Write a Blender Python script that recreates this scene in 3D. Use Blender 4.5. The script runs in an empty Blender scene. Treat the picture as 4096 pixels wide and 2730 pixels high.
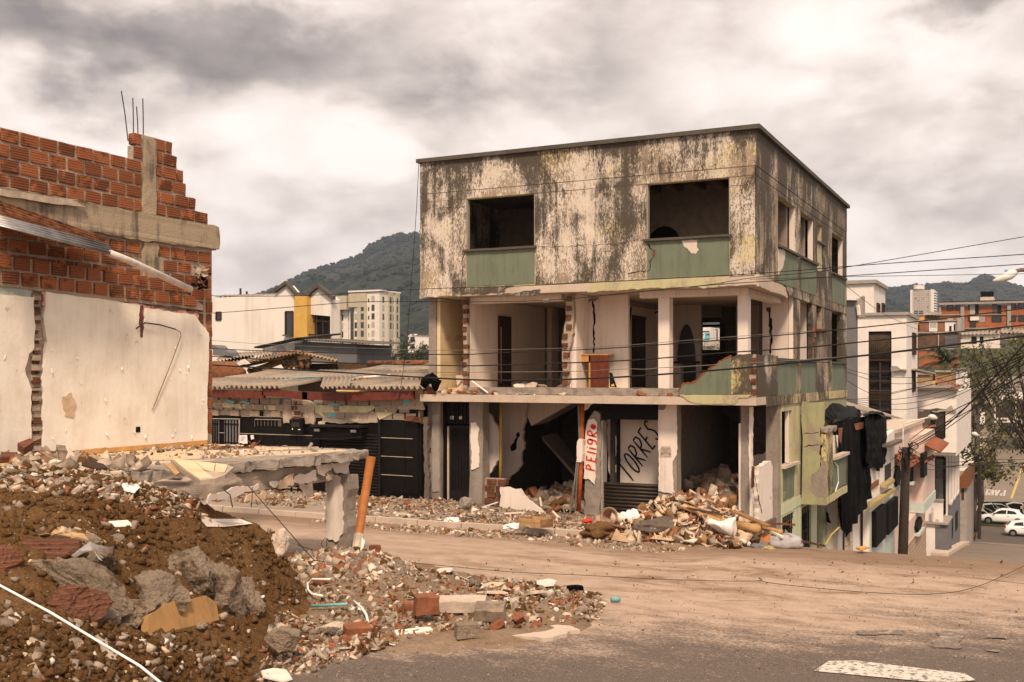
import bpy,bmesh,math,random
import numpy as np
from mathutils import Vector,Matrix,Euler,noise
from mathutils.geometry import tessellate_polygon
R_ = math.radians
random.seed(7)
RU,RR = random.uniform,random.random
rng = np.random.default_rng(11)
S = bpy.context.scene
COL = S.collection
# ---------------------------------------------------------------- camera
CAM = Vector((5.77,-24.35,3.35)); YAW = R_(26.2); FPX = 4271.0; HORIZON = 1500.0
cd = bpy.data.cameras.new('camera'); cam = bpy.data.objects.new('camera',cd); COL.objects.link(cam)
cam.location = CAM; cam.rotation_euler = (R_(90),0,YAW)
cd.sensor_width = 36; cd.lens = FPX / 4096 * 36; cd.shift_y = (HORIZON - 1365) / 4096
cd.clip_start = 0.1; cd.clip_end = 20000
S.camera = cam
# ---------------------------------------------------------------- exposure,sky,sun
S.view_settings.view_transform = 'Standard'; S.view_settings.look = 'None'
S.view_settings.gamma = 1; S.view_settings.use_curve_mapping = False
S.view_settings.exposure = 1.22
HAZE_DENSITY = 0.00015
SUN_EL,SUN_AZ = R_(50),R_(152)          # azimuth from +Y clockwise,i.e. behind the camera and to its right
sd = bpy.data.lights.new('sun','SUN'); sun = bpy.data.objects.new('sun',sd); COL.objects.link(sun)
sd.energy = 1.9; sd.angle = R_(10); sd.color = (1.0,0.80,0.61)
sv = Vector((math.sin(SUN_AZ) * math.cos(SUN_EL),math.cos(SUN_AZ) * math.cos(SUN_EL),math.sin(SUN_EL)))
sun.rotation_euler = sv.to_track_quat('Z','Y').to_euler()
W = bpy.data.worlds.new('World'); S.world = W; W.use_nodes = True
wt = W.node_tree; wt.nodes.clear()
class G:
 """small helper that writes shader nodes"""
 def __init__(s,tree): s.t = tree; s.N = tree.nodes; s.L = tree.links
 def n(s,typ,**kw):
  x = s.N.new(typ)
  for k,v in kw.items(): setattr(x,k,v)
  return x
 def set(s,sock,v):
  if isinstance(v,bpy.types.NodeSocket): s.L.new(v,sock)
  elif isinstance(v,(tuple,list)) and len(v) == 3 and sock.type == 'RGBA': sock.default_value = (*v,1)
  else: sock.default_value = v
 def pos(s,scale=(1,1,1),kind='world',off=(0,0,0)):
  if kind == 'world': v = s.n('ShaderNodeNewGeometry').outputs['Position']
  else: v = s.n('ShaderNodeTexCoord').outputs['Object']
  m = s.n('ShaderNodeMapping'); s.L.new(v,m.inputs[0]); m.inputs['Scale'].default_value = scale; m.inputs['Location'].default_value = off
  return m.outputs[0]
 def noise(s,vec,scale=1,detail=4,rough=.55,dist=0,out='Fac'):
  x = s.n('ShaderNodeTexNoise'); s.L.new(vec,x.inputs['Vector'])
  x.inputs['Scale'].default_value = scale; x.inputs['Detail'].default_value = detail
  x.inputs['Roughness'].default_value = rough; x.inputs['Distortion'].default_value = dist
  return x.outputs[out]
 def vor(s,vec,scale=1,feature='F1',out='Distance',rand=1):
  x = s.n('ShaderNodeTexVoronoi',feature=feature); s.L.new(vec,x.inputs['Vector'])
  x.inputs['Scale'].default_value = scale; x.inputs['Randomness'].default_value = rand
  return x.outputs[out]
 def ramp(s,fac,pts,interp='LINEAR'):
  x = s.n('ShaderNodeValToRGB'); s.set(x.inputs[0],fac); e = x.color_ramp; e.interpolation = interp
  while len(e.elements) < len(pts): e.elements.new(.5)
  for el,(p,c) in zip(e.elements,pts):
   el.position = p; el.color = (c,c,c,1) if not isinstance(c,(tuple,list)) else (*c,1)
  return x.outputs[0]
 def mix(s,fac,a,b,mode='MIX'):
  x = s.n('ShaderNodeMix',data_type='RGBA',blend_type=mode)
  s.set(x.inputs[0],fac); s.set(x.inputs[6],a); s.set(x.inputs[7],b); return x.outputs[2]
 def m(s,op,a,b=0.0,c=0.0,clamp=False):
  x = s.n('ShaderNodeMath',operation=op,use_clamp=clamp)
  s.set(x.inputs[0],a); s.set(x.inputs[1],b); s.set(x.inputs[2],c); return x.outputs[0]
 def xyz(s,vec):
  x = s.n('ShaderNodeSeparateXYZ'); s.L.new(vec,x.inputs[0]); return x.outputs
 def step(s,v,lo,hi):
  x = s.n('ShaderNodeMapRange',interpolation_type='SMOOTHSTEP'); s.set(x.inputs[0],v)
  x.inputs[1].default_value = lo; x.inputs[2].default_value = hi; return x.outputs[0]
 def rnd(s): return s.n('ShaderNodeObjectInfo').outputs['Random']
def build_sky():
 g = G(wt)
 d = g.n('ShaderNodeTexCoord').outputs['Generated']
 x,y,z = g.xyz(d)
 sky = g.n('ShaderNodeTexSky',sky_type='NISHITA',sun_disc=False)
 sky.sun_elevation = SUN_EL; sky.sun_rotation = SUN_AZ; sky.altitude = 1400; sky.air_density = 1.0; sky.dust_density = 2.0
 zz = g.m('MAXIMUM',z,0.0)
 mp = g.n('ShaderNodeMapping'); g.L.new(d,mp.inputs[0]); mp.inputs['Scale'].default_value = (4,4,7.5); mp.inputs['Location'].default_value = (.7,.2,.4)
 p = mp.outputs[0]
 big = g.noise(p,0.8,3,.5,.3)
 mid = g.noise(p,2.0,7,.55,.35)
 fine = g.noise(p,6.0,8,.58,.25)
 wv = g.n('ShaderNodeVectorMath',operation='ADD'); g.L.new(p,wv.inputs[0]); sc_ = g.n('ShaderNodeVectorMath',operation='SCALE'); g.L.new(g.noise(p,3.0,5,.6,0,'Color'),sc_.inputs[0]); sc_.inputs['Scale'].default_value = .55; g.L.new(sc_.outputs[0],wv.inputs[1])
 puff = g.n('ShaderNodeTexVoronoi',feature='SMOOTH_F1'); g.L.new(wv.outputs[0],puff.inputs['Vector']); puff.inputs['Scale'].default_value = 2.1; puff.inputs['Smoothness'].default_value = .35
 dens = g.m('ADD',g.m('MULTIPLY',big,.50),g.m('ADD',g.m('MULTIPLY',mid,.50),g.m('MULTIPLY',fine,.14)))
 dens = g.m('ADD',dens,g.m('MULTIPLY',g.m('SUBTRACT',puff.outputs['Distance'],.33),.30))   # about .35 .. .95
 az = g.m('ARCTAN2',x,y); el = z
 wob = g.m('SUBTRACT',mid,.5); wob2 = g.m('SUBTRACT',g.noise(p,2.3,5,.55,0),.5)
 az = g.m('ADD',az,g.m('MULTIPLY',wob,.20)); el = g.m('ADD',el,g.m('MULTIPLY',wob2,.13))
 for px,py,wx,wy,a in BANKS:
  u = (px - 2048) / FPX; v = (HORIZON - py) / FPX
  a0 = math.atan(u) - YAW; e0 = v / math.sqrt(1 + u * u + v * v)
  q = g.m('ADD',g.m('POWER',g.m('DIVIDE',g.m('SUBTRACT',az,a0),wx / FPX),2.0),g.m('POWER',g.m('DIVIDE',g.m('SUBTRACT',el,e0),wy / FPX),2.0))
  dens = g.m('ADD',dens,g.m('MULTIPLY',g.m('EXPONENT',g.m('MULTIPLY',q,-1.0)),a))
 cloud = g.ramp(dens,[(.48,(9.8,8.8,8.1)),(.58,(8.9,7.85,7.2)),(.70,(6.9,5.9,5.35)),(.85,(3.9,3.3,3.05)),(1.0,(2.2,1.9,1.85))])
 cover = g.step(dens,.16,.26)
 c = g.mix(cover,sky.outputs[0],cloud)
 c = g.mix(g.step(z,-.05,.0),(2.0,1.6,1.25),c)
 bg = g.n('ShaderNodeBackground'); g.L.new(c,bg.inputs[0]); bg.inputs[1].default_value = 0.055
 o = g.n('ShaderNodeOutputWorld'); g.L.new(bg.outputs[0],o.inputs[0])
BANKS = [(250,180,1000,170,.36),(1150,110,420,80,.12),(2150,330,420,130,.16),(1450,760,420,110,.14),(3600,800,420,130,.10),
  (3900,20,420,60,.22),(1080,420,420,130,-.14),(420,560,700,70,-.10),(1500,330,300,200,-.04),(3700,420,420,220,-.10),(3000,330,500,200,-.05),(2750,100,500,90,.02)]
build_sky()
# ---------------------------------------------------------------- helpers
def ray(px,py):
 s = (px - 2048) / FPX; t = (HORIZON - py) / FPX
 return Vector((-math.sin(YAW) + math.cos(YAW) * s,math.cos(YAW) + math.sin(YAW) * s,t))
def AT(px,py,D): return CAM + ray(px,py) * D
def ON(ax,px,py,v):
 d = ray(px,py); return CAM + d * ((v - CAM[ax]) / d[ax])
def X(px,py,x0): return ON(0,px,py,x0)      # world point of a measured picture point on the plane x = x0
def Y(px,py,y0): return ON(1,px,py,y0)
def Z(px,py,z0): return ON(2,px,py,z0)
def yz(px,py,x0): p = X(px,py,x0); return (p.y,p.z)
def xz(px,py,y0): p = Y(px,py,y0); return (p.x,p.z)
def xy(px,py,z0): p = Z(px,py,z0); return (p.x,p.y)
def link(o,parent=None):
 COL.objects.link(o)
 if parent is not None:
  o.parent = parent; o.matrix_parent_inverse = Matrix.Translation(-ROOTLOC.get(parent.name,Vector((0,0,0))))
 return o
ROOTLOC = {}
def thing(name,label,cat,loc=(0,0,0),group=None):
 o = bpy.data.objects.new(name,None); COL.objects.link(o); o.location = loc; o.empty_display_size = .2
 ROOTLOC[o.name] = Vector(loc); o['label'] = label; o['category'] = cat
 if group: o['group'] = group
 return o
def tag(o,label,cat,group=None):
 o['label'] = label; o['category'] = cat
 if group: o['group'] = group
 return o
def me_from(name,V,F,mat,mats=None,fm=None,smooth=False):
 me = bpy.data.meshes.new(name); me.from_pydata([tuple(v) for v in V],[],F); me.update()
 for m_ in (mats or [mat]): me.materials.append(m_)
 if fm is not None: me.polygons.foreach_set('material_index',fm)
 if smooth: me.polygons.foreach_set('use_smooth',[True] * len(me.polygons))
 return me
def obj(name,V,F,mat,parent=None,smooth=False,label=None,kind=None,mats=None,fm=None):
 o = bpy.data.objects.new(name,me_from(name,V,F,mat,mats,fm,smooth)); link(o,parent)
 if label: o['label'] = label
 if kind: o['kind'] = kind
 return o
class MB:
 """collects shapes and links them as one mesh object"""
 def __init__(s): s.V = []; s.F = []; s.M = []; s.mi = 0
 def add(s,V,F):
  k = len(s.V); s.V += [tuple(v) for v in V]; s.F += [tuple(i + k for i in f) for f in F]; s.M += [s.mi] * len(F); return s
 def box(s,a,b):
  (x0,y0,z0),(x1,y1,z1) = a,b
  x0,x1 = sorted((x0,x1)); y0,y1 = sorted((y0,y1)); z0,z1 = sorted((z0,z1))
  return s.add([(x0,y0,z0),(x1,y0,z0),(x1,y1,z0),(x0,y1,z0),(x0,y0,z1),(x1,y0,z1),(x1,y1,z1),(x0,y1,z1)],
     [(0,3,2,1),(4,5,6,7),(0,1,5,4),(1,2,6,5),(2,3,7,6),(3,0,4,7)])
 def bar(s,p,q,w,h=None,up=(0,0,1)):
  p,q = Vector(p),Vector(q); h = h or w; d = (q - p).normalized(); u = Vector(up)
  if abs(d.dot(u)) > .95: u = Vector((1,0,0))
  a = d.cross(u).normalized() * w / 2; b = a.cross(d).normalized() * h / 2
  V = [p - a - b,p + a - b,p + a + b,p - a + b,q - a - b,q + a - b,q + a + b,q - a + b]
  return s.add(V,[(0,1,2,3),(7,6,5,4),(0,4,5,1),(1,5,6,2),(2,6,7,3),(3,7,4,0)])
 def tube(s,pts,r,n=6,cap=True):
  pts = [Vector(p) for p in pts]; k = len(pts); V = []; F = []
  rs = r if isinstance(r,(list,tuple)) else [r] * k
  pa = None
  for i,p in enumerate(pts):
   d = (pts[min(i + 1,k - 1)] - pts[max(i - 1,0)]).normalized()
   if pa is None:
    pa = d.orthogonal().normalized()
   else:
    pa = (pa - d * pa.dot(d)); pa = pa.normalized() if pa.length > 1e-6 else d.orthogonal().normalized()
   b = d.cross(pa)
   for j in range(n):
    t = 2 * math.pi * j / n; V.append(p + (pa * math.cos(t) + b * math.sin(t)) * rs[i])
  for i in range(k - 1):
   for j in range(n):
    F.append((i * n + j,i * n + (j + 1) % n,(i + 1) * n + (j + 1) % n,(i + 1) * n + j))
  if cap: F += [tuple(reversed(range(n))),tuple((k - 1) * n + j for j in range(n))]
  return s.add(V,F)
 def ext(s,plane,c,outer,holes=(),th=.15):
  """flat outline (with holes) in the plane x=c, y=c or z=c, given depth th behind its visible face"""
  loops = [list(outer)] + [list(h) for h in holes]
  tri = tessellate_polygon([[Vector((p[0],p[1],0)) for p in l] for l in loops])
  flat = [p for l in loops for p in l]; n = len(flat)
  def P(p,k):
   if plane == 'y': return (p[0],c + k,p[1])
   if plane == '-y': return (p[0],c - k,p[1])
   if plane == 'x': return (c - k,p[0],p[1])
   if plane == '-x': return (c + k,p[0],p[1])
   return (p[0],p[1],c - k)
  V = [P(p,0) for p in flat] + [P(p,th) for p in flat]; F = []
  for t in tri:
   a,b,d_ = t
   if a == b or b == d_ or a == d_: continue
   F.append((a,b,d_)); F.append((d_ + n,b + n,a + n))
  k = 0
  for l in loops:
   m_ = len(l)
   for i in range(m_): F.append((k + i,k + (i + 1) % m_,k + (i + 1) % m_ + n,k + i + n))
   k += m_
  return s.add(V,F)
 def build(s,name,mat,parent=None,smooth=False,label=None,kind=None,mats=None,fix=True):
  o = obj(name,s.V,s.F,mat,parent,smooth,label,kind,mats,s.M if mats else None)
  if fix:
   bm = bmesh.new(); bm.from_mesh(o.data); bmesh.ops.recalc_face_normals(bm,faces=bm.faces); bm.to_mesh(o.data); bm.free()
  return o
def box(name,a,b,mat,parent=None,label=None): return MB().box(a,b).build(name,mat,parent,label=label,fix=False)
def rect(a0,b0,a1,b1): return [(a0,b0),(a1,b0),(a1,b1),(a0,b1)]
def rag(pts,amp=.03,step=.12,seed=0,closed=True,keep=()):
 """breaks the straight sides of an outline into ragged ones; sides listed in keep stay straight"""
 r = random.Random(seed); out = []; n = len(pts)
 for i in range(n if closed else n - 1):
  p,q = pts[i],pts[(i + 1) % n]; out.append(tuple(p))
  if i in keep: continue
  L = math.hypot(q[0] - p[0],q[1] - p[1]); k = int(L / step)
  if k < 1: continue
  nx,ny = -(q[1] - p[1]) / L,(q[0] - p[0]) / L
  for j in range(1,k + 1):
   t = j / (k + 1); o = r.uniform(-amp,amp) + amp * .8 * math.sin(t * 7 + seed)
   out.append((p[0] + (q[0] - p[0]) * t + nx * o,p[1] + (q[1] - p[1]) * t + ny * o))
 if not closed: out.append(tuple(pts[-1]))
 return out
def roughen(o,amp,scale=3.0,cuts=0,only=None):
 """subdivides a mesh and pushes its points about, for broken concrete and earth"""
 bm = bmesh.new(); bm.from_mesh(o.data)
 if cuts:
  bmesh.ops.triangulate(bm,faces=[f for f in bm.faces if len(f.verts) > 4])
  bmesh.ops.subdivide_edges(bm,edges=[e for e in bm.edges if e.calc_length() > .12],cuts=cuts,use_grid_fill=True)
 for v in bm.verts:
  q = v.co * scale
  v.co += Vector((noise.noise(q),noise.noise(q + Vector((31,7,3))),noise.noise(q + Vector((5,17,53))))) * amp
 bm.to_mesh(o.data); bm.free(); return o
def copy_tree(o,parent=None):
 c = o.copy(); COL.objects.link(c)
 if parent: c.parent = parent; c.matrix_parent_inverse = o.matrix_parent_inverse
 for ch in o.children: copy_tree(ch,c)
 return c
# ---------------------------------------------------------------- materials
class MTS(dict):
 __getattr__ = dict.__getitem__
MT = MTS()
def mat(name,fn=None,col=(.5,.5,.5),rough=.9,metal=0,bump=None,bs=.5,bd=.02,spec=.3):
 m_ = bpy.data.materials.new(name); m_.use_nodes = True; t = m_.node_tree; t.nodes.clear(); g = G(t)
 b = g.n('ShaderNodeBsdfPrincipled'); o = g.n('ShaderNodeOutputMaterial'); g.L.new(b.outputs[0],o.inputs[0])
 b.inputs['Roughness'].default_value = rough; b.inputs['Metallic'].default_value = metal; b.inputs['Specular IOR Level'].default_value = spec
 h = None
 if fn:
  r = fn(g)
  c,h = r if isinstance(r,tuple) and len(r) == 2 else (r,None)
  if isinstance(c,dict):
   g.set(b.inputs['Roughness'],c['rough']); c = c['col']
  g.set(b.inputs['Base Color'],c)
 else: g.set(b.inputs['Base Color'],col)
 if h is not None:
  bp = g.n('ShaderNodeBump'); bp.inputs['Strength'].default_value = bs; bp.inputs['Distance'].default_value = bd
  g.L.new(h,bp.inputs['Height']); g.L.new(bp.outputs[0],b.inputs['Normal'])
 MT[name] = m_; return m_
def simple(name,c,rough=.85,var=.25,scale=6,metal=0,spec=.3,kind='world'):
 """one paint or plastic with gentle wear"""
 def f(g):
  p = g.pos(kind=kind); a = g.noise(p,scale,5,.6); b = g.noise(p,scale * 9,3,.6)
  k = g.m('ADD',g.m('MULTIPLY',a,.7),g.m('MULTIPLY',b,.3))
  return g.mix(g.step(k,.3,.7),tuple(v * (1 - var) for v in c),tuple(min(1,v * (1 + var * .6)) for v in c)),b
 return mat(name,f,rough=rough,metal=metal,bs=.15,bd=.01,spec=spec)
def facade(dark,paint):
 """weathered plaster: flaking cream paint over grey-brown render, black mould in vertical streaks, remains of yellow-green paint"""
 def f(g):
  big = g.noise(g.pos((.55,.55,.42)),1.0,4,.55,.4)
  med = g.noise(g.pos((2.2,2.2,.9)),1.0,5,.6,.3)
  flake = g.noise(g.pos((23,23,9)),1.0,6,.72,.5)
  fleck = g.noise(g.pos((60,60,18)),1.0,3,.6)
  streak = g.noise(g.pos((5.5,5.5,.45)),1.0,6,.65,.2)
  x,y,z = g.xyz(g.n('ShaderNodeNewGeometry').outputs['Position'])
  wear = g.m('ADD',g.m('ADD',g.m('MULTIPLY',big,.80),g.m('MULTIPLY',med,.50)),g.m('MULTIPLY',flake,1.0))
  wear = g.m('ADD',wear,g.m('MULTIPLY',fleck,.5))
  wear = g.m('SUBTRACT',wear,1.437 - dark)
  base = g.ramp(g.noise(g.pos((1.3,1.3,1.3)),1,4,.6),[(.3,(.25,.185,.13)),(.7,(.36,.275,.20))])
  cream = g.ramp(g.noise(g.pos((3,3,2)),1,4,.6),[(.3,(.50,.425,.345)),(.7,(.66,.575,.48))])
  ym = g.step(g.noise(g.pos((.33,.33,.8),off=(3.3,1,0)),1,4,.6,.3),.56 - paint,.68 - paint)
  cream = g.mix(ym,cream,(.56,.46,.22))
  c = g.mix(g.step(wear,-.045,.03),cream,base)
  mould = g.m('ADD',g.m('ADD',g.m('MULTIPLY',g.noise(g.pos((.8,.8,.62),off=(9,2,4)),1,5,.62,.5),1.25),g.m('MULTIPLY',streak,.60)),g.m('MULTIPLY',flake,.38))
  top = g.m('MULTIPLY',g.step(z,8.5,8.97),.13)
  mould = g.m('ADD',mould,top)
  k = g.step(g.m('ADD',mould,g.m('MULTIPLY',g.m('SUBTRACT',fleck,.5),.35)),1.03 - dark,1.27 - dark)
  c = g.mix(g.m('MULTIPLY',k,.93),c,(.062,.050,.038))
  k2 = g.step(g.m('ADD',mould,g.m('MULTIPLY',fleck,.5)),1.36 - dark,1.56 - dark)
  c = g.mix(g.m('MULTIPLY',k2,.55),c,(.07,.055,.04))
  h = g.m('SUBTRACT',g.m('MULTIPLY',flake,.6),g.step(wear,-.03,.03))
  return c,h
 return f
mat('weathered_plaster',facade(.0,.0),bs=.5,bd=.012)
mat('mouldy_yellow',facade(.02,.9),bs=.5,bd=.012)
mat('mouldy_plaster',facade(.11,.05),bs=.5,bd=.012)
def paintcoat(c,dirt=.2,sc=1.0,under=(.36,.28,.22),peel=.0,streak=.5):
 def f(g):
  a = g.noise(g.pos((2 * sc,2 * sc,1.2 * sc)),1,5,.6,.3); s_ = g.noise(g.pos((8,8,.8)),1,5,.65); fl = g.noise(g.pos((20,20,12)),1,5,.7)
  k = g.m('ADD',g.m('MULTIPLY',a,.6),g.m('MULTIPLY',s_,.4 * streak / .5))
  cc = g.mix(g.step(k,.35,.75),tuple(v * 1.05 for v in c),tuple(v * (1 - dirt) for v in c))
  cc = g.mix(g.m('MULTIPLY',g.step(g.m('ADD',s_,g.m('MULTIPLY',fl,.4)),.74,.95),dirt * 2.2,clamp=True),cc,(.10,.08,.06))
  if peel:
   pk = g.step(g.m('ADD',g.m('MULTIPLY',a,.8),g.m('MULTIPLY',fl,.45)),.70 - peel,.72 - peel); cc = g.mix(pk,cc,under)
  return cc,g.noise(g.pos((30,30,6)),1,3,.6)
 return f
mat('green_paint',paintcoat((.150,.172,.118),.30,peel=.0),bs=.35,bd=.006,rough=.8)
mat('yellow_paint',paintcoat((.45,.405,.225),.2,peel=.02),bs=.35,bd=.006)
mat('pale_green_paint',paintcoat((.50,.52,.35),.14),bs=.3,bd=.006)
mat('olive_plaster',paintcoat((.33,.32,.18),.25,peel=.05,under=(.30,.24,.18)),bs=.5,bd=.012)
mat('room_paint',paintcoat((.60,.50,.43),.10),bs=.25,bd=.006)
mat('room_white',paintcoat((.72,.62,.54),.10),bs=.25,bd=.006)
mat('kitchen_tile',lambda g: (g.mix(g.step(g.noise(g.pos((2,2,2)),1,3),.3,.7),(.62,.47,.27),(.70,.56,.35)),) + (None,),rough=.35)
def concrete(c,k=.35,sc=1.0):
 def f(g):
  a = g.noise(g.pos((1.5 * sc,) * 3),1,6,.62,.3); b = g.noise(g.pos((14 * sc,) * 3),1,5,.65); s_ = g.noise(g.pos((6,6,.7)),1,4,.6)
  v = g.m('ADD',g.m('ADD',g.m('MULTIPLY',a,.5),g.m('MULTIPLY',b,.3)),g.m('MULTIPLY',s_,.2))
  cc = g.ramp(v,[(.32,tuple(q * (1 - k) for q in c)),(.5,c),(.68,tuple(q * (1 + k * .6) for q in c))])
  cc = g.mix(g.m('MULTIPLY',g.step(g.vor(g.pos((38 * sc,) * 3),1),.30,.05),.4),cc,tuple(q * .45 for q in c))
  return cc,g.m('ADD',b,g.m('MULTIPLY',g.noise(g.pos((60 * sc,) * 3),1,3,.6),.4))
 return f
mat('concrete',concrete((.40,.315,.245)),bs=.6,bd=.015)
mat('pale_concrete',concrete((.50,.40,.315),.28),bs=.6,bd=.015)
mat('grey_concrete',concrete((.27,.225,.185),.4),bs=.7,bd=.02)
mat('dark_concrete',concrete((.13,.105,.085),.45),bs=.6,bd=.015)
mat('mortar',concrete((.40,.31,.235),.5,1.6),bs=.9,bd=.03)
mat('beam_concrete',lambda g: (lambda s_,a,b: (g.mix(g.step(g.m('ADD',g.m('MULTIPLY',s_,.6),g.m('MULTIPLY',a,.5)),.50,.68),(.36,.28,.19),(.115,.092,.068)),b))(g.noise(g.pos((5,5,.6)),1,5,.65),g.noise(g.pos((1.2,1.2,1.6)),1,5,.6,.4),g.noise(g.pos((22,22,22)),1,5,.6)),bs=.7,bd=.015)
mat('coping_stone',concrete((.085,.072,.058),.5),bs=.6,bd=.015)
def brickf(lo,hi):
 def f(g):
  r = g.rnd(); p = g.pos((1,1,1)); a = g.noise(p,5,4,.6,.2); b = g.noise(p,40,3,.6)
  ln = g.m('SINE',g.m('MULTIPLY',g.xyz(p)[2],150.0))
  c = g.mix(r,lo,hi)
  c = g.mix(g.m('MULTIPLY',g.step(g.m('ADD',a,g.m('MULTIPLY',g.m('SUBTRACT',r,.5),.45)),.50,.70),.8),c,tuple(v * .28 for v in lo))
  c = g.mix(g.m('MULTIPLY',g.step(ln,.45,1.0),.28),c,tuple(min(1,v * 1.6) for v in hi))
  c = g.mix(g.m('MULTIPLY',g.step(b,.60,.75),.35),c,(.42,.32,.25))
  return c,g.m('ADD',g.m('MULTIPLY',ln,.4),b)
 return f
mat('clay_brick',brickf((.13,.040,.016),(.36,.118,.042)),bs=.5,bd=.01)
mat('dirty_brick',brickf((.085,.034,.018),(.18,.065,.033)),bs=.5,bd=.01)
mat('peeling_white',lambda g: (lambda a,fl,b: (g.mix(g.step(g.m('ADD',g.m('MULTIPLY',a,.55),g.m('MULTIPLY',fl,.6)),.715,.73),g.mix(g.step(g.m('ADD',g.m('MULTIPLY',a,.6),g.m('MULTIPLY',g.noise(g.pos((5,5,.7)),1,5,.65),.4)),.38,.68),(.82,.745,.645),(.68,.59,.48)),(.52,.43,.36)),g.m('ADD',fl,g.m('MULTIPLY',b,.3))))(g.noise(g.pos((1.6,1.6,1.6)),1,5,.6),g.noise(g.pos((9,9,7)),1,4,.65,.8),g.noise(g.pos((60,60,60)),1,2)),bs=.35,bd=.02)
simple('paint_flake',(.80,.72,.62),var=.12)
simple('grey_paint_patch',(.36,.37,.33),var=.3)
mat('pink_plaster',paintcoat((.55,.29,.23),.2,2.5,peel=.05,under=(.30,.10,.06)),bs=.4,bd=.01)
def earth(c1,c2,c3):
 def f(g):
  a = g.noise(g.pos((1.1,) * 3),1,6,.62,.4); b = g.noise(g.pos((9,) * 3),1,6,.68); c = g.noise(g.pos((45,) * 3),1,4,.65)
  v = g.m('ADD',g.m('ADD',g.m('MULTIPLY',a,.4),g.m('MULTIPLY',b,.35)),g.m('MULTIPLY',c,.3))
  cc = g.ramp(v,[(.36,c1),(.52,c2),(.68,c3)])
  st = g.vor(g.pos((26,) * 3),1); sc = g.vor(g.pos((26,) * 3),1,out='Color')
  cc = g.mix(g.m('MULTIPLY',g.step(st,.22,.14),g.step(g.xyz(sc)[0],.72,.76)),cc,(.40,.31,.23))
  return cc,g.m('ADD',b,g.m('MULTIPLY',c,.6))
 return f
mat('dirt',earth((.058,.028,.011),(.145,.074,.028),(.24,.138,.066)),bs=1.0,bd=.06,rough=.97,spec=.1)
def road(g):
 x,y,z = g.xyz(g.n('ShaderNodeNewGeometry').outputs['Position'])
 a = g.noise(g.pos((.25,.45,.3)),1,6,.6,.5); b = g.noise(g.pos((1.6,2.4,1)),1,6,.65,.3); ag = g.noise(g.pos((55,) * 3),1,3,.6); gr = g.vor(g.pos((60,) * 3),1)
 asph = g.ramp(ag,[(.35,(.070,.054,.045)),(.65,(.165,.128,.105))])
 asph = g.mix(g.m('MULTIPLY',g.step(g.noise(g.pos((11,11,11)),1,5,.7),.56,.70),.5),asph,(.30,.23,.175))
 dust = g.ramp(g.m('ADD',g.m('MULTIPLY',b,.6),g.m('MULTIPLY',ag,.4)),[(.33,(.28,.198,.145)),(.5,(.38,.278,.208)),(.7,(.47,.355,.272))])
 ln = g.m('SUBTRACT',y,g.m('MULTIPLY',x,.60))
 tyre = g.noise(g.pos((.22,2.6,1),off=(1,3,0)),1,5,.6,.9)
 cov = g.m('ADD',g.step(ln,-15.4,-9.4),g.m('MULTIPLY',g.m('SUBTRACT',b,.5),1.1))
 cov = g.m('ADD',cov,g.m('MULTIPLY',g.m('SUBTRACT',a,.5),.9))
 cov = g.m('ADD',cov,g.m('MULTIPLY',g.m('SUBTRACT',tyre,.5),.6))
 cov = g.m('ADD',cov,g.m('MULTIPLY',g.m('SUBTRACT',g.noise(g.pos((20,) * 3),1,5,.7),.5),1.7))
 c = g.mix(g.step(cov,.22,.95),asph,dust)
 brown = g.noise(g.pos((.5,1.5,1),off=(4,1,0)),1,6,.68,.8)
 band = g.m('MULTIPLY',g.step(ln,-12.5,-10.5),g.step(ln,-2.0,-7.0))
 c = g.mix(g.m('MULTIPLY',g.m('MULTIPLY',g.step(brown,.50,.64),band),.72),c,(.17,.098,.052))
 c = g.mix(g.m('MULTIPLY',g.step(g.m('ADD',y,g.m('MULTIPLY',brown,2.0)),-4.6,-2.6),.75),c,(.17,.105,.062))
 c = g.mix(g.m('MULTIPLY',g.step(g.noise(g.pos((90,) * 3),1,2),.66,.72),.25),c,(.50,.40,.31))
 return c,g.m('ADD',g.m('MULTIPLY',ag,.8),g.m('MULTIPLY',b,.5))
mat('dusty_road',road,bs=.45,bd=.012,rough=.95,spec=.15)
mat('asphalt',lambda g: (g.mix(g.m('MULTIPLY',g.step(g.noise(g.pos((8,8,8)),1,5,.7),.5,.72),.5),g.ramp(g.noise(g.pos((55,) * 3),1,3,.6),[(.35,(.050,.041,.036)),(.65,(.125,.100,.084))]),(.22,.17,.13)),g.noise(g.pos((50,) * 3),1,3,.6)),bs=.5,bd=.012,rough=.93,spec=.2)
mat('street_concrete',concrete((.20,.155,.118),.25,.5),bs=.3,bd=.01)
mat('worn_paint',lambda g: g.mix(g.step(g.noise(g.pos((9,9,9)),1,6,.75),.36,.50),(.36,.29,.23),(.16,.125,.10)))
mat('road_paint',lambda g: g.mix(g.step(g.noise(g.pos((14,14,14)),1,5,.7),.48,.60),(.56,.50,.43),(.16,.13,.105)))
simple('faded_yellow_paint',(.50,.36,.10),var=.3)
mat('sidewalk_concrete',concrete((.30,.235,.18),.4),bs=.6,bd=.02)
mat('rubble_dust',earth((.13,.085,.052),(.24,.165,.11),(.36,.26,.185)),bs=1,bd=.04,rough=.97,spec=.1)
simple('chalk_plaster',(.47,.375,.285),var=.35,kind='obj'); simple('white_shard',(.64,.56,.47),var=.2,kind='obj'); simple('tile_shard',(.58,.42,.28),var=.3,kind='obj')
simple('clay_shard',(.24,.088,.042),var=.4,kind='obj'); simple('stone',(.23,.172,.122),var=.5,kind='obj'); simple('dark_clod',(.075,.042,.019),var=.4,kind='obj')
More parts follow.
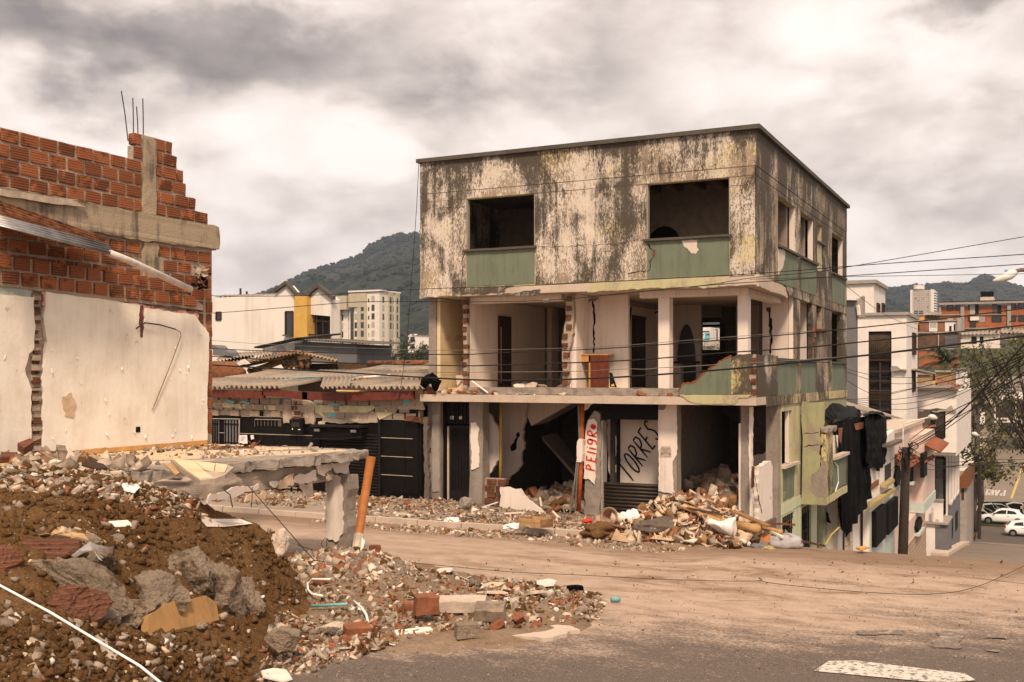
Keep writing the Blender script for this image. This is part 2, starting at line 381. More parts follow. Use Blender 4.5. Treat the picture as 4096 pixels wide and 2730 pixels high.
simple('grey_shard',(.33,.255,.19),var=.4,kind='obj'); simple('old_wood',(.25,.135,.06),var=.5,scale=4,kind='obj'); simple('bamboo',(.42,.25,.10),var=.35,kind='obj')
simple('rotten_wood',(.10,.055,.028),var=.5); simple('pine_board',(.46,.29,.14),var=.25); simple('fresh_wood',(.55,.29,.10),var=.2)
cch = concrete((.29,.22,.155),.5,1.5)
def dusty_chunk(g):
 c,h = cch(g); return g.mix(g.m('MULTIPLY',g.step(g.noise(g.pos((3.5,) * 3),1,6,.7,.4),.50,.62),.8),c,(.105,.058,.024)),h
mat('concrete_chunk',dusty_chunk,bs=1,bd=.06)
mat('orange_face',paintcoat((.36,.20,.075),.2,2),bs=.5,bd=.01)
simple('black_tile',(.007,.0058,.005),rough=.4,var=.3,spec=.12); simple('tile_line',(.50,.42,.34)); simple('black_paint',(.008,.0066,.006),rough=.6,var=.3,spec=.1)  # the plain black also serves as painted shade in cracks and openings
simple('dark_metal',(.016,.013,.011),rough=.6,var=.4,spec=.15); simple('shutter_metal',(.040,.027,.019),rough=.5,var=.35); simple('red_trim',(.13,.028,.016),rough=.6,var=.3)
simple('orange_pipe',(.40,.145,.04),rough=.5,var=.2); simple('orange_paint',(.40,.085,.018),rough=.5,var=.3); simple('rusty_metal',(.20,.075,.030),var=.6)
mat('rusty_sheet',lambda g: (lambda a: (g.ramp(a,[(.35,(.035,.020,.013)),(.5,(.16,.055,.022)),(.65,(.27,.11,.045))]),a))(g.noise(g.pos((7,7,7)),1,6,.65)),bs=.3)
mat('zinc_sheet',lambda g: (lambda a: (g.ramp(a,[(.35,(.16,.15,.145)),(.65,(.34,.32,.31))]),a))(g.noise(g.pos((3,3,3)),1,5,.6)),rough=.4,metal=.6,bs=.1)
mat('fibre_cement',concrete((.29,.232,.18),.5,.8),bs=.4,bd=.01)
simple('white_board',(.74,.66,.56),var=.12); simple('white_plastic',(.80,.76,.70),rough=.4,var=.08); simple('ceramic',(.62,.47,.36),rough=.3,var=.08,spec=.5)
simple('ceramic_inside',(.33,.215,.15),rough=.3,var=.1); simple('sackcloth',(.72,.68,.64),var=.12); simple('cardboard',(.46,.32,.20),var=.2); simple('grey_bag',(.36,.33,.33),rough=.6,var=.2)
simple('black_plastic',(.0035,.0032,.0032),rough=.5,var=.3,spec=.02); simple('cable_black',(.012,.010,.009),rough=.6); simple('cable_grey',(.17,.15,.13),rough=.7)
simple('rebar',(.050,.034,.024),rough=.7,var=.4); simple('cyan_plastic',(.16,.38,.37),rough=.5); simple('yellow_pipe',(.40,.27,.06),rough=.6); simple('red_spray',(.55,.045,.022),var=.15); simple('black_spray',(.016,.012,.010))
simple('pink_wall',(.62,.47,.40),var=.12,scale=2); simple('white_wall',(.74,.67,.61),var=.12,scale=1.5); simple('cream_wall',(.72,.64,.54),var=.12,scale=.6); simple('beige_wall',(.46,.39,.28),var=.1,scale=.6)
mat('stained_white',lambda g: g.mix(g.m('MULTIPLY',g.step(g.m('ADD',g.m('MULTIPLY',g.noise(g.pos((.9,.9,.05)),1,5,.65),.6),g.m('MULTIPLY',g.noise(g.pos((.25,.25,.2)),1,3),.5)),.50,.72),.5),(.76,.69,.62),(.50,.40,.32)))
simple('ochre_wall',(.60,.35,.085),var=.12,scale=2); simple('grey_wall',(.15,.142,.148),var=.15,scale=2); simple('brick_red_wall',(.33,.11,.04),var=.25,scale=1); simple('dull_brick_wall',(.26,.11,.062),var=.45,scale=1.2)
simple('brown_brick_wall',(.115,.062,.035),var=.5,scale=.8); simple('grey_stucco',(.33,.285,.245),var=.2,scale=3); simple('light_blue_trim',(.47,.52,.48),var=.1); simple('yellow_trim',(.38,.29,.12),var=.3,scale=8); simple('red_roof',(.25,.085,.042),var=.3,scale=6)
simple('terracotta_wall',(.34,.20,.10),var=.2); simple('cyan_paint',(.20,.45,.48),var=.15); simple('teal_paint',(.17,.42,.46),var=.1); simple('fence_orange',(.20,.075,.03),var=.3)
simple('faded_cream_paint',(.56,.49,.31),var=.25,scale=5); simple('mosaic_light',(.50,.36,.26)); simple('mosaic_dark',(.25,.15,.10)); simple('pipe_white',(.66,.58,.52),rough=.5)
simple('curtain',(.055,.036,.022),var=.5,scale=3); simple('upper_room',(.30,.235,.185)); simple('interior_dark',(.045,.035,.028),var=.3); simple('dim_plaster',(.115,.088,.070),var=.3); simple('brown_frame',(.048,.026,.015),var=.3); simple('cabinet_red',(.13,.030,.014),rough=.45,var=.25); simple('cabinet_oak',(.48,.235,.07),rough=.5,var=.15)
mat('glass',col=(.020,.018,.017),rough=.08,spec=.6); simple('pale_blind',(.40,.37,.33)); simple('car_white',(.80,.77,.74),rough=.2,var=.03,spec=.6); simple('tyre',(.015,.014,.013),rough=.8); simple('chrome',(.55,.55,.55),rough=.25,metal=.9,var=.05); simple('tail_red',(.35,.01,.01),rough=.3); simple('lamp_head',(.66,.63,.58),rough=.4); simple('photocell',(.20,.34,.50),rough=.3)
def leaves(a,b,c):
 return lambda g: g.ramp(g.n('ShaderNodeObjectInfo').outputs['Random'] if False else g.noise(g.pos((2.2,) * 3),1,3,.7),[(.35,a),(.5,b),(.68,c)])
mat('tree_leaf',leaves((.040,.046,.015),(.080,.080,.024),(.135,.112,.034)),rough=.7); mat('palm_leaf',leaves((.014,.024,.011),(.030,.045,.018),(.10,.085,.025)),rough=.55); mat('bush_leaf',leaves((.020,.030,.012),(.042,.055,.018),(.075,.080,.028)),rough=.7)
simple('bark',(.075,.052,.038),var=.4,scale=8); simple('pole_wood',(.035,.024,.017),var=.5,scale=8); simple('pole_concrete',(.16,.125,.10),var=.3,scale=5)
mat('forest_hill',lambda g: (lambda a,b,v: (g.mix(g.step(a,.42,.62),g.ramp(b,[(.35,(.009,.014,.010)),(.65,(.028,.036,.022))]),g.ramp(b,[(.35,(.019,.026,.016)),(.65,(.044,.050,.036))])),g.m('SUBTRACT',1.0,v)))(g.noise(g.pos((.006,) * 3),1,6,.62,.5),g.noise(g.pos((.05,) * 3),1,5,.65),g.vor(g.pos((.075,) * 3),1)),bs=1,bd=9,rough=1,spec=0)
mat('grass',earth((.020,.022,.008),(.045,.045,.016),(.085,.072,.030)),bs=.6,bd=.05,rough=1,spec=.1)
mat('wet_floor',lambda g: ({'col': g.mix(g.step(g.noise(g.pos((7,7,7)),1,4),.35,.65),(.10,.050,.022),(.17,.095,.045)),'rough': .06},None),spec=.6)
simple('floor_tile',(.60,.455,.30),var=.22,scale=5); simple('ceiling_paint',(.50,.42,.36),var=.12)
# ---------------------------------------------------------------- the lie of the land
PY = [-60,-9,-3.4,-2.4,0,12,30,46,62,82,95,100,101,150,226,330,700,1500]
PZ = [0,0,-.06,-.12,-.7,-3.7,-6.6,-7.75,-9.45,-11.9,-12.0,-12.05,-10.6,-8.3,0.5,8,24,60]
def prof(y): return float(np.interp(y,PY,PZ))
def road_z(x,y):
 if x > .6: return prof(y)
 lv = -.12 if y > -3.2 else float(np.interp(y,[-9,-3.2],[0,-.12]))
 if x < 0: return lv
 return lv + (prof(y) - lv) * (x / .6)
def grid(name,xs,ys,zf,m_,kind='structure',smooth=True,parent=None):
 V = [(x,y,zf(x,y)) for y in ys for x in xs]; n = len(xs)
 F = [(j * n + i,j * n + i + 1,(j + 1) * n + i + 1,(j + 1) * n + i) for j in range(len(ys) - 1) for i in range(n - 1)]
 return obj(name,V,F,m_,parent,smooth,kind=kind)
lin = lambda a,b,n: list(np.linspace(a,b,n))
grid('ground',lin(-1500,-60,12) + lin(-40,40,17) + lin(60,1500,12),lin(-150,-5,6) + lin(0,120,40) + lin(130,400,20) + lin(460,2600,20),
 lambda x,y: (prof(y) if y < 1500 else 60) - .45 - (.35 if y < 0 else 0),MT.grass)
xs = lin(-60,-14,12) + lin(-12,12,60) + lin(14,60,10)
grid('road',xs,lin(-60,-26,8) + lin(-25,0,90),lambda x,y: road_z(x,y) + .012 * noise.noise(Vector((x * .8,y * .8,0))),MT.dusty_road)
grid('side_street',lin(-.1,14,8),lin(-.05,81.9,70),lambda x,y: prof(y) + .004,MT.street_concrete)
for y in (52.5,58,63.5,69,74.5): grid('street_joint',[0,7,14],[y,y + .12],lambda x,yy: prof(yy) + .012,MT.dark_concrete)
grid('cross_street',lin(-60,60,9),lin(82,94,4),lambda x,y: prof(y) + .008,MT.asphalt)
grid('verge',lin(-60,60,61),lin(94,99.6,7),lambda x,y: prof(y) + .05 + .12 * noise.noise(Vector((x,y,0))),MT.grass)
grid('hill_road',lin(-6,34,9),lin(101.2,260,30),lambda x,y: prof(y) + .03,MT.street_concrete)
def pave_z(x,y): return -.20 * min(1,max(0,(x + 9) / 3.5)) * float(np.interp(y,[-3.15,-2.2,.6],[0,.15,1]))
grid('pavement',lin(-34,.25,60),lin(-3.155,.62,12),pave_z,MT.sidewalk_concrete)
k = MB()
for i in range(26):
 x0 = -30 + i * 1.15; k.box((x0,-3.3 + RU(-.015,.015),-.4),(x0 + 1.12,-3.153,.015 + RU(-.015,.01)))
o = k.build('kerb',MT.pale_concrete,kind='structure')
def strip(name,pts,m_,dz=.006,kind='structure'):
 V = [(p[0],p[1],road_z(*p) + dz + .010) for p in pts]
 return obj(name,V,[tuple(range(len(V)))],m_,kind=kind)
strip('road_marking',[xy(3315,2650,0),xy(3420,2648,0),xy(3860,2700,0),xy(3905,2728,0),xy(3760,2738,0),xy(3255,2690,0)],MT.road_paint)
for i in range(4):
 a,b = [(3735,2530,3850,2600),(3930,2545,4035,2560),(3925,2603,4000,2615),(3420,2525,3620,2545)][i][:2],[(3735,2530,3850,2600),(3930,2545,4035,2560),(3925,2603,4000,2615),(3420,2525,3620,2545)][i][2:]
 strip('road_marking',rag([xy(a[0] + 20,a[1],0),xy(b[0],a[1] + 3,0),xy(b[0] - 8,b[1],0),xy(a[0],b[1] - 4,0)],.03,.1,i),MT.worn_paint)
o = MB().ext('z',.05,rag([xy(*p,.0) for p in [(1950,2515),(2230,2505),(2320,2535),(2170,2570),(1990,2552)]],.04,.15,3),th=.12).build('concrete_apron',MT.pale_concrete,kind='structure')
# ---------------------------------------------------------------- dug-out earth of the demolished corner lot
KN = [(0,1900,14.95),(300,1880,15.5),(600,1960,14.4),(0,2100,11.75),(250,2100,12.2),(470,2090,12.67),(650,2080,13.3),(800,2075,13.9),(960,2098,14.8),(1085,2140,15.5),
 (0,2300,10.4),(300,2290,10.9),(560,2280,11.8),(800,2290,12.9),(950,2300,13.7),(0,2520,9.3),(300,2560,9.7),(0,2730,8.5),(300,2730,9.1),(450,2730,9.55),(600,2620,10.5),(850,2535,11.8),(1010,2490,12.9),(1130,2400,14.5),
 (500,2520,10.9),(700,2580,11.0)]
kp = [AT(*k_) for k_ in KN]
base = [(1255,2425),(1330,2480),(1290,2560),(1100,2650),(900,2735),(700,2900),(1180,2330)]
kp += [Vector((*xy(px,py,.0),.0)) for px,py in base[:-1]]
kp += [Vector((*xy(px,py,-.25),-.25)) for px,py in [(1420,2470),(1450,2600),(1250,2730),(1050,2900),(1500,2350),(1350,2330)]]
kp += [Vector(p) for p in [(-7.5,-13.6,1.9),(-9,-14.5,1.95),(-12,-14,2),(-12,-18,2),(-8,-18,1.9),(-6,-20,1.6),(-4,-21,1.2),(-1,-21,.5),(.5,-20,0),(1.5,-18,-.3),(0,-24,.3),(-12,-24,2),(-6,-12.1,0),(-9,-12,.3),(-12,-12,1),(-4.9,-11.6,.1),(-3.6,-10.6,-.2),(-2,-11,-.25),(0,-13,-.3),(-6,-9,-.2),(-9,-9,0)]]
KX = np.array([[p.x,p.y] for p in kp]); KZ = np.array([p.z for p in kp])
def tpsk(r2): return np.where(r2 > 1e-9,r2 * np.log(np.maximum(r2,1e-9)) * .5,0)
_d2 = ((KX[:,None] - KX[None]) ** 2).sum(-1); _n = len(KX)
_A = np.zeros((_n + 3,_n + 3)); _A[:_n,:_n] = tpsk(_d2) + np.eye(_n) * .02; _A[:_n,_n] = 1; _A[:_n,_n + 1:] = KX; _A[_n,:_n] = 1; _A[_n + 1:,:_n] = KX.T
_w = np.linalg.solve(_A,np.concatenate([KZ,np.zeros(3)]))
def mound_z(P):
 P = np.asarray(P,float); d2 = ((P[:,None] - KX[None]) ** 2).sum(-1)
 return tpsk(d2) @ _w[:_n] + _w[_n] + P @ _w[_n + 1:]
GX0,GX1,GY0,GY1,GN,GM = -13.0,1.2,-24.5,-10.4,290,290
gx = np.linspace(GX0,GX1,GN); gy = np.linspace(GY0,GY1,GM)
gP = np.array([(x,y) for y in gy for x in gx]); gZ = np.clip(mound_z(gP),-.4,2.05)
rough_ = np.array([noise.fractal(Vector((x * 1.6,y * 1.6,0)),.8,2.1,6) for x,y in gP])
ridg = np.array([noise.fractal(Vector((x * 7,y * 7,3)),.6,2.0,4) for x,y in gP])
gZ = gZ + np.where(gZ > -.05,1,.0) * (rough_ * .06 + ridg * .045 + np.array([noise.noise(Vector((x * 19,y * 19,8))) for x,y in gP]) * .022)
gZ2 = gZ.reshape(GM,GN)
obj('dirt_mound',[(gP[i,0],gP[i,1],gZ[i]) for i in range(len(gP))],[(j * GN + i,j * GN + i + 1,(j + 1) * GN + i + 1,(j + 1) * GN + i) for j in range(GM - 1) for i in range(GN - 1)],MT.dirt,smooth=True,kind='structure')
def lot_z(x,y):
 u = (x - GX0) / (GX1 - GX0) * (GN - 1); v = (y - GY0) / (GY1 - GY0) * (GM - 1)
 if u < 0 or v < 0 or u > GN - 2 or v > GM - 2: return -9
 i,j = int(u),int(v); a,b = u - i,v - j
 return float((gZ2[j,i] * (1 - a) + gZ2[j,i + 1] * a) * (1 - b) + (gZ2[j + 1,i] * (1 - a) + gZ2[j + 1,i + 1] * a) * b)
def hit(px,py,d0=7.5,d1=19):
 d = d0
 while d < d1:
  p = AT(px,py,d)
  if p.z < lot_z(p.x,p.y): return d
  d += .04
 return d1
def lump(x,y,cx,cy,r,h): return h * math.exp(-((x - cx) ** 2 + (y - cy) ** 2) / r ** 2)
def heap_z(x,y):
 """height of the loose rubble lying on road and pavement"""
 z = 0
 z += lump(x,y,-.75,-2.3,.75,.58) + lump(x,y,.0,-2.5,.7,.30) + lump(x,y,-1.6,-2.3,.6,.34) + lump(x,y,-1.3,1.6,1.1,.42) + lump(x,y,-1.7,3.4,1.5,.75)
 z += lump(x,y,-5.6,2.2,1.0,.22) + lump(x,y,-5.2,3.6,1.3,.5)
 z += lump(x,y,-4.9,-9.6,1.0,.22) + lump(x,y,-4.0,-10.2,1.2,.20) + lump(x,y,-3.0,-10.8,1.2,.20) + lump(x,y,-2.0,-11.6,1.3,.16) + lump(x,y,-.9,-11.2,.9,.10)
 return z
def ground_z(x,y):
 b = -9
 if -3.15 < y < .6 and x < .25: b = pave_z(x,y)
 elif y >= .6 and x < -.05: b = -.2
 else: b = road_z(x,y)
 return max(b + heap_z(x,y),lot_z(x,y))
# ---------------------------------------------------------------- left: party wall of the demolished house
WX = -9.0
wall = thing('brick_party_wall','ruined party wall of orange hollow bricks over peeling cream plaster','wall',(WX,-10,1.96))
TOPW = [(-17.5,7.29),(-9.31,7.29),(-9.31,7.69),(-9.04,7.69)]
BW,BH = .375,.245
courses = []                                    # (z of course bottom,y start,y end)
z0 = 6.33
for i,(ya,yb) in enumerate([(-17.4,-7.98),(-17.4,-8.33),(-17.4,-8.58),(-17.4,-8.66),(-9.93,-8.83),(-9.86,-8.95)]): courses.append((z0 + i * .2425,ya,yb))
outline = [(-17.4,1.5),(-7.86,1.5),(-7.86,5.86),(-7.73,5.86),(-7.73,6.31),(-7.98,6.33)]
for i,(zz,ya,yb) in enumerate(courses): outline += [(yb,zz),(yb,zz + .2425)]
outline += [(-9.86,7.785),(-9.86,7.545),(-9.93,7.545),(-9.93,7.30),(-17.4,7.30)]
o = MB().ext('x',WX - .03,[(a,b - .012) for a,b in outline],th=.13).build('mortar',MT.mortar,wall)
roughen(o,.012,6,cuts=3)
bvar = []
for i in range(6):
 bm = bmesh.new(); bmesh.ops.create_cube(bm,size=1)
 for v in bm.verts: v.co = Vector((v.co.x * .13,v.co.y * .322,v.co.z * .198)) + Vector([RU(-.008,.008) for _ in range(3)])
 bmesh.ops.bevel(bm,geom=bm.edges[:],offset=.008,segments=1,affect='EDGES')
 me = bpy.data.meshes.new('brick'); bm.to_mesh(me); bm.free(); me.materials.append(MT.clay_brick); bvar.append(me)
dvar = [m_.copy() for m_ in bvar]
for m_ in dvar: m_.materials[0] = MT.dirty_brick
def brick(y,z,sy=1,sz=1,m_=None,par=None,x=WX,dx=0):
 o = bpy.data.objects.new('brick',random.choice(dvar if m_ else bvar)); link(o,par or wall)
 o.location = (x - .065 + dx + RU(-.012,.006),y,z); o.scale = (1,sy * random.choice((1,1,-1)),sz); o.rotation_euler = (RU(-.02,.02),RU(-.025,.025),RU(-.02,.02))
 return o
def course(z,ya,yb,off=0,skip=()):
 y = yb; k = 0
 while y > ya + .08:
  L = BW if not (k == 0 and off) else BW * .5
  L = min(L,y - ya)
  if L > .10 and not any(a < y - L / 2 < b for a,b in skip): brick(y - L / 2,z + BH / 2 - .003,(L - .04) / .335)
  y -= L; k += 1
COLY = (-9.72,-9.42)                            # the concrete tie column in the parapet
for i,(zz,ya,yb) in enumerate(courses):
 course(zz,COLY[1] + .01,yb,i % 2)
 if i < 4: course(zz,-15.2,COLY[0] - .01,(i + 1) % 2)
 else: brick((-9.93 + COLY[0]) / 2 - .02 * (i - 4),zz + .12,.55)
b = MB().ext('x',WX + .05,rag([(-17.4,5.80),(-10.4,5.83),(-9.75,5.80),(-9.4,5.83),(-7.73,5.86),(-7.70,6.08),(-7.74,6.31),(-8.0,6.325),(-17.4,6.325)],.012,.15,2),th=.30).build('concrete_beam',MT.beam_concrete,wall); roughen(b,.01,5,2)
c = MB().ext('x',WX + .03,rag([(COLY[0],6.326),(COLY[1],6.326),(COLY[1] + .02,7.70),(COLY[0] + .02,7.72)],.012,.12,4),th=.2).build('tie_column',MT.beam_concrete,wall); roughen(c,.01,6,2)
c = MB().ext('x',WX + .02,rag([(-9.72,5.0),(-9.36,5.0),(-9.34,5.80),(-9.70,5.80)],.015,.1,9),th=.2).build('tie_column',MT.beam_concrete,wall)
for px,py,qx,qy in ((512,540,485,365),(534,545,531,393),(553,552,546,427),(573,555,571,395)):
 MB().tube([X(px,py + 25,WX - .05),X((px + qx) / 2,(py + qy) / 2,WX - .05) + Vector((0,.004,0)),X(qx,qy,WX - .05)],.011,5).build('rebar',MT.rebar,wall)
for i,zz in enumerate((5.55,5.305,5.06,4.815)):
 course(zz,-15.2,-7.88,i % 2,[(-9.78,-9.3),(-8.33,-8.1) if i == 1 else (9,9),(-13.4,-9.9) if i < 2 and False else (9,9)])
for i,zz in enumerate((4.575,4.335,4.09,3.85,3.61,3.37,3.13,2.89,2.65,2.41,2.17)): brick(-7.95,zz + BH / 2,.5,1); brick(-7.95,zz + BH / 2,.5,1,dx=-.12)
course(4.575,-8.6,-8.1,1); course(4.34,-8.28,-8.1,0)
for i,zz in enumerate((5.04,4.80)):
 y = -15.1 + i * .15
 while y < -8.6:
  o = brick(y + .17,zz + .12 - (y + 13.3) * .03,.93,1.02,dx=.09); y += .365
MB().ext('x',WX + .05,rag([(-13.4,4.77),(-8.2,4.62),(-8.2,4.72),(-9,5.08),(-13.4,5.28)],.012,.2,7),th=.1).build('mortar',MT.mortar,wall)
pl = rag([(-11.93,2.05),(-8.06,2.05),(-8.02,4.18),(-8.12,4.28),(-8.25,4.36),(-8.4,4.52),(-9.70,4.58),(-9.74,4.2),(-9.80,4.0),(-9.86,4.3),(-9.80,4.62),(-11.9,4.80),(-11.93,4.2),(-11.86,3.9),(-11.95,3.4)],.012,.12,5)
MB().ext('x',WX + .04,pl,th=.07).build('plaster',MT.peeling_white,wall)
MB().ext('x',WX + .04,rag([(-17,1.9),(-12.20,1.9),(-12.17,3.1),(-12.30,3.45),(-12.22,3.7),(-12.12,3.8),(-12.12,4.62),(-17,4.62)],.014,.12,8),th=.07).build('plaster',MT.peeling_white,wall)
MB().ext('x',WX + .025,rag([(-17,4.60),(-12.16,4.56),(-12.14,4.83),(-17,4.86)],.02,.12,18),th=.05).build('plaster',MT.grey_paint_patch,wall,label='bare grey-blue strip of old paint above the cream plaster')
MB().ext('x',WX + .028,rag([(-11.95,4.5),(-8.3,4.30),(-8.28,4.52),(-9.72,4.64),(-11.95,4.83)],.03,.1,28),th=.05).build('plaster',MT.pink_plaster,wall,label='torn strip of pink plaster along the old ceiling line')
y0 = -12.1
for i in range(16): brick(-12.05 + RU(-.02,.02),2.1 + i * .165,.42 + RU(-.08,.06),.55,1,dx=RU(-.03,.03)); MB().box((WX - .1,-12.14,2.1 + i * .165),(WX + RU(.0,.04),-11.97,2.13 + i * .165 + RU(0,.07))).build('mortar_lump',MT.mortar,wall,fix=False)
fl = MB(); r = random.Random(4)
for i in range(34):
 y = r.uniform(-12.9,-8.15); z = r.uniform(2.15,4.3)
 if -12.3 < y < -11.85: continue
 if r.random() < .5: z = 2.15 + (z - 2.15) * .7
 w = r.uniform(.012,.05); h = r.uniform(.02,.085); t = r.uniform(-.6,.6); cx,sx = math.cos(t),math.sin(t); out = r.uniform(.01,.035)
 fl.add([(WX + .043,y,z),(WX + .043 + out * .4,y + w * cx,z + w * sx),(WX + .043 + out,y + w * cx - h * sx * .6,z + w * sx - h * .9),(WX + .043 + out * .6,y - h * sx * .5,z - h)],[(0,1,2),(0,2,3)])
fl.build('peeling_paint',MT.peeling_white,wall,kind='stuff',fix=False)
MB().ext('x',WX + .055,rag([(-11.57,2.98),(-11.38,3.05),(-11.28,2.80),(-11.34,2.62),(-11.52,2.66)],.015,.08,3),th=.03).build('plaster',MT.tile_shard,wall,label='curled brown flap of plaster hanging off the cream wall')
MB().box((WX + .039,-9.93,2.30),(WX + .05,-9.83,2.40)).build('socket_hole',MT.black_paint,wall)
MB().box((WX + .041,-11.3,1.98),(WX + .06,-8.08,2.06)).build('skirting_board',MT.fresh_wood,wall)
MB().tube([X(545,1315,WX + .06),X(580,1292,WX + .09),X(640,1300,WX + .1),X(702,1318,WX + .1)],.014,6).build('conduit',MT.rebar,wall)
MB().tube([X(702,1318,WX + .1),X(722,1330,WX + .1),X(724,1345,WX + .1),X(690,1440,WX + .09),X(610,1642,WX + .06)],.008,5).build('wire',MT.rusty_metal,wall)
MB().ext('x',WX + .045,rag([(-9.82,4.62),(-9.75,4.62),(-9.76,4.05),(-9.83,4.05)],.02,.06,3),th=.02).build('chase',MT.dirty_brick,wall)
t = MB().ext('x',WX + .12,rag([yz(0,755,WX + .1),yz(120,775,WX + .1),yz(290,800,WX + .1),yz(342,830,WX + .1),yz(200,815,WX + .1),yz(0,782,WX + .1)],.006,.15,1),th=.05).build('plaster_strip',MT.chalk_plaster)
tag(t,'long pale plaster strip stuck on the concrete beam of the brick wall','strip')
def corrug(name,o,u,v,nu,pitch,amp,m_,nv=2,sag=0,parent=None,th=.008,jit=0,seed=0):
 """a corrugated sheet: ridges run along v; u is across the ridges"""
 o,u,v = Vector(o),Vector(u),Vector(v); n = u.cross(v).normalized(); k = max(4,int(u.length / pitch * 8)); V = []; F = []
 r = random.Random(seed)
 for j in range(nv + 1):
  for i in range(k + 1):
   s = i / k; t = j / nv; a = amp * math.sin(2 * math.pi * s * u.length / pitch)
   jj = (r.uniform(-jit,jit) if j in (0,nv) else 0)
   V.append(o + u * s + v * (t + jj) + n * (a - sag * 4 * t * (1 - t)))
 m_n = k + 1
 for j in range(nv):
  for i in range(k): F.append((j * m_n + i,j * m_n + i + 1,(j + 1) * m_n + i + 1,(j + 1) * m_n + i))
 N = len(V); V += [p - n * th for p in V]; F += [tuple(N + q for q in reversed(f)) for f in F]
 for i in range(k):
  F.append((i + N,i + 1 + N,i + 1,i)); F.append((nv * m_n + i,nv * m_n + i + 1,nv * m_n + i + 1 + N,nv * m_n + i + N))
 for j in range(nv):
  F.append((j * m_n,(j + 1) * m_n,(j + 1) * m_n + N,j * m_n + N)); F.append((j * m_n + k + N,(j + 1) * m_n + k + N,(j + 1) * m_n + k,j * m_n + k))
 return obj(name,V,F,m_,parent,smooth=True)
a,e = X(-40,852,WX + .55),X(434,978,WX + .50)
c = corrug('corrugated_sheet',X(-40,895,WX + .80),a - X(-40,895,WX + .80),e - a,4,.085,.022,MT.zinc_sheet)
tag(c,'bent grey zinc sheet leaning out of the brick wall','roof sheet')
a = X(-40,790,WX + .16); e = X(415,950,WX + .16)
c = corrug('corrugated_sheet',X(-40,858,WX + .52),a - X(-40,858,WX + .52),e - a,4,.09,.022,MT.rusty_sheet,8,jit=.012,seed=3)
tag(c,'rusty torn corrugated sheet lying above the grey zinc sheet','roof sheet')
p = MB().tube([X(425,1008,WX + .62),X(520,1045,WX + .56),X(762,1158,WX + .35)],.062,10).build('downpipe',MT.pipe_white,smooth=True)
tag(p,'white plastic pipe slanting down the brick wall','pipe')
cl = MB()
for i in range(26):
 q = X(RU(790,828),RU(1100,1160),WX + .1 + RR() * .12); d = Vector([RU(-.10,.10) for _ in range(3)]); f = Vector([RU(-.08,.08) for _ in range(3)])
 cl.add([q,q + d,q + d + f,q + f * .7],[(0,1,2,3)])
tag(cl.build('torn_plastic',MT.black_plastic,fix=False),'torn black plastic snagged at the end of the white pipe','plastic')
cl = MB()
for i in range(7):
 q = X(RU(795,825),RU(1075,1110),WX + .2); d = Vector([RU(-.12,.12) for _ in range(3)]); f = Vector([RU(-.09,.09) for _ in range(3)])
 cl.add([q,q + d,q + d + f,q + f * .7],[(0,1,2,3)])
tag(cl.build('torn_foil',MT.chalk_plaster,fix=False),'pale torn foil snagged on the bricks at the wall end','foil')
# ---------------------------------------------------------------- the floor slab left hanging over the street
FZ = 1.96
slab = thing('broken_floor_slab','broken concrete floor slab cantilevered over a single column','slab',(-5.5,-8.4,0))
outl = [(-9.03,-7.86),(-5.55,-7.86),(-5.26,-8.05),(-5.30,-8.9),(-5.36,-9.9),(-5.48,-10.6),(-5.72,-11.2),(-5.80,-11.9),(-5.70,-12.6),(-6.0,-13.6),(-9.03,-13.9)]
o = MB().ext('z',FZ,rag(outl,.09,.12,3,keep=(10,)),th=.15).build('slab',MT.grey_concrete,slab); roughen(o,.045,7,3)
o = MB().ext('z',FZ + .012,rag([(-9,-7.95),(-5.7,-7.95),(-5.5,-8.2),(-5.7,-9.6),(-6.2,-10.8),(-6.5,-12.2),(-7.4,-13.2),(-9,-13.4)],.06,.2,13),th=.02).build('tile_floor',MT.floor_tile,slab)
o = MB().box((-5.98,-12.9,1.46),(-5.62,-8.05,1.79)).build('edge_beam',MT.concrete,slab); roughen(o,.07,6,14)
o = MB().box((-9.0,-8.15,1.55),(-5.7,-7.9,1.80)).build('edge_beam',MT.concrete,slab); roughen(o,.03,4,6)
col_ = MB().ext('y',-8.50,rag([(-5.78,-.1),(-5.35,-.1),(-5.31,.5),(-5.30,1.55),(-5.76,1.55),(-5.77,.8)],.02,.15,5),th=.30).build('column',MT.grey_concrete,slab); roughen(col_,.022,5,4)
MB().ext('y',-8.535,rag([(-5.75,.42),(-5.55,.34),(-5.40,.50),(-5.39,1.1),(-5.45,1.5),(-5.74,1.55),(-5.76,1.0)],.02,.1,8),th=.03).build('plaster',MT.room_white,slab)
def hang(name,px,py,x,m_,seed,th=.03,par=None,lean=.0):
 pts = rag([yz(a,b,x) for a,b in zip(px,py)],.018,.07,seed)
 o = MB().ext('x',x,pts,th=th).build(name,m_,par or slab)
 return o
for i,(px,py,m_) in enumerate([((1265,1400,1392,1350,1330,1300,1280),(1868,1840,1890,1895,1868,1905,1900),'room_white'),((1180,1265,1270,1235,1200,1175),(1905,1882,1918,1935,1940,1925),'room_white'),((1200,1250,1256,1225,1215),(1940,1932,1980,1995,1985),'chalk_plaster'),
        ((1120,1178,1172,1112),(1920,1895,1945,1955),'tile_shard'),((845,1035,1030,830),(1975,1935,1960,2012),'room_paint'),((1082,1110,1112,1092),(1930,1925,1942,1950),'white_shard'),((990,1065,1062,980),(1985,1965,1995,2008),'tile_shard'),((1305,1335,1330,1312),(1895,1898,1920,1925),'chalk_plaster')]):
 hang('hanging_plaster',px,py,-5.53 + i * .006,MT[m_],i)
o = MB().box((-6.35,-13.25,.7),(-5.45,-12.75,1.72)).build('concrete_stub',MT.grey_concrete,slab); roughen(o,.06,3,5)
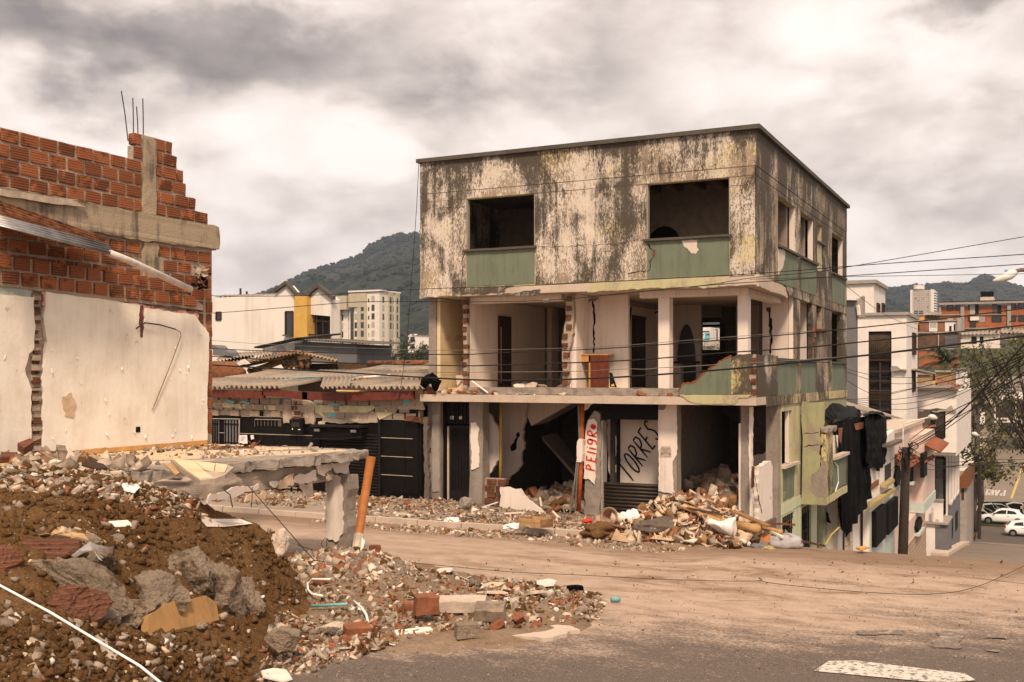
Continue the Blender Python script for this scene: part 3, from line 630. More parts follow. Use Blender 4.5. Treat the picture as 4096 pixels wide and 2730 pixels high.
MB().ext('z',FZ + .026,rag([(-8.75,-8.35),(-7.6,-8.3),(-7.35,-8.6),(-7.7,-9.15),(-8.8,-9.3)],.08,.3,4),th=.01).build('puddle',MT.wet_floor,slab)
tp = thing('tiled_floor_fragment','cream tiled floor fragment tilting off the broken slab','floor fragment',AT(800,1870,14.2))
cor = [AT(683,1838,15.2),AT(915,1862,14.9),AT(935,1870,14.7),AT(900,1900,14.0),AT(860,1915,13.8),AT(800,1922,13.7),AT(740,1885,14.4)]
m1 = MB(); n = len(cor); dn = Vector((0,0,-.06)); m1.add(cor + [p + dn for p in cor],[tuple(range(n)),tuple(reversed(range(n,2 * n)))] + [(i,(i + 1) % n,(i + 1) % n + n,i + n) for i in range(n)])
m1.build('screed',MT.concrete,tp)
for q in ([AT(690,1838,15.16),AT(775,1847,15.0),AT(815,1882,14.4),AT(742,1882,14.42)],[AT(778,1847,15.0),AT(860,1857,14.9),AT(855,1890,14.3),AT(819,1882,14.4)],[AT(745,1885,14.36),AT(816,1886,14.33),AT(850,1912,13.9),AT(800,1919,13.76)],[AT(864,1857,14.9),AT(912,1863,14.8),AT(898,1892,14.2),AT(859,1890,14.3)]):
 q = [p + Vector((0,0,.012)) for p in q]; MB().add(q + [p + Vector((0,0,-.012)) for p in q],[(0,1,2,3),(7,6,5,4),(0,4,5,1),(1,5,6,2),(2,6,7,3),(3,7,4,0)]).build('tile',MT.kitchen_tile,tp)
# ---------------------------------------------------------------- the ruined corner building
ruin = thing('ruined_building','half collapsed three storey corner building with mouldy cream and green facade','building',(-4.5,6,0))
XL,YR = -8.93,12.95
PLx,MLx = MT.weathered_plaster,MT.mouldy_plaster
def brick_y(x,y,z,sx=1,sz=1,par=None,m_=None):
 o = bpy.data.objects.new('brick',random.choice(dvar)); link(o,par or ruin); o.location = (x,y + .065,z); o.scale = (1,sx,sz)
 o.rotation_euler = (RU(-.03,.03),RU(-.03,.03),R_(90) + RU(-.04,.04)); return o
def crack(plane,c,pts,w=.012,par=None,seed=0,m_=None):
 """a crack, its inner shade painted as a flat jagged dark strip along measured points"""
 r = random.Random(seed); P = []
 for (a,b),(a2,b2) in zip(pts[:-1],pts[1:]):
  n = max(1,int(math.hypot(a2 - a,b2 - b) / .07))
  for k in range(n): P.append((a + (a2 - a) * k / n + r.uniform(-.018,.018),b + (b2 - b) * k / n + r.uniform(-.018,.018)))
 P.append(pts[-1]); L = []; Rr = []
 for i,(a,b) in enumerate(P):
  q = P[min(i + 1,len(P) - 1)]; p = P[max(i - 1,0)]; dx,dy = q[0] - p[0],q[1] - p[1]; l = math.hypot(dx,dy) or 1
  ww = w * r.uniform(.25,1.0) * (1 if 0 < i < len(P) - 1 else .1); L.append((a - dy / l * ww,b + dx / l * ww)); Rr.append((a + dy / l * ww,b - dx / l * ww))
 V = []; F = []
 def P3(p): return (p[0],c,p[1]) if plane == 'y' else (c,p[0],p[1])
 for a,b in zip(L,Rr): V += [P3(a),P3(b)]
 for i in range(len(P) - 1): F.append((2 * i,2 * i + 1,2 * i + 3,2 * i + 2))
 return obj('crack',V,F,m_ or MT.black_paint,par or ruin)
W1 = (-7.54,-5.57,6.56,7.905); W2 = (-2.63,-.60,6.56,7.905)
back = MB().ext('y',.018,rect(XL + .01,5.40,-.02,8.96),[rect(w[0] - .002,w[2],w[1] + .002,w[3]) for w in (W1,W2)],th=.15).build('wall_core',MT.yellow_paint,ruin)
MB().ext('y',0,rag([(XL,5.63),(W1[0],5.63),(W1[0],7.905),(XL,7.905)],.004,.2,1),th=.016).build('front_wall',PLx,ruin)
MB().ext('y',0,rag([(W1[1],5.63),(W2[0],5.63),(W2[0],7.905),(W1[1],7.905)],.004,.2,2),th=.016).build('front_wall',PLx,ruin)
MB().ext('y',0,rag([(W2[1],5.63),(0,5.63),(0,7.905),(W2[1],7.905)],.004,.2,3),th=.016).build('front_wall',PLx,ruin)
MB().ext('y',0,rect(XL,7.922,0,8.122),th=.016).build('front_wall',PLx,ruin)
MB().ext('y',-.006,rect(XL,8.14,0,8.97),th=.022).build('front_wall',PLx,ruin)
for w,sd_ in ((W1,1),(W2,2)):
 MB().ext('y',.006,rect(w[0] + .02,5.645,w[1] - .02,w[2] - .02),th=.01).build('green_panel',MT.green_paint,ruin)
 s_ = MB().box((w[0] - .07,-.07,w[2] - .02),(w[1] + .05,.12,w[2] + .035)).build('window_sill',MT.coping_stone,ruin); roughen(s_,.008,6,3)
 MB().box((w[0] + .002,.02,w[2] + .04),(w[0] + .03,.15,w[3] - .002)).build('window_frame',MT.grey_stucco,ruin)
 MB().box((w[1] - .03,.02,w[2] + .04),(w[1] - .002,.15,w[3] - .002)).build('window_frame',MT.grey_stucco,ruin)
MB().ext('y',-.004,rag([xz(2728,962,0),xz(2790,960,0),xz(2787,990,0),xz(2795,1002,0),xz(2780,1016,0),xz(2762,1012,0),xz(2752,996,0),xz(2735,985,0)],.01,.05,3),th=.012).build('plaster_patch',MT.room_paint,ruin)
MB().ext('y',-.005,rag([xz(2611,1000,0),xz(2622,1002,0),xz(2620,1022,0),xz(2610,1030,0)],.006,.05,3),th=.012).build('plaster_patch',MT.dirty_brick,ruin)
crack('y',-.004,[xz(2583,968,0),xz(2598,985,0),xz(2600,995,0),xz(2612,1002,0)],.02,seed=1); crack('y',-.004,[xz(2612,1030,0),xz(2601,1045,0),xz(2599,1082,0),xz(2560,1088,0),xz(2516,1092,0),xz(2515,1122,0)],.014,seed=2)
crack('y',-.004,[xz(1863,1010,0),xz(1850,1035,0),xz(1848,1110,0),xz(1845,1185,0)],.012,seed=3); crack('y',-.004,[xz(2165,1065,0),xz(2160,1090,0),xz(2148,1110,0),xz(2145,1140,0)],.012,seed=4)
crack('y',-.004,[xz(2150,990,0),xz(2300,985,0),xz(2480,975,0),xz(2560,962,0)],.006,seed=5); crack('y',-.004,[xz(1750,835,0),xz(1862,828,0)],.006,seed=6); crack('y',-.004,[xz(2990,950,0),xz(3010,935,0),xz(3024,970,0)],.01,seed=7)
crack('y',-.004,[xz(2920,745,0),xz(2980,740,0),xz(3000,715,0),xz(3020,705,0)],.008,seed=8)
c = MB().box((XL - .08,-.09,8.965),(.10,.16,9.065)).build('coping',MT.coping_stone,ruin); roughen(c,.006,5,6)
c = MB().box((-.15,.165,8.965),(.10,YR + .06,9.065)).build('coping',MT.coping_stone,ruin); roughen(c,.006,5,6)
o = MB().box((XL + .05,.0,5.40),(-.06,.30,5.605)).build('floor_edge',MT.pale_concrete,ruin); roughen(o,.012,4,6)
bt = [xz(a,b,0) for a,b in [(1690,1196),(1760,1186),(1845,1184),(1850,1178),(1900,1176),(1935,1180),(1965,1170),(2000,1172),(2022,1165)]]
MB().ext('y',-.022,rag([(XL,5.615),(XL,5.37)] + [(a,b) for a,b in bt[1:]] + [xz(2025,1150,0),(-6.15,5.615)],.012,.07,5,keep=(0,len(bt) + 1)),th=.025).build('plaster_band',PLx,ruin)
MB().ext('y',-.014,rag([xz(1960,1187,0),xz(2160,1180,0),xz(2163,1155,0),xz(2080,1170,0),xz(1990,1178,0)],.012,.07,6),th=.016).build('plaster_band',PLx,ruin)
MB().ext('y',-.018,rag([(-4.0,5.615),(-3.2,5.60),(-1.05,5.615),xz(2900,1128,0),xz(2870,1150,0),xz(2815,1156,0),xz(2790,1147,0),xz(2740,1153,0),xz(2700,1148,0),xz(2660,1155,0),xz(2600,1152,0),xz(2560,1158,0),xz(2500,1160,0),xz(2350,1170,0)],.014,.07,7,keep=(0,1)),th=.02).build('plaster_band',MT.yellow_paint,ruin)
SW = [(2.31,4.45,6.54,7.80),(5.10,7.0,6.54,7.79),(7.62,8.34,7.27,7.79),(10.05,12.2,6.53,7.81)]
holes = [rect(a,c_,b,d) for a,b,c_,d in SW]
MB().ext('x',-.018,rect(.165,5.40,YR - .01,8.96),holes,th=.15).build('wall_core',MT.yellow_paint,ruin)
MB().ext('x',0,rect(.0,5.63,YR,7.905),[rect(a,c_,b,d) for a,b,c_,d in SW],th=.016).build('side_wall',MLx,ruin)
MB().ext('x',0,rect(.0,7.922,YR,8.122),th=.016).build('side_wall',MLx,ruin)
MB().ext('x',.006,rect(-.004,8.14,YR,8.97),th=.022).build('side_wall',MLx,ruin)
for (a,b,c_,d),(ga,gb) in zip([SW[0],SW[1],SW[3]],[(2.38,4.7),(5.22,7.4),(10.1,12.6)]):
 MB().ext('x',.005,rag(rect(ga,5.645,gb,c_ - .03),.006,.3,2),th=.02).build('green_panel',MT.green_paint,ruin)
 s_ = MB().box((-.12,a - .05,c_ - .025),(.07,gb + .06,c_ + .035)).build('window_sill',MT.coping_stone,ruin); roughen(s_,.008,6,3)
 MB().box((-.16,b - .03,c_ + .04),(-.02,b - .001,d - .002)).build('window_frame',MT.room_white,ruin)
MB().ext('x',.009,rag([yz(3113,995,0),yz(3140,1002,0),yz(3138,1040,0),yz(3128,1075,0),yz(3112,1100,0)],.02,.1,3),th=.02).build('plaster_patch',MT.room_paint,ruin)
s_ = MB().box((-.1,7.55,7.215),(.06,8.75,7.268)).build('window_sill',MT.coping_stone,ruin)
MB().ext('x',.003,rag([yz(3270,970,0),yz(3287,975,0),yz(3288,1090,0),yz(3268,1080,0)],.03,.15,3),th=.02).build('plaster_patch',MT.yellow_paint,ruin)
MB().box((-.14,7.63,7.28),(-.12,8.33,7.78)).build('vent_infill',MT.pink_wall,ruin)
o = MB().box((-.30,.02,5.40),(-.03,YR - .02,5.605)).build('floor_edge',MT.pale_concrete,ruin); roughen(o,.012,4,6)
MB().ext('x',.018,rag([(3.0,5.615),(YR,5.615),(YR,5.38),(3.6,5.38),(3.45,5.5)],.012,.1,5,keep=(0,)),th=.02).build('plaster_band',MLx,ruin)
o = MB().ext('y',-.05,rag([xz(2905,1143,-.05),xz(2935,1120,-.05),xz(2965,1108,-.05),xz(3024,1108,-.05),xz(3026,1140,-.05)],.012,.08,4),th=.06).build('broken_edge',MT.pale_concrete,ruin)
o = MB().ext('x',.06,rag([(.0,5.37),(.0,5.68),(1.5,5.60),(2.9,5.56),(3.0,5.45),(3.2,5.30),(2.9,5.33)],.014,.1,4),th=.1).build('broken_edge',MT.pale_concrete,ruin)
box('roof_slab',(XL + .17,.17,8.3),(-.18,YR - .2,8.45),MT.dark_concrete,ruin)
box('third_floor_slab',(XL + .06,.305,5.405),(-.31,YR - .02,5.60),MT.ceiling_paint,ruin)
IW = MT.upper_room
box('inner_wall',(-8.7,4.2,5.61),(-.2,4.32,8.29),IW,ruin); box('inner_wall',(-4.6,.2,5.61),(-4.48,4.19,8.29),IW,ruin); box('inner_wall',(-4.47,2.55,5.61),(-.2,2.67,8.29),IW,ruin)
box('outer_wall',(XL,.17,5.4),(XL + .15,YR,8.96),PLx,ruin); box('outer_wall',(XL + .16,YR - .15,5.4),(-.17,YR,8.96),MLx,ruin)
for i in range(7): box('ceiling_beam',(-4.4 + i * .6,.2,8.12),(-4.28 + i * .6,4.19,8.28),MT.rotten_wood,ruin)
aw_ = Y(2655,920,2.5); MB().ext('y',2.52,[(aw_.x - .45,5.62),(aw_.x + .45,5.62)] + [(aw_.x + .45 * math.cos(t),6.75 + .5 * math.sin(t)) for t in np.linspace(0,math.pi,9)],th=.02).build('arch_shade',MT.black_paint,ruin)  # flat black arch on the wall, painted shade in place of an opening
for i in range(3): box('inner_wall',(-3.9,4.33 + i * 2.4,5.61),(-.2,4.4 + i * 2.4,8.29),IW,ruin)
o = MB().ext('z',2.83,rect(XL,.0,.0,YR),th=.185).build('second_floor_slab',MT.pale_concrete,ruin); roughen(o,.008,3,5)
o = MB().ext('z',3.015,rag([(-7.7,.42),(-.3,.42),(-.3,.75),(-7.7,.75)],.03,.12,4),th=.18).build('broken_wall_base',MT.grey_concrete,ruin); roughen(o,.03,5,3)
box('floor',(-8.5,.76,2.84),(-.2,YR - .1,3.0),MT.floor_tile,ruin)
for a,b in ((-7.74,-5.1),(-3.0,-.32)): box('ceiling_beam',(a,.58,5.235),(b,.85,5.398),MT.room_white,ruin)
box('ceiling_beam',(-.62,.86,5.24),(-.34,4.28,5.398),MT.room_white,ruin)
for a,b in ((-2.53,-2.25),(-.575,-.335)):
 box('column',(a,.60,3.0),(b,.90,5.233),MT.room_white,ruin)
RP = MT.room_paint
o = MB().box((XL,.45,2.83),(-8.71,9,5.398)).build('outer_wall',MT.grey_concrete,ruin)
box('tiled_wall',(-8.705,.50,2.835),(-8.60,8,5.39),MT.kitchen_tile,ruin)
for i in range(14): MB().box((-8.599,.52,3.0 + i * .17),(-8.596,8,3.004 + i * .17)).build('tile_joint',MT.tile_shard,ruin,fix=False) if i % 2 == 0 else None
for i in range(4): MB().ext('x',-8.592,rag(rect(.7 + i * .62,4.28,1.05 + i * .62,4.44),.02,.05,i),th=.004).build('tile_ornament',MT.tile_shard,ruin)
o = MB().box((-7.88,.45,3.0),(-7.76,.62,5.398)).build('broken_wall_edge',MT.mortar,ruin); roughen(o,.035,6,4)
for i in range(10): brick_y(-7.82 + RU(-.02,.02),.43 + RU(-.02,.02),3.15 + i * .235,.4,.62)
box('partition',(-7.87,.63,3.0),(-7.75,5.4,5.398),MT.room_white,ruin)
box('partition',(-8.58,7.0,3.0),(-7.88,7.1,5.398),MT.kitchen_tile,ruin)
dy0,dy1 = X(1993,1300,-7.745).y,X(2040,1300,-7.745).y
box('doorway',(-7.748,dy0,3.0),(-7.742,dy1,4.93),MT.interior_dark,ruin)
for a,b in ((dy0 - .02,dy0 + .06),(dy1 - .55,dy1)): box('door_frame',(-7.75,a,3.0),(-7.70,b,4.95),MT.brown_frame,ruin)
box('door_frame',(-7.75,dy0,4.93),(-7.70,dy1,5.0),MT.brown_frame,ruin)
MB().ext('x',-7.738,rag(rect(dy0 + .10,3.1,dy0 + .75,4.7),.05,.2,2),th=.004).build('tile_patch',MT.kitchen_tile,ruin)
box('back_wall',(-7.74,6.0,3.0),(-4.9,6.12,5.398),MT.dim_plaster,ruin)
MB().ext('y',5.995,rag([(-7.5,3.0),(-5.0,3.0),(-5.0,5.05),(-5.9,5.15),(-7.2,5.12),(-7.4,4.8)],.05,.2,4),th=.004).build('wall_paint',RP,ruin)
box('partition',(-7.70,5.45,3.0),(-7.55,5.99,5.398),RP,ruin)
MB().ext('z',5.40,rag([(-6.9,2.2),(-5.2,2.0),(-5.1,2.5),(-6.6,2.8)],.06,.2,3),th=.012).build('ceiling_stain',MT.dark_concrete,ruin)
for px in (2145,2192): MB().box((Y(px,1470,5.99).x - .12,5.975,Y(px,1470,5.99).z - .06),(Y(px,1470,5.99).x + .12,5.99,Y(px,1470,5.99).z + .08)).build('wall_socket',MT.grey_stucco,ruin)
o = MB().ext('y',.46,rag([(-5.0,3.0),(-4.86,3.0),(-4.83,4.0),(-4.72,4.4),(-4.72,5.39),(-4.90,5.39),(-4.93,4.7),(-5.04,4.2)],.015,.1,2),th=.14).build('broken_wall_edge',MT.mortar,ruin)
for i in range(10): brick_y(-4.93 + .10 * (i > 5) + RU(-.02,.02),.42,3.15 + i * .235,.42,.62)
box('partition',(-4.98,.61,3.0),(-4.84,5.99,5.398),MT.room_white,ruin)
box('partition',(-4.83,1.45,3.0),(-3.62,1.57,5.398),MT.room_white,ruin)
box('partition',(-4.83,.62,3.0),(-4.70,1.44,5.398),MT.room_white,ruin)
xa = Y(2397,1400,1.5).x
box('partition',(xa - .12,1.58,3.0),(xa,6.0,5.398),RP,ruin)
for pts,w in (([xz(2368,1190,1.44),xz(2376,1250,1.44),xz(2376,1330,1.44),xz(2374,1415,1.44)],.035),([xz(2338,1240,1.44),xz(2340,1330,1.44),xz(2337,1420,1.44),xz(2340,1480,1.44),xz(2335,1550,1.44)],.028)): crack('y',1.443,pts,w,seed=int(w * 1000))
MB().ext('y',1.437,rag([xz(2340,1195,1.44),xz(2395,1192,1.44),xz(2380,1208,1.44),xz(2345,1210,1.44)],.02,.08,3),th=.005).build('plaster_patch',MT.grey_concrete,ruin)
MB().ext('y',1.437,rag([xz(2318,1245,1.44),xz(2337,1243,1.44),xz(2338,1283,1.44),xz(2318,1285,1.44)],.01,.08,3),th=.005).build('plaster_patch',MT.room_paint,ruin)
for a,b in ((1250,1255),(1320,1310)):
 MB().bar(Y(2285,a,1.0),Y(2316,b,1.42),.05,.03).build('broken_batten',MT.brown_frame,ruin)
ya,yb = X(2527,1400,xa + .002).y,X(2577,1400,xa + .002).y
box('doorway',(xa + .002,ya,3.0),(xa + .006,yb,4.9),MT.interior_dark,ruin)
for a,b in ((ya,ya + .10),(yb - .9,yb - .05)): box('door_frame',(xa + .003,a,3.0),(xa + .06,b,4.92),MT.brown_frame,ruin)
box('door_frame',(xa + .003,ya,4.92),(xa + .06,yb,5.02),MT.brown_frame,ruin)
MB().bar(X(2509,1370,xa + .05),X(2525,1230,xa + .05),.06,.03).build('broken_batten',MT.brown_frame,ruin)
box('ceiling_joist',(xa + .01,1.6,5.28),(xa + .2,5.9,5.397),MT.grey_concrete,ruin)
x0,x1 = Y(2570,1400,6).x,Y(2803,1400,6).x
ax0,ax1 = Y(2703,1400,6).x,Y(2783,1400,6).x
arch = [(ax1,3.0),(ax1,3.7)] + [((ax0 + ax1) / 2 + (ax1 - ax0) / 2 * math.cos(t),3.7 + 1.15 * math.sin(t)) for t in np.linspace(0,math.pi,14)[1:-1]] + [(ax0,3.7),(ax0,3.0)]
MB().ext('y',6.01,[(x0,3.0),(x0,5.398),(x1,5.398),(x1,3.0)] + arch,th=.14).build('arch_wall',MT.room_paint,ruin)
MB().ext('y',6.0,rag([xz(2580,1345,6),xz(2640,1350,6),xz(2640,1240,6),xz(2625,1245,6),xz(2600,1290,6),xz(2597,1330,6)],.02,.1,3),th=.008).build('wall_paint',RP,ruin)
crack('y',5.99,[xz(2640,1240,6),xz(2610,1260,6),xz(2592,1300,6),xz(2590,1345,6)],.06,seed=11)
MB().box((Y(2695,1450,5.6).x,5.5,Y(2695,1453,5.6).z),(Y(2785,1450,5.6).x,5.99,Y(2695,1446,5.6).z)).build('counter_top',MT.brown_frame,ruin)
MB().box((Y(2697,1450,5.7).x,5.7,3.0),(Y(2722,1450,5.7).x,5.99,Y(2695,1456,5.7).z)).build('counter_leg',RP,ruin)
wx0,wx1 = Y(2808,1350,YR - .14).x,Y(2878,1350,YR - .14).x; wz0,wz1 = Y(2840,1400,YR - .14).z,Y(2840,1290,YR - .14).z
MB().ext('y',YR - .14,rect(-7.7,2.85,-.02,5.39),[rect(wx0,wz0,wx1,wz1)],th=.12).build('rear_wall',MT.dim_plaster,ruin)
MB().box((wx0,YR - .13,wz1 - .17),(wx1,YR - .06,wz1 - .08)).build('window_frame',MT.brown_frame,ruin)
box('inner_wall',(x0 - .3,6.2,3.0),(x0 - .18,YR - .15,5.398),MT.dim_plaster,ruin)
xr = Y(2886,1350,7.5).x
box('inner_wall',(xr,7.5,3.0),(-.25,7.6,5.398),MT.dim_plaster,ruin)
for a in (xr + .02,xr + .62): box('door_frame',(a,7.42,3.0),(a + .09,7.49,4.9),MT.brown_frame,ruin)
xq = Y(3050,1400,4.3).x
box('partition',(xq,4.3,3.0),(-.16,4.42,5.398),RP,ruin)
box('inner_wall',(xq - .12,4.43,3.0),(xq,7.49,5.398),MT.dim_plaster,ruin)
crack('y',4.293,[xz(3078,1230,4.3),xz(3082,1290,4.3),xz(3085,1350,4.3),xz(3080,1420,4.3)],.05,seed=13)
MB().ext('y',4.29,rag([xz(3064,1232,4.3),xz(3084,1230,4.3),xz(3078,1262,4.3)],.015,.08,3),th=.008).build('broken_hole',MT.interior_dark,ruin)
box('column',(-.15,4.30,2.83),(-.03,4.42,5.398),MT.room_white,ruin)
MB().ext('x',.0,rag(rect(4.30,3.72,5.06,5.40),.008,.1,3),th=.03).build('side_wall',MLx,ruin)
MB().ext('x',.0,rag([(6.75,3.75),(6.75,5.40),(7.45,5.40),(7.5,4.62),(7.3,4.5),(7.35,3.75)],.02,.1,3),th=.12).build('side_wall',MLx,ruin)
MB().ext('x',.0,rag([(7.35,3.75),(7.4,4.6),(8.2,4.68),(8.25,5.40),(10.0,5.40),(10.0,3.72)],.015,.1,3),th=.15).build('side_wall',MLx,ruin)
MB().ext('x',.0,[(11.9,3.72),(11.9,5.40),(YR,5.40),(YR,3.72)],th=.15).build('side_wall',MLx,ruin)
for i in range(5): o = brick(7.0 + RU(-.15,.2),4.0 + i * .16,.6,.6,par=ruin,x=.03)
s_ = MB().box((-.15,7.3,4.63),(.12,8.6,4.70)).build('broken_sill',MT.dirty_brick,ruin); roughen(s_,.04,4,3)
box('partition',(-2.2,6.8,3.0),(-.16,6.9,5.398),RP,ruin)
px_ = [(2707,1578),(2735,1540),(2752,1537),(2768,1538),(2784,1530),(2815,1500),(2838,1482),(2862,1466),(2880,1450),(2905,1440),(2925,1430)]
gp = rag([xz(a,b,0) for a,b in px_],.012,.07,3,closed=False) + [xz(2925,1578,0)]
MB().ext('y',.0,gp,th=.13).build('parapet',MT.green_paint,ruin,label='green painted parapet broken off in a slope')
core = [(a,b + .035) for a,b in rag([xz(a - 4,b - 3,0) for a,b in px_],.02,.06,8,closed=False)] + [xz(2925,1578,0)]
MB().ext('y',.02,core,th=.09).build('parapet_core',MT.clay_brick,ruin)
MB().ext('y',-.006,rag([xz(2925,1578,0),xz(2925,1428,0),xz(2960,1418,0),xz(3012,1418,0),xz(3010,1490,0),xz(2995,1500,0),xz(3010,1560,0),xz(3008,1578,0)],.012,.08,3,keep=(0,)),th=.13).build('parapet',MT.mouldy_yellow,ruin)
MB().ext('y',.008,rect(-.35,2.84,-.02,3.82),th=.12).build('parapet_core',MT.mortar,ruin)
for i in range(4): brick_y(-.06,-.012,2.95 + i * .24,.3,.7)
MB().ext('x',.0,rag(rect(.16,2.84,2.30,3.82),.014,.1,3),th=.12).build('parapet',MLx,ruin)
for a,b in ((2.38,4.6),(5.22,7.35),(10.1,12.6)):
 MB().ext('x',-.004,rect(a,2.84,b,3.70),th=.12).build('green_panel',MT.green_paint,ruin)
 s_ = MB().box((-.14,a - .1,3.705),(.06,b + .1,3.765)).build('window_sill',MT.coping_stone,ruin); roughen(s_,.012,6,3)
for a,b in ((4.61,5.21),(7.36,10.09),(12.61,YR)): MB().ext('x',.0,rect(a,2.84,b,3.715),th=.12).build('parapet',MLx,ruin)
MB().ext('y',-.02,rag([xz(2718,1580,0),xz(3012,1580,0),xz(2990,1592,0),xz(2955,1592,0),xz(2945,1612,0),xz(2935,1620,0),xz(2780,1614,0),xz(2755,1606,0),xz(2738,1590,0)],.012,.08,3,keep=(0,)),th=.02).build('plaster_band',MT.yellow_paint,ruin)
MB().ext('x',.02,rag([(1.0,2.84),(YR - .02,2.84),(YR,2.60),(1.05,2.60)],.01,.1,3,keep=(0,)),th=.02).build('plaster_band',MT.mouldy_yellow,ruin)
GP = MT.grey_concrete
o = MB().box((-8.93,.6,-.3),(-8.66,.9,2.64)).build('column',GP,ruin); roughen(o,.02,4,4)
MB().ext('y',.57,rag([(-8.90,.2),(-8.68,.2),(-8.67,2.3),(-8.90,2.25)],.012,.1,3),th=.03).build('plaster',MT.grey_stucco,ruin)
for i in range(11): brick_y(-9.04 + RU(-.03,.02),.66 + RU(0,.06),.1 + i * .24,.3,.6) if i % 3 else None
MB().box((-9.1,.68,-.1),(-8.95,.85,2.6)).build('mortar',MT.mortar,ruin)
dr = MB().box((-8.58,.82,-.1),(-7.79,.87,1.98)).build('entrance_door',MT.dark_metal,ruin)
for i in range(7): box('door_slat',(-8.42 + i * .09,.80,.25),(-8.375 + i * .09,.818,1.9),MT.black_paint,dr)
box('door_frame',(-8.66,.75,-.1),(-8.59,.86,2.6),MT.black_paint,ruin); box('door_frame',(-8.55,.78,-.1),(-8.50,.815,1.95),MT.pale_concrete,ruin)
box('transom',(-8.58,.80,2.03),(-7.76,.84,2.62),MT.black_paint,ruin)
for i in range(6): box('transom_bar',(-8.5 + i * .13,.775,2.05),(-8.475 + i * .13,.797,2.6),MT.dark_metal,ruin)
o = MB().box((-7.76,.58,-.3),(-7.36,.95,2.64)).build('column',GP,ruin); roughen(o,.03,4,5)
MB().ext('y',.545,rag([xz(1884,1690,.55),xz(1905,1692,.55),xz(1917,1720,.55),xz(1910,1760,.55),xz(1917,1800,.55),xz(1915,1870,.55),xz(1885,1880,.55)],.014,.07,3),th=.05).build('plaster',MT.room_white,ruin)
MB().ext('y',1.2,rag([xz(1937,1650,1.2),xz(1955,1655,1.2),xz(1985,1700,1.2),xz(2002,1745,1.2),xz(2003,1835,1.2),xz(1985,1850,1.2),xz(1965,1890,1.2),xz(1940,1903,1.2)],.014,.08,6),th=.1).build('plaster',MT.room_white,ruin)
MB().tube([Y(2004,1612,1.1),Y(2003,1800,1.1),Y(2000,1960,1.1)],.045,8).build('gas_pipe',MT.yellow_pipe,ruin,smooth=True)
MB().ext('y',2.2,rag([xz(2006,1600,2.2),xz(2110,1600,2.2),xz(2100,1690,2.2),xz(2090,1720,2.2),xz(2096,1795,2.2),xz(2085,1810,2.2),xz(2084,1865,2.2),xz(2062,1890,2.2),xz(2025,1925,2.2),xz(2006,1915,2.2)],.016,.08,8),th=.12).build('inner_wall',RP,ruin)
crack('y',2.19,[xz(2075,1730,2.2),xz(2065,1765,2.2),xz(2045,1805,2.2)],.10,seed=5)
st = MB(); p0,p1 = Y(2125,1705,2.4),Y(2330,1590,2.4)
st.add([p0,p1,p1 + Vector((0,1.1,.05)),p0 + Vector((0,1.1,.05)),p0 + Vector((-.25,0,.55)),p1 + Vector((-.25,0,.55)),p1 + Vector((-.25,1.1,.6)),p0 + Vector((-.25,1.1,.6))],[(0,1,2,3),(7,6,5,4),(0,4,5,1),(1,5,6,2),(2,6,7,3),(3,7,4,0)])
st.build('stair_flight',RP,ruin)
DP = MT.interior_dark;
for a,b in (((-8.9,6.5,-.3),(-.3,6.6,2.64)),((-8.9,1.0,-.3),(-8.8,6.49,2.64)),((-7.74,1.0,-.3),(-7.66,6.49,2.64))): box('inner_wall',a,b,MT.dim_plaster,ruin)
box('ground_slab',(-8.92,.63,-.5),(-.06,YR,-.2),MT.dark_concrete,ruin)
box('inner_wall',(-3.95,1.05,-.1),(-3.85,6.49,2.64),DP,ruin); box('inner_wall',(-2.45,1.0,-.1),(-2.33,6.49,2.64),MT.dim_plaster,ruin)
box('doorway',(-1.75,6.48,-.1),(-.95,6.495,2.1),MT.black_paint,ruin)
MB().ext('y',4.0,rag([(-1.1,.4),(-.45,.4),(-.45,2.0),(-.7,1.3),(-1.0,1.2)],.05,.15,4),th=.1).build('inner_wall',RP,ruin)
MB().ext('y',5.2,rag([xz(2690,1600,5.2),xz(2785,1600,5.2),xz(2782,1760,5.2),xz(2800,1800,5.2),xz(2795,1850,5.2),xz(2840,1870,5.2),xz(2870,1940,5.2),xz(2690,1960,5.2)],.03,.15,4),th=.1).build('inner_wall',MT.room_paint,ruin)
MB().ext('y',5.6,rag([xz(2880,1600,5.6),xz(2960,1600,5.6),xz(2960,1690,5.6),xz(2900,1660,5.6)],.03,.15,5),th=.1).build('inner_wall',MT.dim_plaster,ruin)
MB().ext('y',3.2,rag([xz(2700,1640,3.2),xz(2725,1700,3.2),xz(2712,1735,3.2),xz(2690,1735,3.2)],.02,.1,5),th=.06).build('plaster',MT.room_paint,ruin)
s_ = MB(); a,b = Y(2165,1745,2.0),Y(2310,1905,1.6); s_.add([a,b,b + Vector((.1,.8,-.15)),a + Vector((.1,.8,.05)),a + Vector((0,.05,-.1)),b + Vector((0,.05,-.14)),b + Vector((.1,.85,-.3)),a + Vector((.1,.85,-.05))],[(0,1,2,3),(7,6,5,4),(0,4,5,1),(1,5,6,2),(2,6,7,3),(3,7,4,0)])
s_.build('fallen_panel',MT.dim_plaster,ruin)
for r_ in range(4):
 for k in range(2): brick_y(-7.20 + k * .31 + (r_ % 2) * .06,.66,.02 + r_ * .17,.85,.68)
MB().box((-7.36,.70,-.1),(-6.8,.82,.62)).build('mortar',MT.mortar,ruin)
MB().ext('y',.60,rag([xz(2000,1950,.6),xz(2075,1957,.6),xz(2092,1985,.6),xz(2112,2005,.6),xz(2140,2025,.6),xz(2180,2055,.6),xz(2215,2075,.6),xz(2000,2075,.6)],.016,.08,12),th=.16).build('low_wall',MT.room_white,ruin)
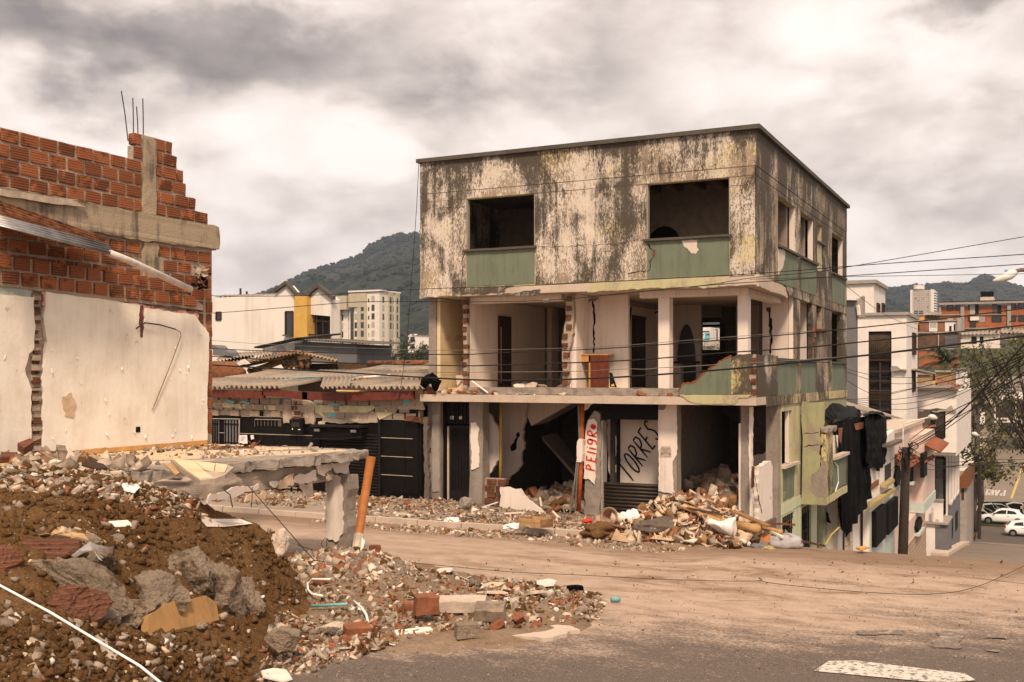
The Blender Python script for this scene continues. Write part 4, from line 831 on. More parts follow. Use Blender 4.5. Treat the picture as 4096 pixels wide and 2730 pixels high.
o = MB().ext('y',.60,rag([(-4.50,-.3),(-4.07,-.3),(-4.03,1.2),(-4.05,2.35),(-4.2,2.45),(-4.35,2.25),(-4.44,1.6)],.025,.12,2),th=.34).build('column',GP,ruin); roughen(o,.015,5,3)
pil_pl = rag([xz(2335,1915,.57),xz(2337,1800,.57),xz(2345,1700,.57),xz(2352,1680,.57),xz(2375,1675,.57),xz(2388,1690,.57),xz(2386,1800,.57),xz(2378,1940,.57),xz(2360,1920,.57)],.010,.08,9)
MB().ext('y',.565,pil_pl,th=.05).build('plaster',MT.room_white,ruin)
MB().box((-4.05,.64,-.1),(-3.99,.92,2.2)).build('plaster',MT.grey_stucco,ruin)
for i in range(6): MB().tube([(-4.36 + i * .055,.75,2.2),(-4.33 + i * .05 + RU(-.05,.05),.75,2.45),(-4.3 + i * .05,.72,2.65)],.009,4).build('rebar',MT.rebar,ruin)
MB().ext('y',.5,rag([xz(2322,1652,.5),xz(2330,1612,.5),xz(2372,1612,.5),xz(2345,1640,.5)],.012,.08,9),th=.05).build('plaster',MT.room_paint,ruin)
op = MB().tube([Y(2330,1610,.5),Y(2328,1745,.5),Y(2322,1900,.5),Y(2314,2052,.5)],.055,10).build('drain_pipe',MT.orange_paint,ruin,smooth=True)
MB().tube([Y(2314,1620,.47),Y(2318,1760,.45),Y(2300,1920,.43),Y(2278,2070,.40)],.025,5).build('cable',MT.cable_grey,ruin)
MB().tube([Y(2316,1620,.47),Y(2322,1760,.45),Y(2308,1920,.42),Y(2300,2060,.40)],.018,5).build('cable',MT.cable_grey,ruin)
MB().ext('y',.40,rag([xz(2305,1848,.4),xz(2308,1770,.4),xz(2318,1755,.4),xz(2332,1760,.4),xz(2328,1845,.4),xz(2318,1850,.4)],.01,.06,4),th=.14).build('plaster',MT.room_white,ruin)
box('lintel',(-4.02,.66,2.24),(-2.54,.8,2.64),MT.black_paint,ruin)
MB().ext('y',1.15,rag([xz(2429,1672,1.15),xz(2462,1672,1.15),xz(2462,1890,1.15),xz(2452,1893,1.15),xz(2440,1915,1.15),xz(2432,1860,1.15)],.012,.08,4,keep=(0,)),th=.06).build('inner_wall',RP,ruin)
tb = [Y(2480,1672,1.35),Y(2660,1672,1.35)]
box('inner_wall',(tb[0].x,1.35,.0),(tb[1].x + .15,1.42,tb[0].z),MT.room_paint,ruin)
box('door_frame',(Y(2468,1700,1.3).x,1.28,0),(Y(2479,1700,1.3).x,1.34,2.4),MT.black_paint,ruin)
sh = MB().box((-4.0,.74,-.15),(-2.52,.78,.66)).build('roller_shutter',MT.shutter_metal,ruin)
for i in range(9):
 z = -.13 + i * .088
 MB().tube([(-4.01,.735,z + .04),(-2.51,.735,z + .04)],.036,8).build('shutter_slat',MT.shutter_metal,sh,smooth=True)
o = MB().box((-2.53,.6,-.3),(-2.06,.95,2.64)).build('column',GP,ruin); roughen(o,.018,4,5)
MB().ext('y',.565,rag([xz(2634,1965,.57),xz(2634,1640,.57),xz(2655,1640,.57),xz(2672,1615,.57),xz(2708,1617,.57),xz(2707,1820,.57),xz(2690,1850,.57),xz(2694,1950,.57),xz(2698,1978,.57)],.010,.08,9),th=.04).build('plaster',MT.room_white,ruin)
nt = MB().ext('y',.552,[xz(2640,1828,.55),xz(2640,1795,.55),xz(2648,1786,.55),xz(2680,1786,.55),xz(2684,1800,.55),xz(2685,1828,.55)],th=.006).build('notice',MT.chalk_plaster,ruin)
for i in range(5): a = xz(2645,1793 + i * 5,.54); b = xz(2680 - (i % 3) * 5,1794 + i * 5,.54); MB().box((a[0],.546,a[1]),(b[0],.5515,a[1] - .008)).build('print_line',MT.grey_stucco,nt,fix=False)
for (a,b) in ((2647,1817),(2679,1817)): p = xz(a,b,.54); MB().box((p[0] - .02,.546,p[1] - .03),(p[0] + .02,.5515,p[1] + .02)).build('emblem',MT.grey_wall,nt,fix=False)
o = MB().box((-.50,.62,-.3),(-.31,.85,2.62)).build('column',GP,ruin); roughen(o,.015,4,5)
MB().box((-.56,.64,-.15),(-.505,.84,2.2)).build('plaster',MT.room_white,ruin)
MB().ext('y',.60,rag(rect(-.305,-.2,-.25,2.60),.010,.1,3),th=.2).build('plaster',MT.room_white,ruin)
MB().ext('x',-.14,rag([(.9,-.6),(2.35,-.6),(2.35,1.05),(2.2,1.22),(.9,1.18)],.02,.1,3,keep=(0,)),th=.12).build('low_wall',MT.room_white,ruin)
crack('x',-.136,[yz(3018,1900,-.14),yz(3028,1960,-.14),yz(3035,2000,-.14),yz(3048,2055,-.14)],.035,seed=21)
MB().ext('x',-.132,rag([yz(3008,1865,-.14),yz(3018,1870,-.14),yz(3015,1950,-.14),yz(3006,1955,-.14)],.02,.08,3),th=.02).build('broken_hole',MT.dirty_brick,ruin)
o = MB().box((-.32,2.40,-1.6),(-.02,2.72,2.62)).build('column',GP,ruin); roughen(o,.015,4,6)
SX = -.012
wy0,wy1 = 2.80,4.02
MB().ext('x',SX,rag([(2.73,-.21),(4.95,-.21),(4.95,2.64),(2.73,2.64)],.008,.1,3),[rect(wy0,1.02,wy1,2.42),rect(2.95,.12,4.42,.97)],th=.14).build('side_wall',MT.yellow_paint,ruin)
box('green_panel',(SX - .1,2.951,.121),(SX - .012,4.419,.969),MT.green_paint,ruin)
o = MB().box((-.14,2.78,.985),(.10,4.6,1.05)).build('window_sill',MT.pale_concrete,ruin); roughen(o,.012,6,3)
box('window_jamb',(-.13,wy1 - .28,1.06),(-.04,wy1 - .18,2.4),MT.room_white,ruin)
box('inner_wall',(-1.6,4.7,-.1),(-.16,4.8,2.62),MT.dim_plaster,ruin)
MB().ext('x',SX + .012,rag([(2.75,-.20),(5.6,-.20),(5.6,.08),(2.75,.08)],.006,.2,3),th=.02).build('plaster_band',MT.pale_green_paint,ruin)
MB().ext('x',SX,[(2.73,-3.2),(2.73,-.215),(9.2,-.215),(9.2,-4.2)],[rect(2.85,-1.7,4.35,-.26),rect(5.3,-2.6,6.7,-.3),[(7.6,-3.4),(7.6,-.3),(8.6,-.3),(8.6,-3.6)]],th=.14).build('basement_wall',MT.pale_green_paint,ruin)
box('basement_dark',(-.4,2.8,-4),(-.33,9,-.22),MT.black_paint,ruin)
for a,b,c_,d in ((2.85,4.35,-1.7,-.26),(5.3,6.7,-2.6,-.3)):
 gr = MB()
 for i in range(6): gr.bar((SX - .05,a + (b - a) * (i + .5) / 6,c_),(SX - .05,a + (b - a) * (i + .5) / 6,d),.03)
 for i in range(5): gr.bar((SX - .05,a,c_ + (d - c_) * (i + .5) / 5),(SX - .05,b,c_ + (d - c_) * (i + .5) / 5),.03)
 gr.build('window_grille',MT.dark_metal,ruin)
BY,BX = 5.2,.66
MB().ext('y',BY,rag([(.0,-.17),(BX,-.17),(BX,1.75),(BX - .08,1.95),(BX - .02,2.60),(.0,2.62)],.014,.1,3,keep=(0,)),th=.12).build('bay_wall',MT.olive_plaster,ruin)
crack('y',BY - .004,[xz(3284,1712,BY),xz(3290,1760,BY),xz(3283,1800,BY),xz(3285,1850,BY),xz(3281,1920,BY)],.035,seed=31)
crack('y',BY - .004,[xz(3215,1735,BY),xz(3250,1735,BY),xz(3280,1728,BY)],.012,seed=32); crack('y',BY - .004,[xz(3213,1788,BY),xz(3245,1782,BY),xz(3282,1782,BY)],.015,seed=33)
MB().ext('y',BY - .006,rag([xz(3240,1960,BY),xz(3268,1990,BY),xz(3300,1990,BY),xz(3302,1850,BY),xz(3285,1830,BY),xz(3278,1880,BY),xz(3245,1900,BY)],.02,.06,4),th=.008).build('plaster_patch',MT.grey_concrete,ruin)
MB().ext('y',BY - .006,rag([xz(3280,1712,BY),xz(3305,1715,BY),xz(3303,1760,BY),xz(3288,1765,BY)],.02,.06,4),th=.008).build('plaster_patch',MT.dirty_brick,ruin)
MB().ext('x',BX,rag([(BY + .002,.05),(6.3,.05),(6.3,1.78),(BY + .002,1.8)],.014,.1,3),th=.12).build('bay_wall',MT.mouldy_yellow,ruin)
MB().ext('x',BX - .01,rag(rect(6.31,.1,8.55,.95),.01,.2,3),th=.12).build('green_panel',MT.green_paint,ruin)
MB().ext('x',BX,rag(rect(BY + .002,-.16,8.8,.045),.008,.2,3),th=.12).build('plaster_band',MT.yellow_paint,ruin)
MB().ext('x',BX,rect(8.56,.05,8.8,1.0),th=.12).build('bay_wall',MT.mouldy_yellow,ruin)
s_ = MB().box((BX - .14,6.3,.965),(BX + .07,8.85,1.05)).build('window_sill',MT.pale_concrete,ruin); roughen(s_,.014,6,3)
s_ = MB().box((BX - .14,BY - .02,1.80),(BX + .06,6.6,1.93)).build('broken_sill',MT.grey_concrete,ruin); roughen(s_,.05,5,4)
box('bay_floor',(.0,BY + .13,-.16),(BX - .13,8.8,-.05),GP,ruin); box('inner_wall',(-.13,8.9,-.1),(.28,9.0,1.0),MT.room_paint,ruin)
MB().ext('x',-.012,rect(4.96,.05,YR,2.64),[rect(6.3,.1,8.6,2.3)],th=.13).build('side_wall',MT.olive_plaster,ruin)
MB().tube([(BX + .012,6.45,.9),(BX + .03,6.9,.75),(BX + .03,7.0,.3),(BX + .012,6.6,.06)],.015,5).build('cable',MT.white_plastic,ruin)
MB().tube([Y(3200,1660,BY - .03),Y(3208,1750,BY - .03),Y(3204,1960,BY - .03),Y(3200,2010,BY - .03)],.02,5).build('cable',MT.cable_black,ruin)
cab = thing('cabinet','reddish wooden cabinet with an orange front rail standing on the open second floor','cabinet',(-4.6,1.0,3.0))
xa_,xb_,xc_ = Y(2280,1500,.95).x,Y(2362,1500,.95).x,Y(2433,1500,.95).x; zt = Y(2362,1422,.95).z
box('front_rail',(xa_,.95,Y(2300,1452,.95).z),(xb_,1.0,zt),MT.cabinet_oak,cab); box('top',(xa_ - .02,.93,zt),(xc_,1.40,zt + .03),MT.cabinet_oak,cab)
box('leg_panel',(xb_ - .05,.95,3.0),(xb_,1.40,zt - .001),MT.cabinet_oak,cab)
for a,b in ((xb_ + .002,(xb_ + xc_) / 2 - .004),((xb_ + xc_) / 2 + .004,xc_)):
 d = MB().box((a,.94,3.0),(b,1.0,zt - .002)).build('door',MT.cabinet_red,cab); box('door_panel',(a + .05,.925,3.08),(b - .05,.939,zt - .12),MT.cabinet_red,d)
fr = thing('leaning_frame','black frame with a yellow picture leaning against the red cabinet','frame',(xc_ + .15,1.0,3.0))
q = [Y(2437,1490,1.0),Y(2447,1492,1.0),Y(2466,1550,.9),Y(2440,1550,.9)]
MB().add(q + [p + Vector((0,.03,0)) for p in q],[(0,1,2,3),(7,6,5,4),(0,4,5,1),(1,5,6,2),(2,6,7,3),(3,7,4,0)]).build('board',MT.black_paint,fr)
q = [Y(2439,1512,.985),Y(2448,1514,.985),Y(2458,1545,.90),Y(2446,1547,.90)]
MB().add(q + [p + Vector((0,.008,0)) for p in q],[(0,1,2,3),(7,6,5,4),(0,4,5,1),(1,5,6,2),(2,6,7,3),(3,7,4,0)]).build('picture',MT.ochre_wall,fr)
snk = thing('laundry_sink','cream laundry sink left in the tiled kitchen corner','sink',(-8.2,1.2,3.0))
xs_,xe_ = Y(1822,1500,1.1).x,Y(1865,1500,1.1).x; zs = Y(1840,1502,1.1).z
bm_ = MB().ext('y',1.1,[(xs_ + .06,3.0),(xe_,3.0),(xe_,zs),(xs_,zs)],th=.5).build('basin',MT.ceramic,snk); MB().tube([(xs_ + .1,1.06,3.1),(xs_ + .25,1.04,3.25),(xs_ + .35,1.06,3.08)],.03,6).build('drain',MT.white_plastic,snk)
wb = MB().box((Y(1838,1450,1.6).x,1.6,3.0),(Y(1864,1450,1.6).x,2.0,Y(1840,1445,1.6).z)).build('white_cupboard',MT.chalk_plaster)
tag(wb,'white cupboard standing behind the laundry sink','cupboard')
pp = MB().tube([Y(1888,1525,.35),Y(1952,1572,.3)],.02,6).build('plastic_tube',MT.white_plastic); tag(pp,'white plastic tube leaning on the edge of the second floor','tube')
bg = MB().tube([Y(1690,1560,-.05),Y(1700,1530,-.05),Y(1728,1515,-.05),Y(1745,1530,-.05),Y(1740,1560,-.05)],[.04,.13,.17,.15,.08],10).build('black_bag',MT.black_plastic); tag(roughen(bg,.05,6,3),'black plastic bag on the roof beside the second floor slab','bag')
# ---------------------------------------------------------------- writing
def strokes(name,f,lines,w,mt,par=None,th=.004,nrm=(0,-1,0)):
 """sprayed or painted letters as thin flat strokes; f maps letter space to the wall"""
 m_ = MB(); n = Vector(nrm)
 for L in lines:
  P = []
  for i in range(len(L) - 1):
   for k in range(4): t = k / 4; P.append(Vector(f(L[i][0] + (L[i + 1][0] - L[i][0]) * t,L[i][1] + (L[i + 1][1] - L[i][1]) * t)))
  P.append(Vector(f(*L[-1]))); V = []; F = []
  for i,p in enumerate(P):
   d = (P[min(i + 1,len(P) - 1)] - P[max(i - 1,0)]).normalized(); s_ = d.cross(n).normalized() * w / 2 * (1 if 0 < i < len(P) - 1 else .6)
   V += [p - s_ + n * .002,p + s_ + n * .002,p + s_ + n * th,p - s_ + n * th]
  for i in range(len(P) - 1):
   a = 4 * i
   for j in range(4): F.append((a + j,a + (j + 1) % 4,a + 4 + (j + 1) % 4,a + 4 + j))
  F += [(0,1,2,3),tuple(4 * (len(P) - 1) + j for j in (3,2,1,0))]; m_.add(V,F)
 return m_.build(name,mt,par)
def arc(cx,cy,rx,ry,a0,a1,n=9): return [(cx + rx * math.cos(R_(a0 + (a1 - a0) * i / n)),cy + ry * math.sin(R_(a0 + (a1 - a0) * i / n))) for i in range(n + 1)]
LET = {'P': [[(0,0),(0,1)],[(0,1),(.35,.98),(.55,.78),(.35,.56),(0,.5)]],'E': [[(.5,0),(0,0),(0,1),(.55,1)],[(0,.5),(.45,.52)]],'L': [[(0,1),(0,0)]],'I': [[(.1,0),(.1,.8)],[(.1,.95),(.1,1.02)]],
 'G': [arc(.25,.72,.25,.27,20,380) + [(.5,.5),(.45,.1),(.1,-.02)]],'R': [[(0,0),(0,1)],[(0,1),(.4,.98),(.55,.76),(.35,.55),(0,.5),(.6,0)]],'O': [arc(.28,.5,.28,.5,80,440,14)],'o': [arc(.2,.45,.2,.24,60,420),arc(.2,.45,.07,.08,0,360,5)],
 'T': [[(.35,0),(.35,1)],[(-.05,1.0),(.75,1.04)]],'S': [[(.55,.85),(.35,1.0),(.08,.9),(.05,.68),(.3,.52),(.5,.35),(.45,.08),(.2,0),(0,.15)]],'A': [[(0,0),(.3,1),(.6,0)],[(.12,.38),(.48,.38)]],
 '1': [[(.1,0),(.1,1)]],'2': [[(0,.75),(.2,1),(.42,.8),(.38,.55),(0,0),(.45,0)]],'6': [[(.4,.95),(.1,.7),(.03,.3),(.2,0),(.42,.2),(.35,.48),(.08,.42)]]}
def word(letters): return [[(x + a * sx,b) for a,b in L] for ch,x,sx in letters for L in LET[ch]]
def fp(t,h): p = xz(2381 + t * 1.5 - h * 37,1884 - t * 31 - h * 9,.555); return (p[0],.560,p[1])
strokes('sprayed_word',fp,word([('P',0,1.0),('E',1.15,1.0),('L',2.2,1),('I',2.65,1),('G',3.25,1.2),('R',4.35,1.1),('o',5.3,1.25)]),.040,MT.red_spray,ruin)
def ft(t,h): p = xz(2534 + t * 20.3 - h * 58,1924 - t * 33.5 - h * 70,1.33); return (p[0],1.342,p[1])
strokes('sprayed_word',ft,word([('T',-.35,1),('O',.75,1.2),('R',1.75,1.1),('R',2.75,1.1),('E',3.75,1),('S',4.7,1)]),.045,MT.black_spray,ruin)
def fn(t,h): p = xz(1804 + t * 13,1677 - h * 12,.79); return (p[0],.768,p[1])
strokes('house_number',fn,word([('1',0,1),('2',.5,1),('6',2.7,1),('1',3.3,1)]),.018,MT.white_plastic,ruin)
def fa(t,h): p = yz(3130 + t * 16,2003 - h * 30 - t * 6,SX); return (SX - .008,p[0],p[1])
strokes('chalk_scribble',fa,[[(0,0),(.05,.9),(.3,1),(.35,.1)],[(0,.5),(.35,.45)],[(.5,.9),(.75,1),(.7,.6),(.5,.4),(.8,0)]],.02,MT.chalk_plaster,ruin,nrm=(1,0,0))
# ---------------------------------------------------------------- black tiled house beside the ruin
blk = thing('black_tiled_house','low house with shattered black tile front beside the ruin','house',(-14,3,0))
FY = .30
def bx(px): return Y(px,1700,FY).x
def bz(px,py): return Y(px,py,FY).z
box('wall',(-20,FY + .03,-.3),(-9.1,FY + .25,2.15),MT.black_paint,blk)
tv = [me_from('tile',[(a * .5,-.012 * (b + 1),c * .5) for a in (-1,1) for b in (0,1) for c in (-1,1)],[(0,1,3,2),(4,6,7,5),(0,4,5,1),(2,3,7,6),(0,2,6,4),(1,5,7,3)],MT.black_tile)]
ops = [(bx(835),bx(962),1.10,2.3),(bx(1022),bx(1127),1.9,2.3),(bx(1255),bx(1520),-.3,2.0),(bx(1138),bx(1190),-.15,.35),(bx(1135),bx(1180),2.0,2.4)]
for r_ in range(5):
 for k in range(26):
  x = -19.7 + k * .405; z = .12 + r_ * .505
  if x > -9.35: continue
  if any(a - .1 < x < b + .1 and c < z < d for a,b,c,d in ops): continue
  if r_ == 4 and (x > bx(1500) and RR() < .35 or bx(1160) < x < bx(1500)): continue
  o = bpy.data.objects.new('tile',tv[0]); link(o,blk); lean = .10 * max(0,(z - 1.0)) if x > bx(1515) else 0
  o.location = (x + .2,FY + .03 - RU(0,.006),z + .25 - .0); o.scale = (.396,1,.49); o.rotation_euler = (RU(-.006,.006),RU(-.004,.004) + (.02 if x > bx(1515) else 0),0)
for r_ in range(1,5):
 for a,b in ((-19.5,bx(1255)),(bx(1520),-9.35)):
  if r_ == 4 and a < -15: a = bx(965)
  MB().bar((a,FY,.12 + r_ * .505 - .005),(b,FY + .003,.12 + r_ * .505 - .012),.008,.014).build('tile_trim',MT.tile_line,blk)
for a,b in ((842,876),(898,958)):
 d = MB().box((bx(a),FY - .01,.3),(bx(b),FY + .02,bz(900,1682))).build('door',MT.grey_wall,blk); g_ = MB()
 for i in range(5): x = bx(a) + (bx(b) - bx(a)) * (i + .5) / 5; g_.bar((x,FY - .03,.3),(x,FY - .03,bz(900,1682)),.025)
 for z in (1.35,1.9): g_.bar((bx(a),FY - .03,z),(bx(b),FY - .03,z),.02)
 g_.build('bars',MT.black_paint,d)
MB().bar((bx(845),FY - .02,bz(850,1675)),(bx(960),FY - .02,bz(958,1677)),.02,.02).build('tile_trim',MT.tile_line,blk); MB().bar((bx(960),FY - .02,bz(958,1677)),(bx(957),FY - .02,.5),.02,.02).build('tile_trim',MT.tile_line,blk)
w = MB().box((bx(1022),FY + .0,bz(1070,1705)),(bx(1125),FY + .03,bz(1070,1678))).build('window',MT.dim_plaster,blk); g_ = MB()
for i in range(7): x = bx(1026) + i * .125; g_.bar((x,FY - .02,bz(1070,1705)),(x,FY - .02,bz(1070,1680)),.05)
g_.build('bars',MT.black_paint,w); MB().bar((bx(1022),FY - .02,bz(1022,1678)),(bx(1125),FY - .02,bz(1125,1680)),.015).build('frame',MT.tile_line,w); MB().bar((bx(1022),FY - .02,bz(1022,1678)),(bx(1022),FY - .02,bz(1022,1705)),.015).build('frame',MT.tile_line,w)
mb = MB().box((bx(1170),FY - .14,bz(1190,1735)),(bx(1222),FY + .02,bz(1190,1678))).build('meter_box',MT.black_paint,blk); MB().box((bx(1178),FY - .15,bz(1190,1708)),(bx(1210),FY - .141,bz(1190,1688))).build('meter_window',MT.glass,mb)
MB().box((bx(1181),FY - .151,bz(1190,1719)),(bx(1184),FY - .142,bz(1190,1713))).build('label',MT.white_plastic,mb); MB().box((bx(1205),FY - .151,bz(1190,1719)),(bx(1214),FY - .142,bz(1190,1716))).build('label',MT.white_plastic,mb)
aw = MB().box((bx(1272),FY - .42,bz(1300,1706)),(bx(1472),FY,bz(1300,1698))).build('awning',MT.dark_metal,blk); roughen(aw,.01,4,3)
for i in range(2): MB().box((bx((1290,1435)[i]),FY - .40,bz(1300,1724)),(bx((1310,1455)[i]),FY - .36,bz(1300,1714))).build('bracket',MT.grey_wall,aw)
MB().box((bx(1275),FY - .30,bz(1300,1752)),(bx(1470),FY + .1,bz(1300,1710))).build('shutter_box',MT.black_paint,blk)
MB().bar((bx(1255),FY - .32,bz(1255,1753)),(bx(1400),FY - .33,bz(1400,1755)),.05,.03).build('awning_edge',MT.dark_metal,blk); MB().bar((bx(1400),FY - .33,bz(1400,1755)),(bx(1472),FY - .30,bz(1472,1746)),.05,.03).build('awning_edge',MT.dark_metal,blk)
sh = box('roller_shutter',(bx(1300),FY + .0,-.2),(bx(1518),FY + .04,1.75),MT.black_paint,blk)
for i in range(22): MB().tube([(bx(1301),FY - .005,-.1 + i * .085),(bx(1517),FY - .005,-.1 + i * .085)],.03,6).build('shutter_slat',MT.dark_metal,sh)
MB().box((bx(1516),FY - .05,-.2),(bx(1524),FY + .02,2.1)).build('shutter_rail',MT.dark_metal,blk)
w = MB().box((bx(1140),FY - .0,-.1),(bx(1190),FY + .03,bz(1160,1950))).build('window',MT.chalk_plaster,blk); g_ = MB()
for i in range(5): x = bx(1140) + i * .24; g_.bar((x,FY - .02,-.1),(x,FY - .02,bz(1160,1950)),.04)
for i in range(3): g_.bar((bx(1138),FY - .02,-.05 + i * .13),(bx(1192),FY - .02,-.05 + i * .13),.03)
g_.build('bars',MT.black_paint,w)
n_ = MB().ext('y',FY - .02,rag([xz(958,1742,FY),xz(990,1741,FY),xz(992,1775,FY),xz(975,1776,FY),xz(954,1770,FY)],.004,.1,2),th=.012).build('paper_notice',MT.white_plastic,blk)
for i in range(4): a = xz(964,1747 + i * 5,FY); b = xz(985 - i * 3,1747 + i * 5,FY); MB().box((a[0],FY - .026,a[1]),(b[0],FY - .0205,a[1] - .012)).build('print_line',MT.grey_stucco,n_,fix=False)
MB().tube([Y(1008,1742,.2),Y(1011,1758,.2)],.05,8).build('wall_lamp',MT.white_plastic,blk)
strokes('sprayed_mark',lambda t,h: (Y(995 + t * 50,1760 - h * 40,FY).x,FY - .02,Y(995 + t * 50,1790 - h * 30,FY).z),[[(0,.9),(.5,0),(1,1)]],.035,MT.dirty_brick,blk)
band = MB().ext('y',FY + .05,rag([(-20,2.1),(bx(1500),2.02),(bx(1510),1.98),(-9.2,2.1),(-9.15,2.68),(bx(1650),2.62),(bx(1520),2.60),(bx(1180),2.62),(-20,2.68)],.03,.15,3),th=.2).build('broken_masonry',MT.mortar,blk); roughen(band,.02,5,1)
gb = me_from('block',[(a * .5,b * .06,c * .5) for a in (-1,1) for b in (-1,1) for c in (-1,1)],[(0,1,3,2),(4,6,7,5),(0,4,5,1),(2,3,7,6),(0,2,6,4),(1,5,7,3)],MT.grey_shard)
for r_ in range(3):
 for k in range(26):
  x = -18.9 + k * .38 + (r_ % 2) * .17; z = 2.14 + r_ * .185
  if x > -9.3 or (r_ == 2 and RR() < .25) or (r_ == 0 and RR() < .5): continue
  o = bpy.data.objects.new('block',gb); link(o,blk); o.location = (x,FY + .03 + RU(-.03,.03),z + .08); o.scale = (.35 * RU(.85,1),1,.165); o.rotation_euler = (RU(-.04,.04),RU(-.05,.05),RU(-.04,.04))
def scrap(pts,m_,y,seed,name='plaster'): return MB().ext('y',y,rag([xz(a,b,FY) for a,b in pts],.012,.09,seed),th=.03).build(name,MT[m_],blk)
FCP = 'faded_cream_paint'
scrap([(1290,1648),(1510,1650),(1512,1690),(1380,1694),(1292,1690)],'concrete',FY - .02,31,'lintel'); scrap([(1160,1622),(1235,1625),(1230,1650),(1165,1650)],'grey_concrete',FY - .03,32,'masonry'); scrap([(1520,1596),(1690,1590),(1700,1640),(1600,1638),(1520,1634)],'concrete',FY - .015,33,'masonry')
scrap([(852,1630),(852,1598),(880,1602),(940,1618),(1155,1622),(1168,1643),(1155,1646),(1020,1636)],FCP,FY - .02,1)
scrap([(1218,1622),(1240,1606),(1270,1622),(1500,1625),(1505,1632),(1470,1652),(1290,1648),(1300,1672),(1275,1655),(1225,1640)],FCP,FY - .022,2)
scrap([(1395,1652),(1420,1655),(1434,1682),(1420,1690),(1400,1684)],FCP,FY - .03,3); scrap([(1512,1630),(1555,1640),(1590,1640),(1560,1662),(1520,1680),(1508,1660)],FCP,FY - .03,4); scrap([(1275,1688),(1300,1685),(1300,1698),(1276,1700)],FCP,FY - .03,5)
scrap([(898,1612),(915,1600),(940,1603),(942,1613)],'cyan_paint',FY - .034,6); scrap([(955,1612),(975,1603),(1002,1610),(1000,1618)],'cyan_paint',FY - .034,7)
scrap([(1315,1652),(1368,1652),(1360,1678),(1330,1668),(1310,1672)],'cyan_paint',FY - .034,8); scrap([(1594,1586),(1640,1584),(1642,1610),(1618,1626),(1597,1622)],'cyan_paint',FY - .034,9); scrap([(1313,1615),(1335,1612),(1370,1622),(1318,1624)],'cyan_paint',FY - .034,10); scrap([(1257,1610),(1275,1610),(1272,1621)],'cyan_paint',FY - .034,11)
o = MB().box((bx(1135),FY - .034,1.95),(bx(1172),FY + .1,2.62)).build('broken_pier',MT.mortar,blk); roughen(o,.04,5,4)
for i in range(4): brick_y(bx(1190) + RU(-.1,.1),FY - .04,2.1 + i * .15,.7,.6,blk)
o = MB().box((bx(1222),FY - .05,1.95),(bx(1262),FY + .1,2.45)).build('broken_pier',MT.mortar,blk); roughen(o,.04,5,4)
for i in range(3): brick_y(bx(1650) + i * .2,FY - .1 + RU(-.05,.05),2.22 + RU(-.12,.18),.8,.7,blk)
MB().ext('y',FY - .08,rag([(bx(1703),-.1),(bx(1722),-.1),(bx(1715),2.2),(bx(1700),2.2)],.02,.1,3),th=.1).build('raw_edge',MT.dark_concrete,blk)
for a,b,za,zb in ((850,1085,1574,1578),(1080,1260,1566,1585),(1240,1410,1582,1590),(1412,1680,1588,1580)):
 MB().bar((bx(a),.0,bz(a,za) + .0),(bx(b),.0,bz(b,zb)),.12,.22).build('fascia',MT.red_trim,blk)
rs = 0
def roof_z(y): return 2.98 + (y + .15) * .094
for row,(ya,yb) in enumerate(((-.15,2.2),(2.0,4.5),(4.3,7.2))):
 for k in range(12):
  x = -20.2 + k * .95
  if x > -9.6: continue
  if row == 0 and -14.2 < x < -12.2 or row == 2 and x < -15.4 or row == 1 and x < -18: continue
  za = roof_z(ya) + .02 + row * .012 + RU(-.01,.02); dz = RU(-.03,.03)
  o = corrug('roof_sheet',(x,ya + RU(-.1,.08),za + dz),(1.0,0,RU(-.015,.015)),(RU(-.06,.06),yb - ya,roof_z(yb) - roof_z(ya) + RU(-.03,.03)),0,.178,.05,MT.fibre_cement,2,sag=.02,parent=blk,th=.02); rs += 1
MB().tube([(-15.4,7.2,roof_z(7.2) + .06),(-9.2,7.25,roof_z(7.2) + .08)],.12,8).build('ridge_cap',MT.rusty_sheet,blk,smooth=True)
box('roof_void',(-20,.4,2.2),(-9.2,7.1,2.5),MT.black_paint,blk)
o = corrug('loose_roof_sheet',AT(1280,1552,29.3),(AT(1398,1548,28.6) - AT(1280,1552,29.3)),(AT(1296,1508,30.2) - AT(1280,1552,29.3)),0,.178,.045,MT.fibre_cement,2,th=.01)
tag(o,'loose pale corrugated sheet lying askew on the broken roof','roof sheet')
for pts,m_,nm,lab in (([(1395,1530),(1415,1510),(1560,1497),(1562,1504),(1470,1530)],'white_board','white_board','white board lying on the broken corrugated roof'),([(1345,1560),(1640,1567),(1642,1572),(1345,1566)],'pine_board','plank','long pale plank along the edge of the corrugated roof')):
 q = [Y(a,b,1.2 + .02 * (1570 - b)) for a,b in pts]; n = len(q); d = Vector((0,.02,-.03))
 tag(MB().add(q + [p + d for p in q],[tuple(range(n)),tuple(reversed(range(n,2 * n)))] + [(i,(i + 1) % n,(i + 1) % n + n,i + n) for i in range(n)]).build(nm,MT[m_]),lab,'board')
for i,(a,b) in enumerate(((1428,1532),(1463,1524))):
 o = MB().box((-.19,-.10,-.07),(.19,.10,.07)).build('hollow_brick',MT.clay_shard); o.location = Y(a,b,1.5); o.rotation_euler = (.1,-.05,.35)
 for j in range(2): MB().box((-.18,-.103,-.03 + j * .045),(.18,-.1005,-.024 + j * .045)).build('groove',MT.dirty_brick,None).parent = o
 tag(o,('orange hollow brick lying nearest on the corrugated roof','orange hollow brick half hidden behind another on the roof')[i],'brick')
tag(MB().bar(Y(1440,1515,1.6),Y(1635,1530,1.6),.12,.05).build('plank',MT.old_wood),'grey weathered plank lying across the corrugated roof','board')
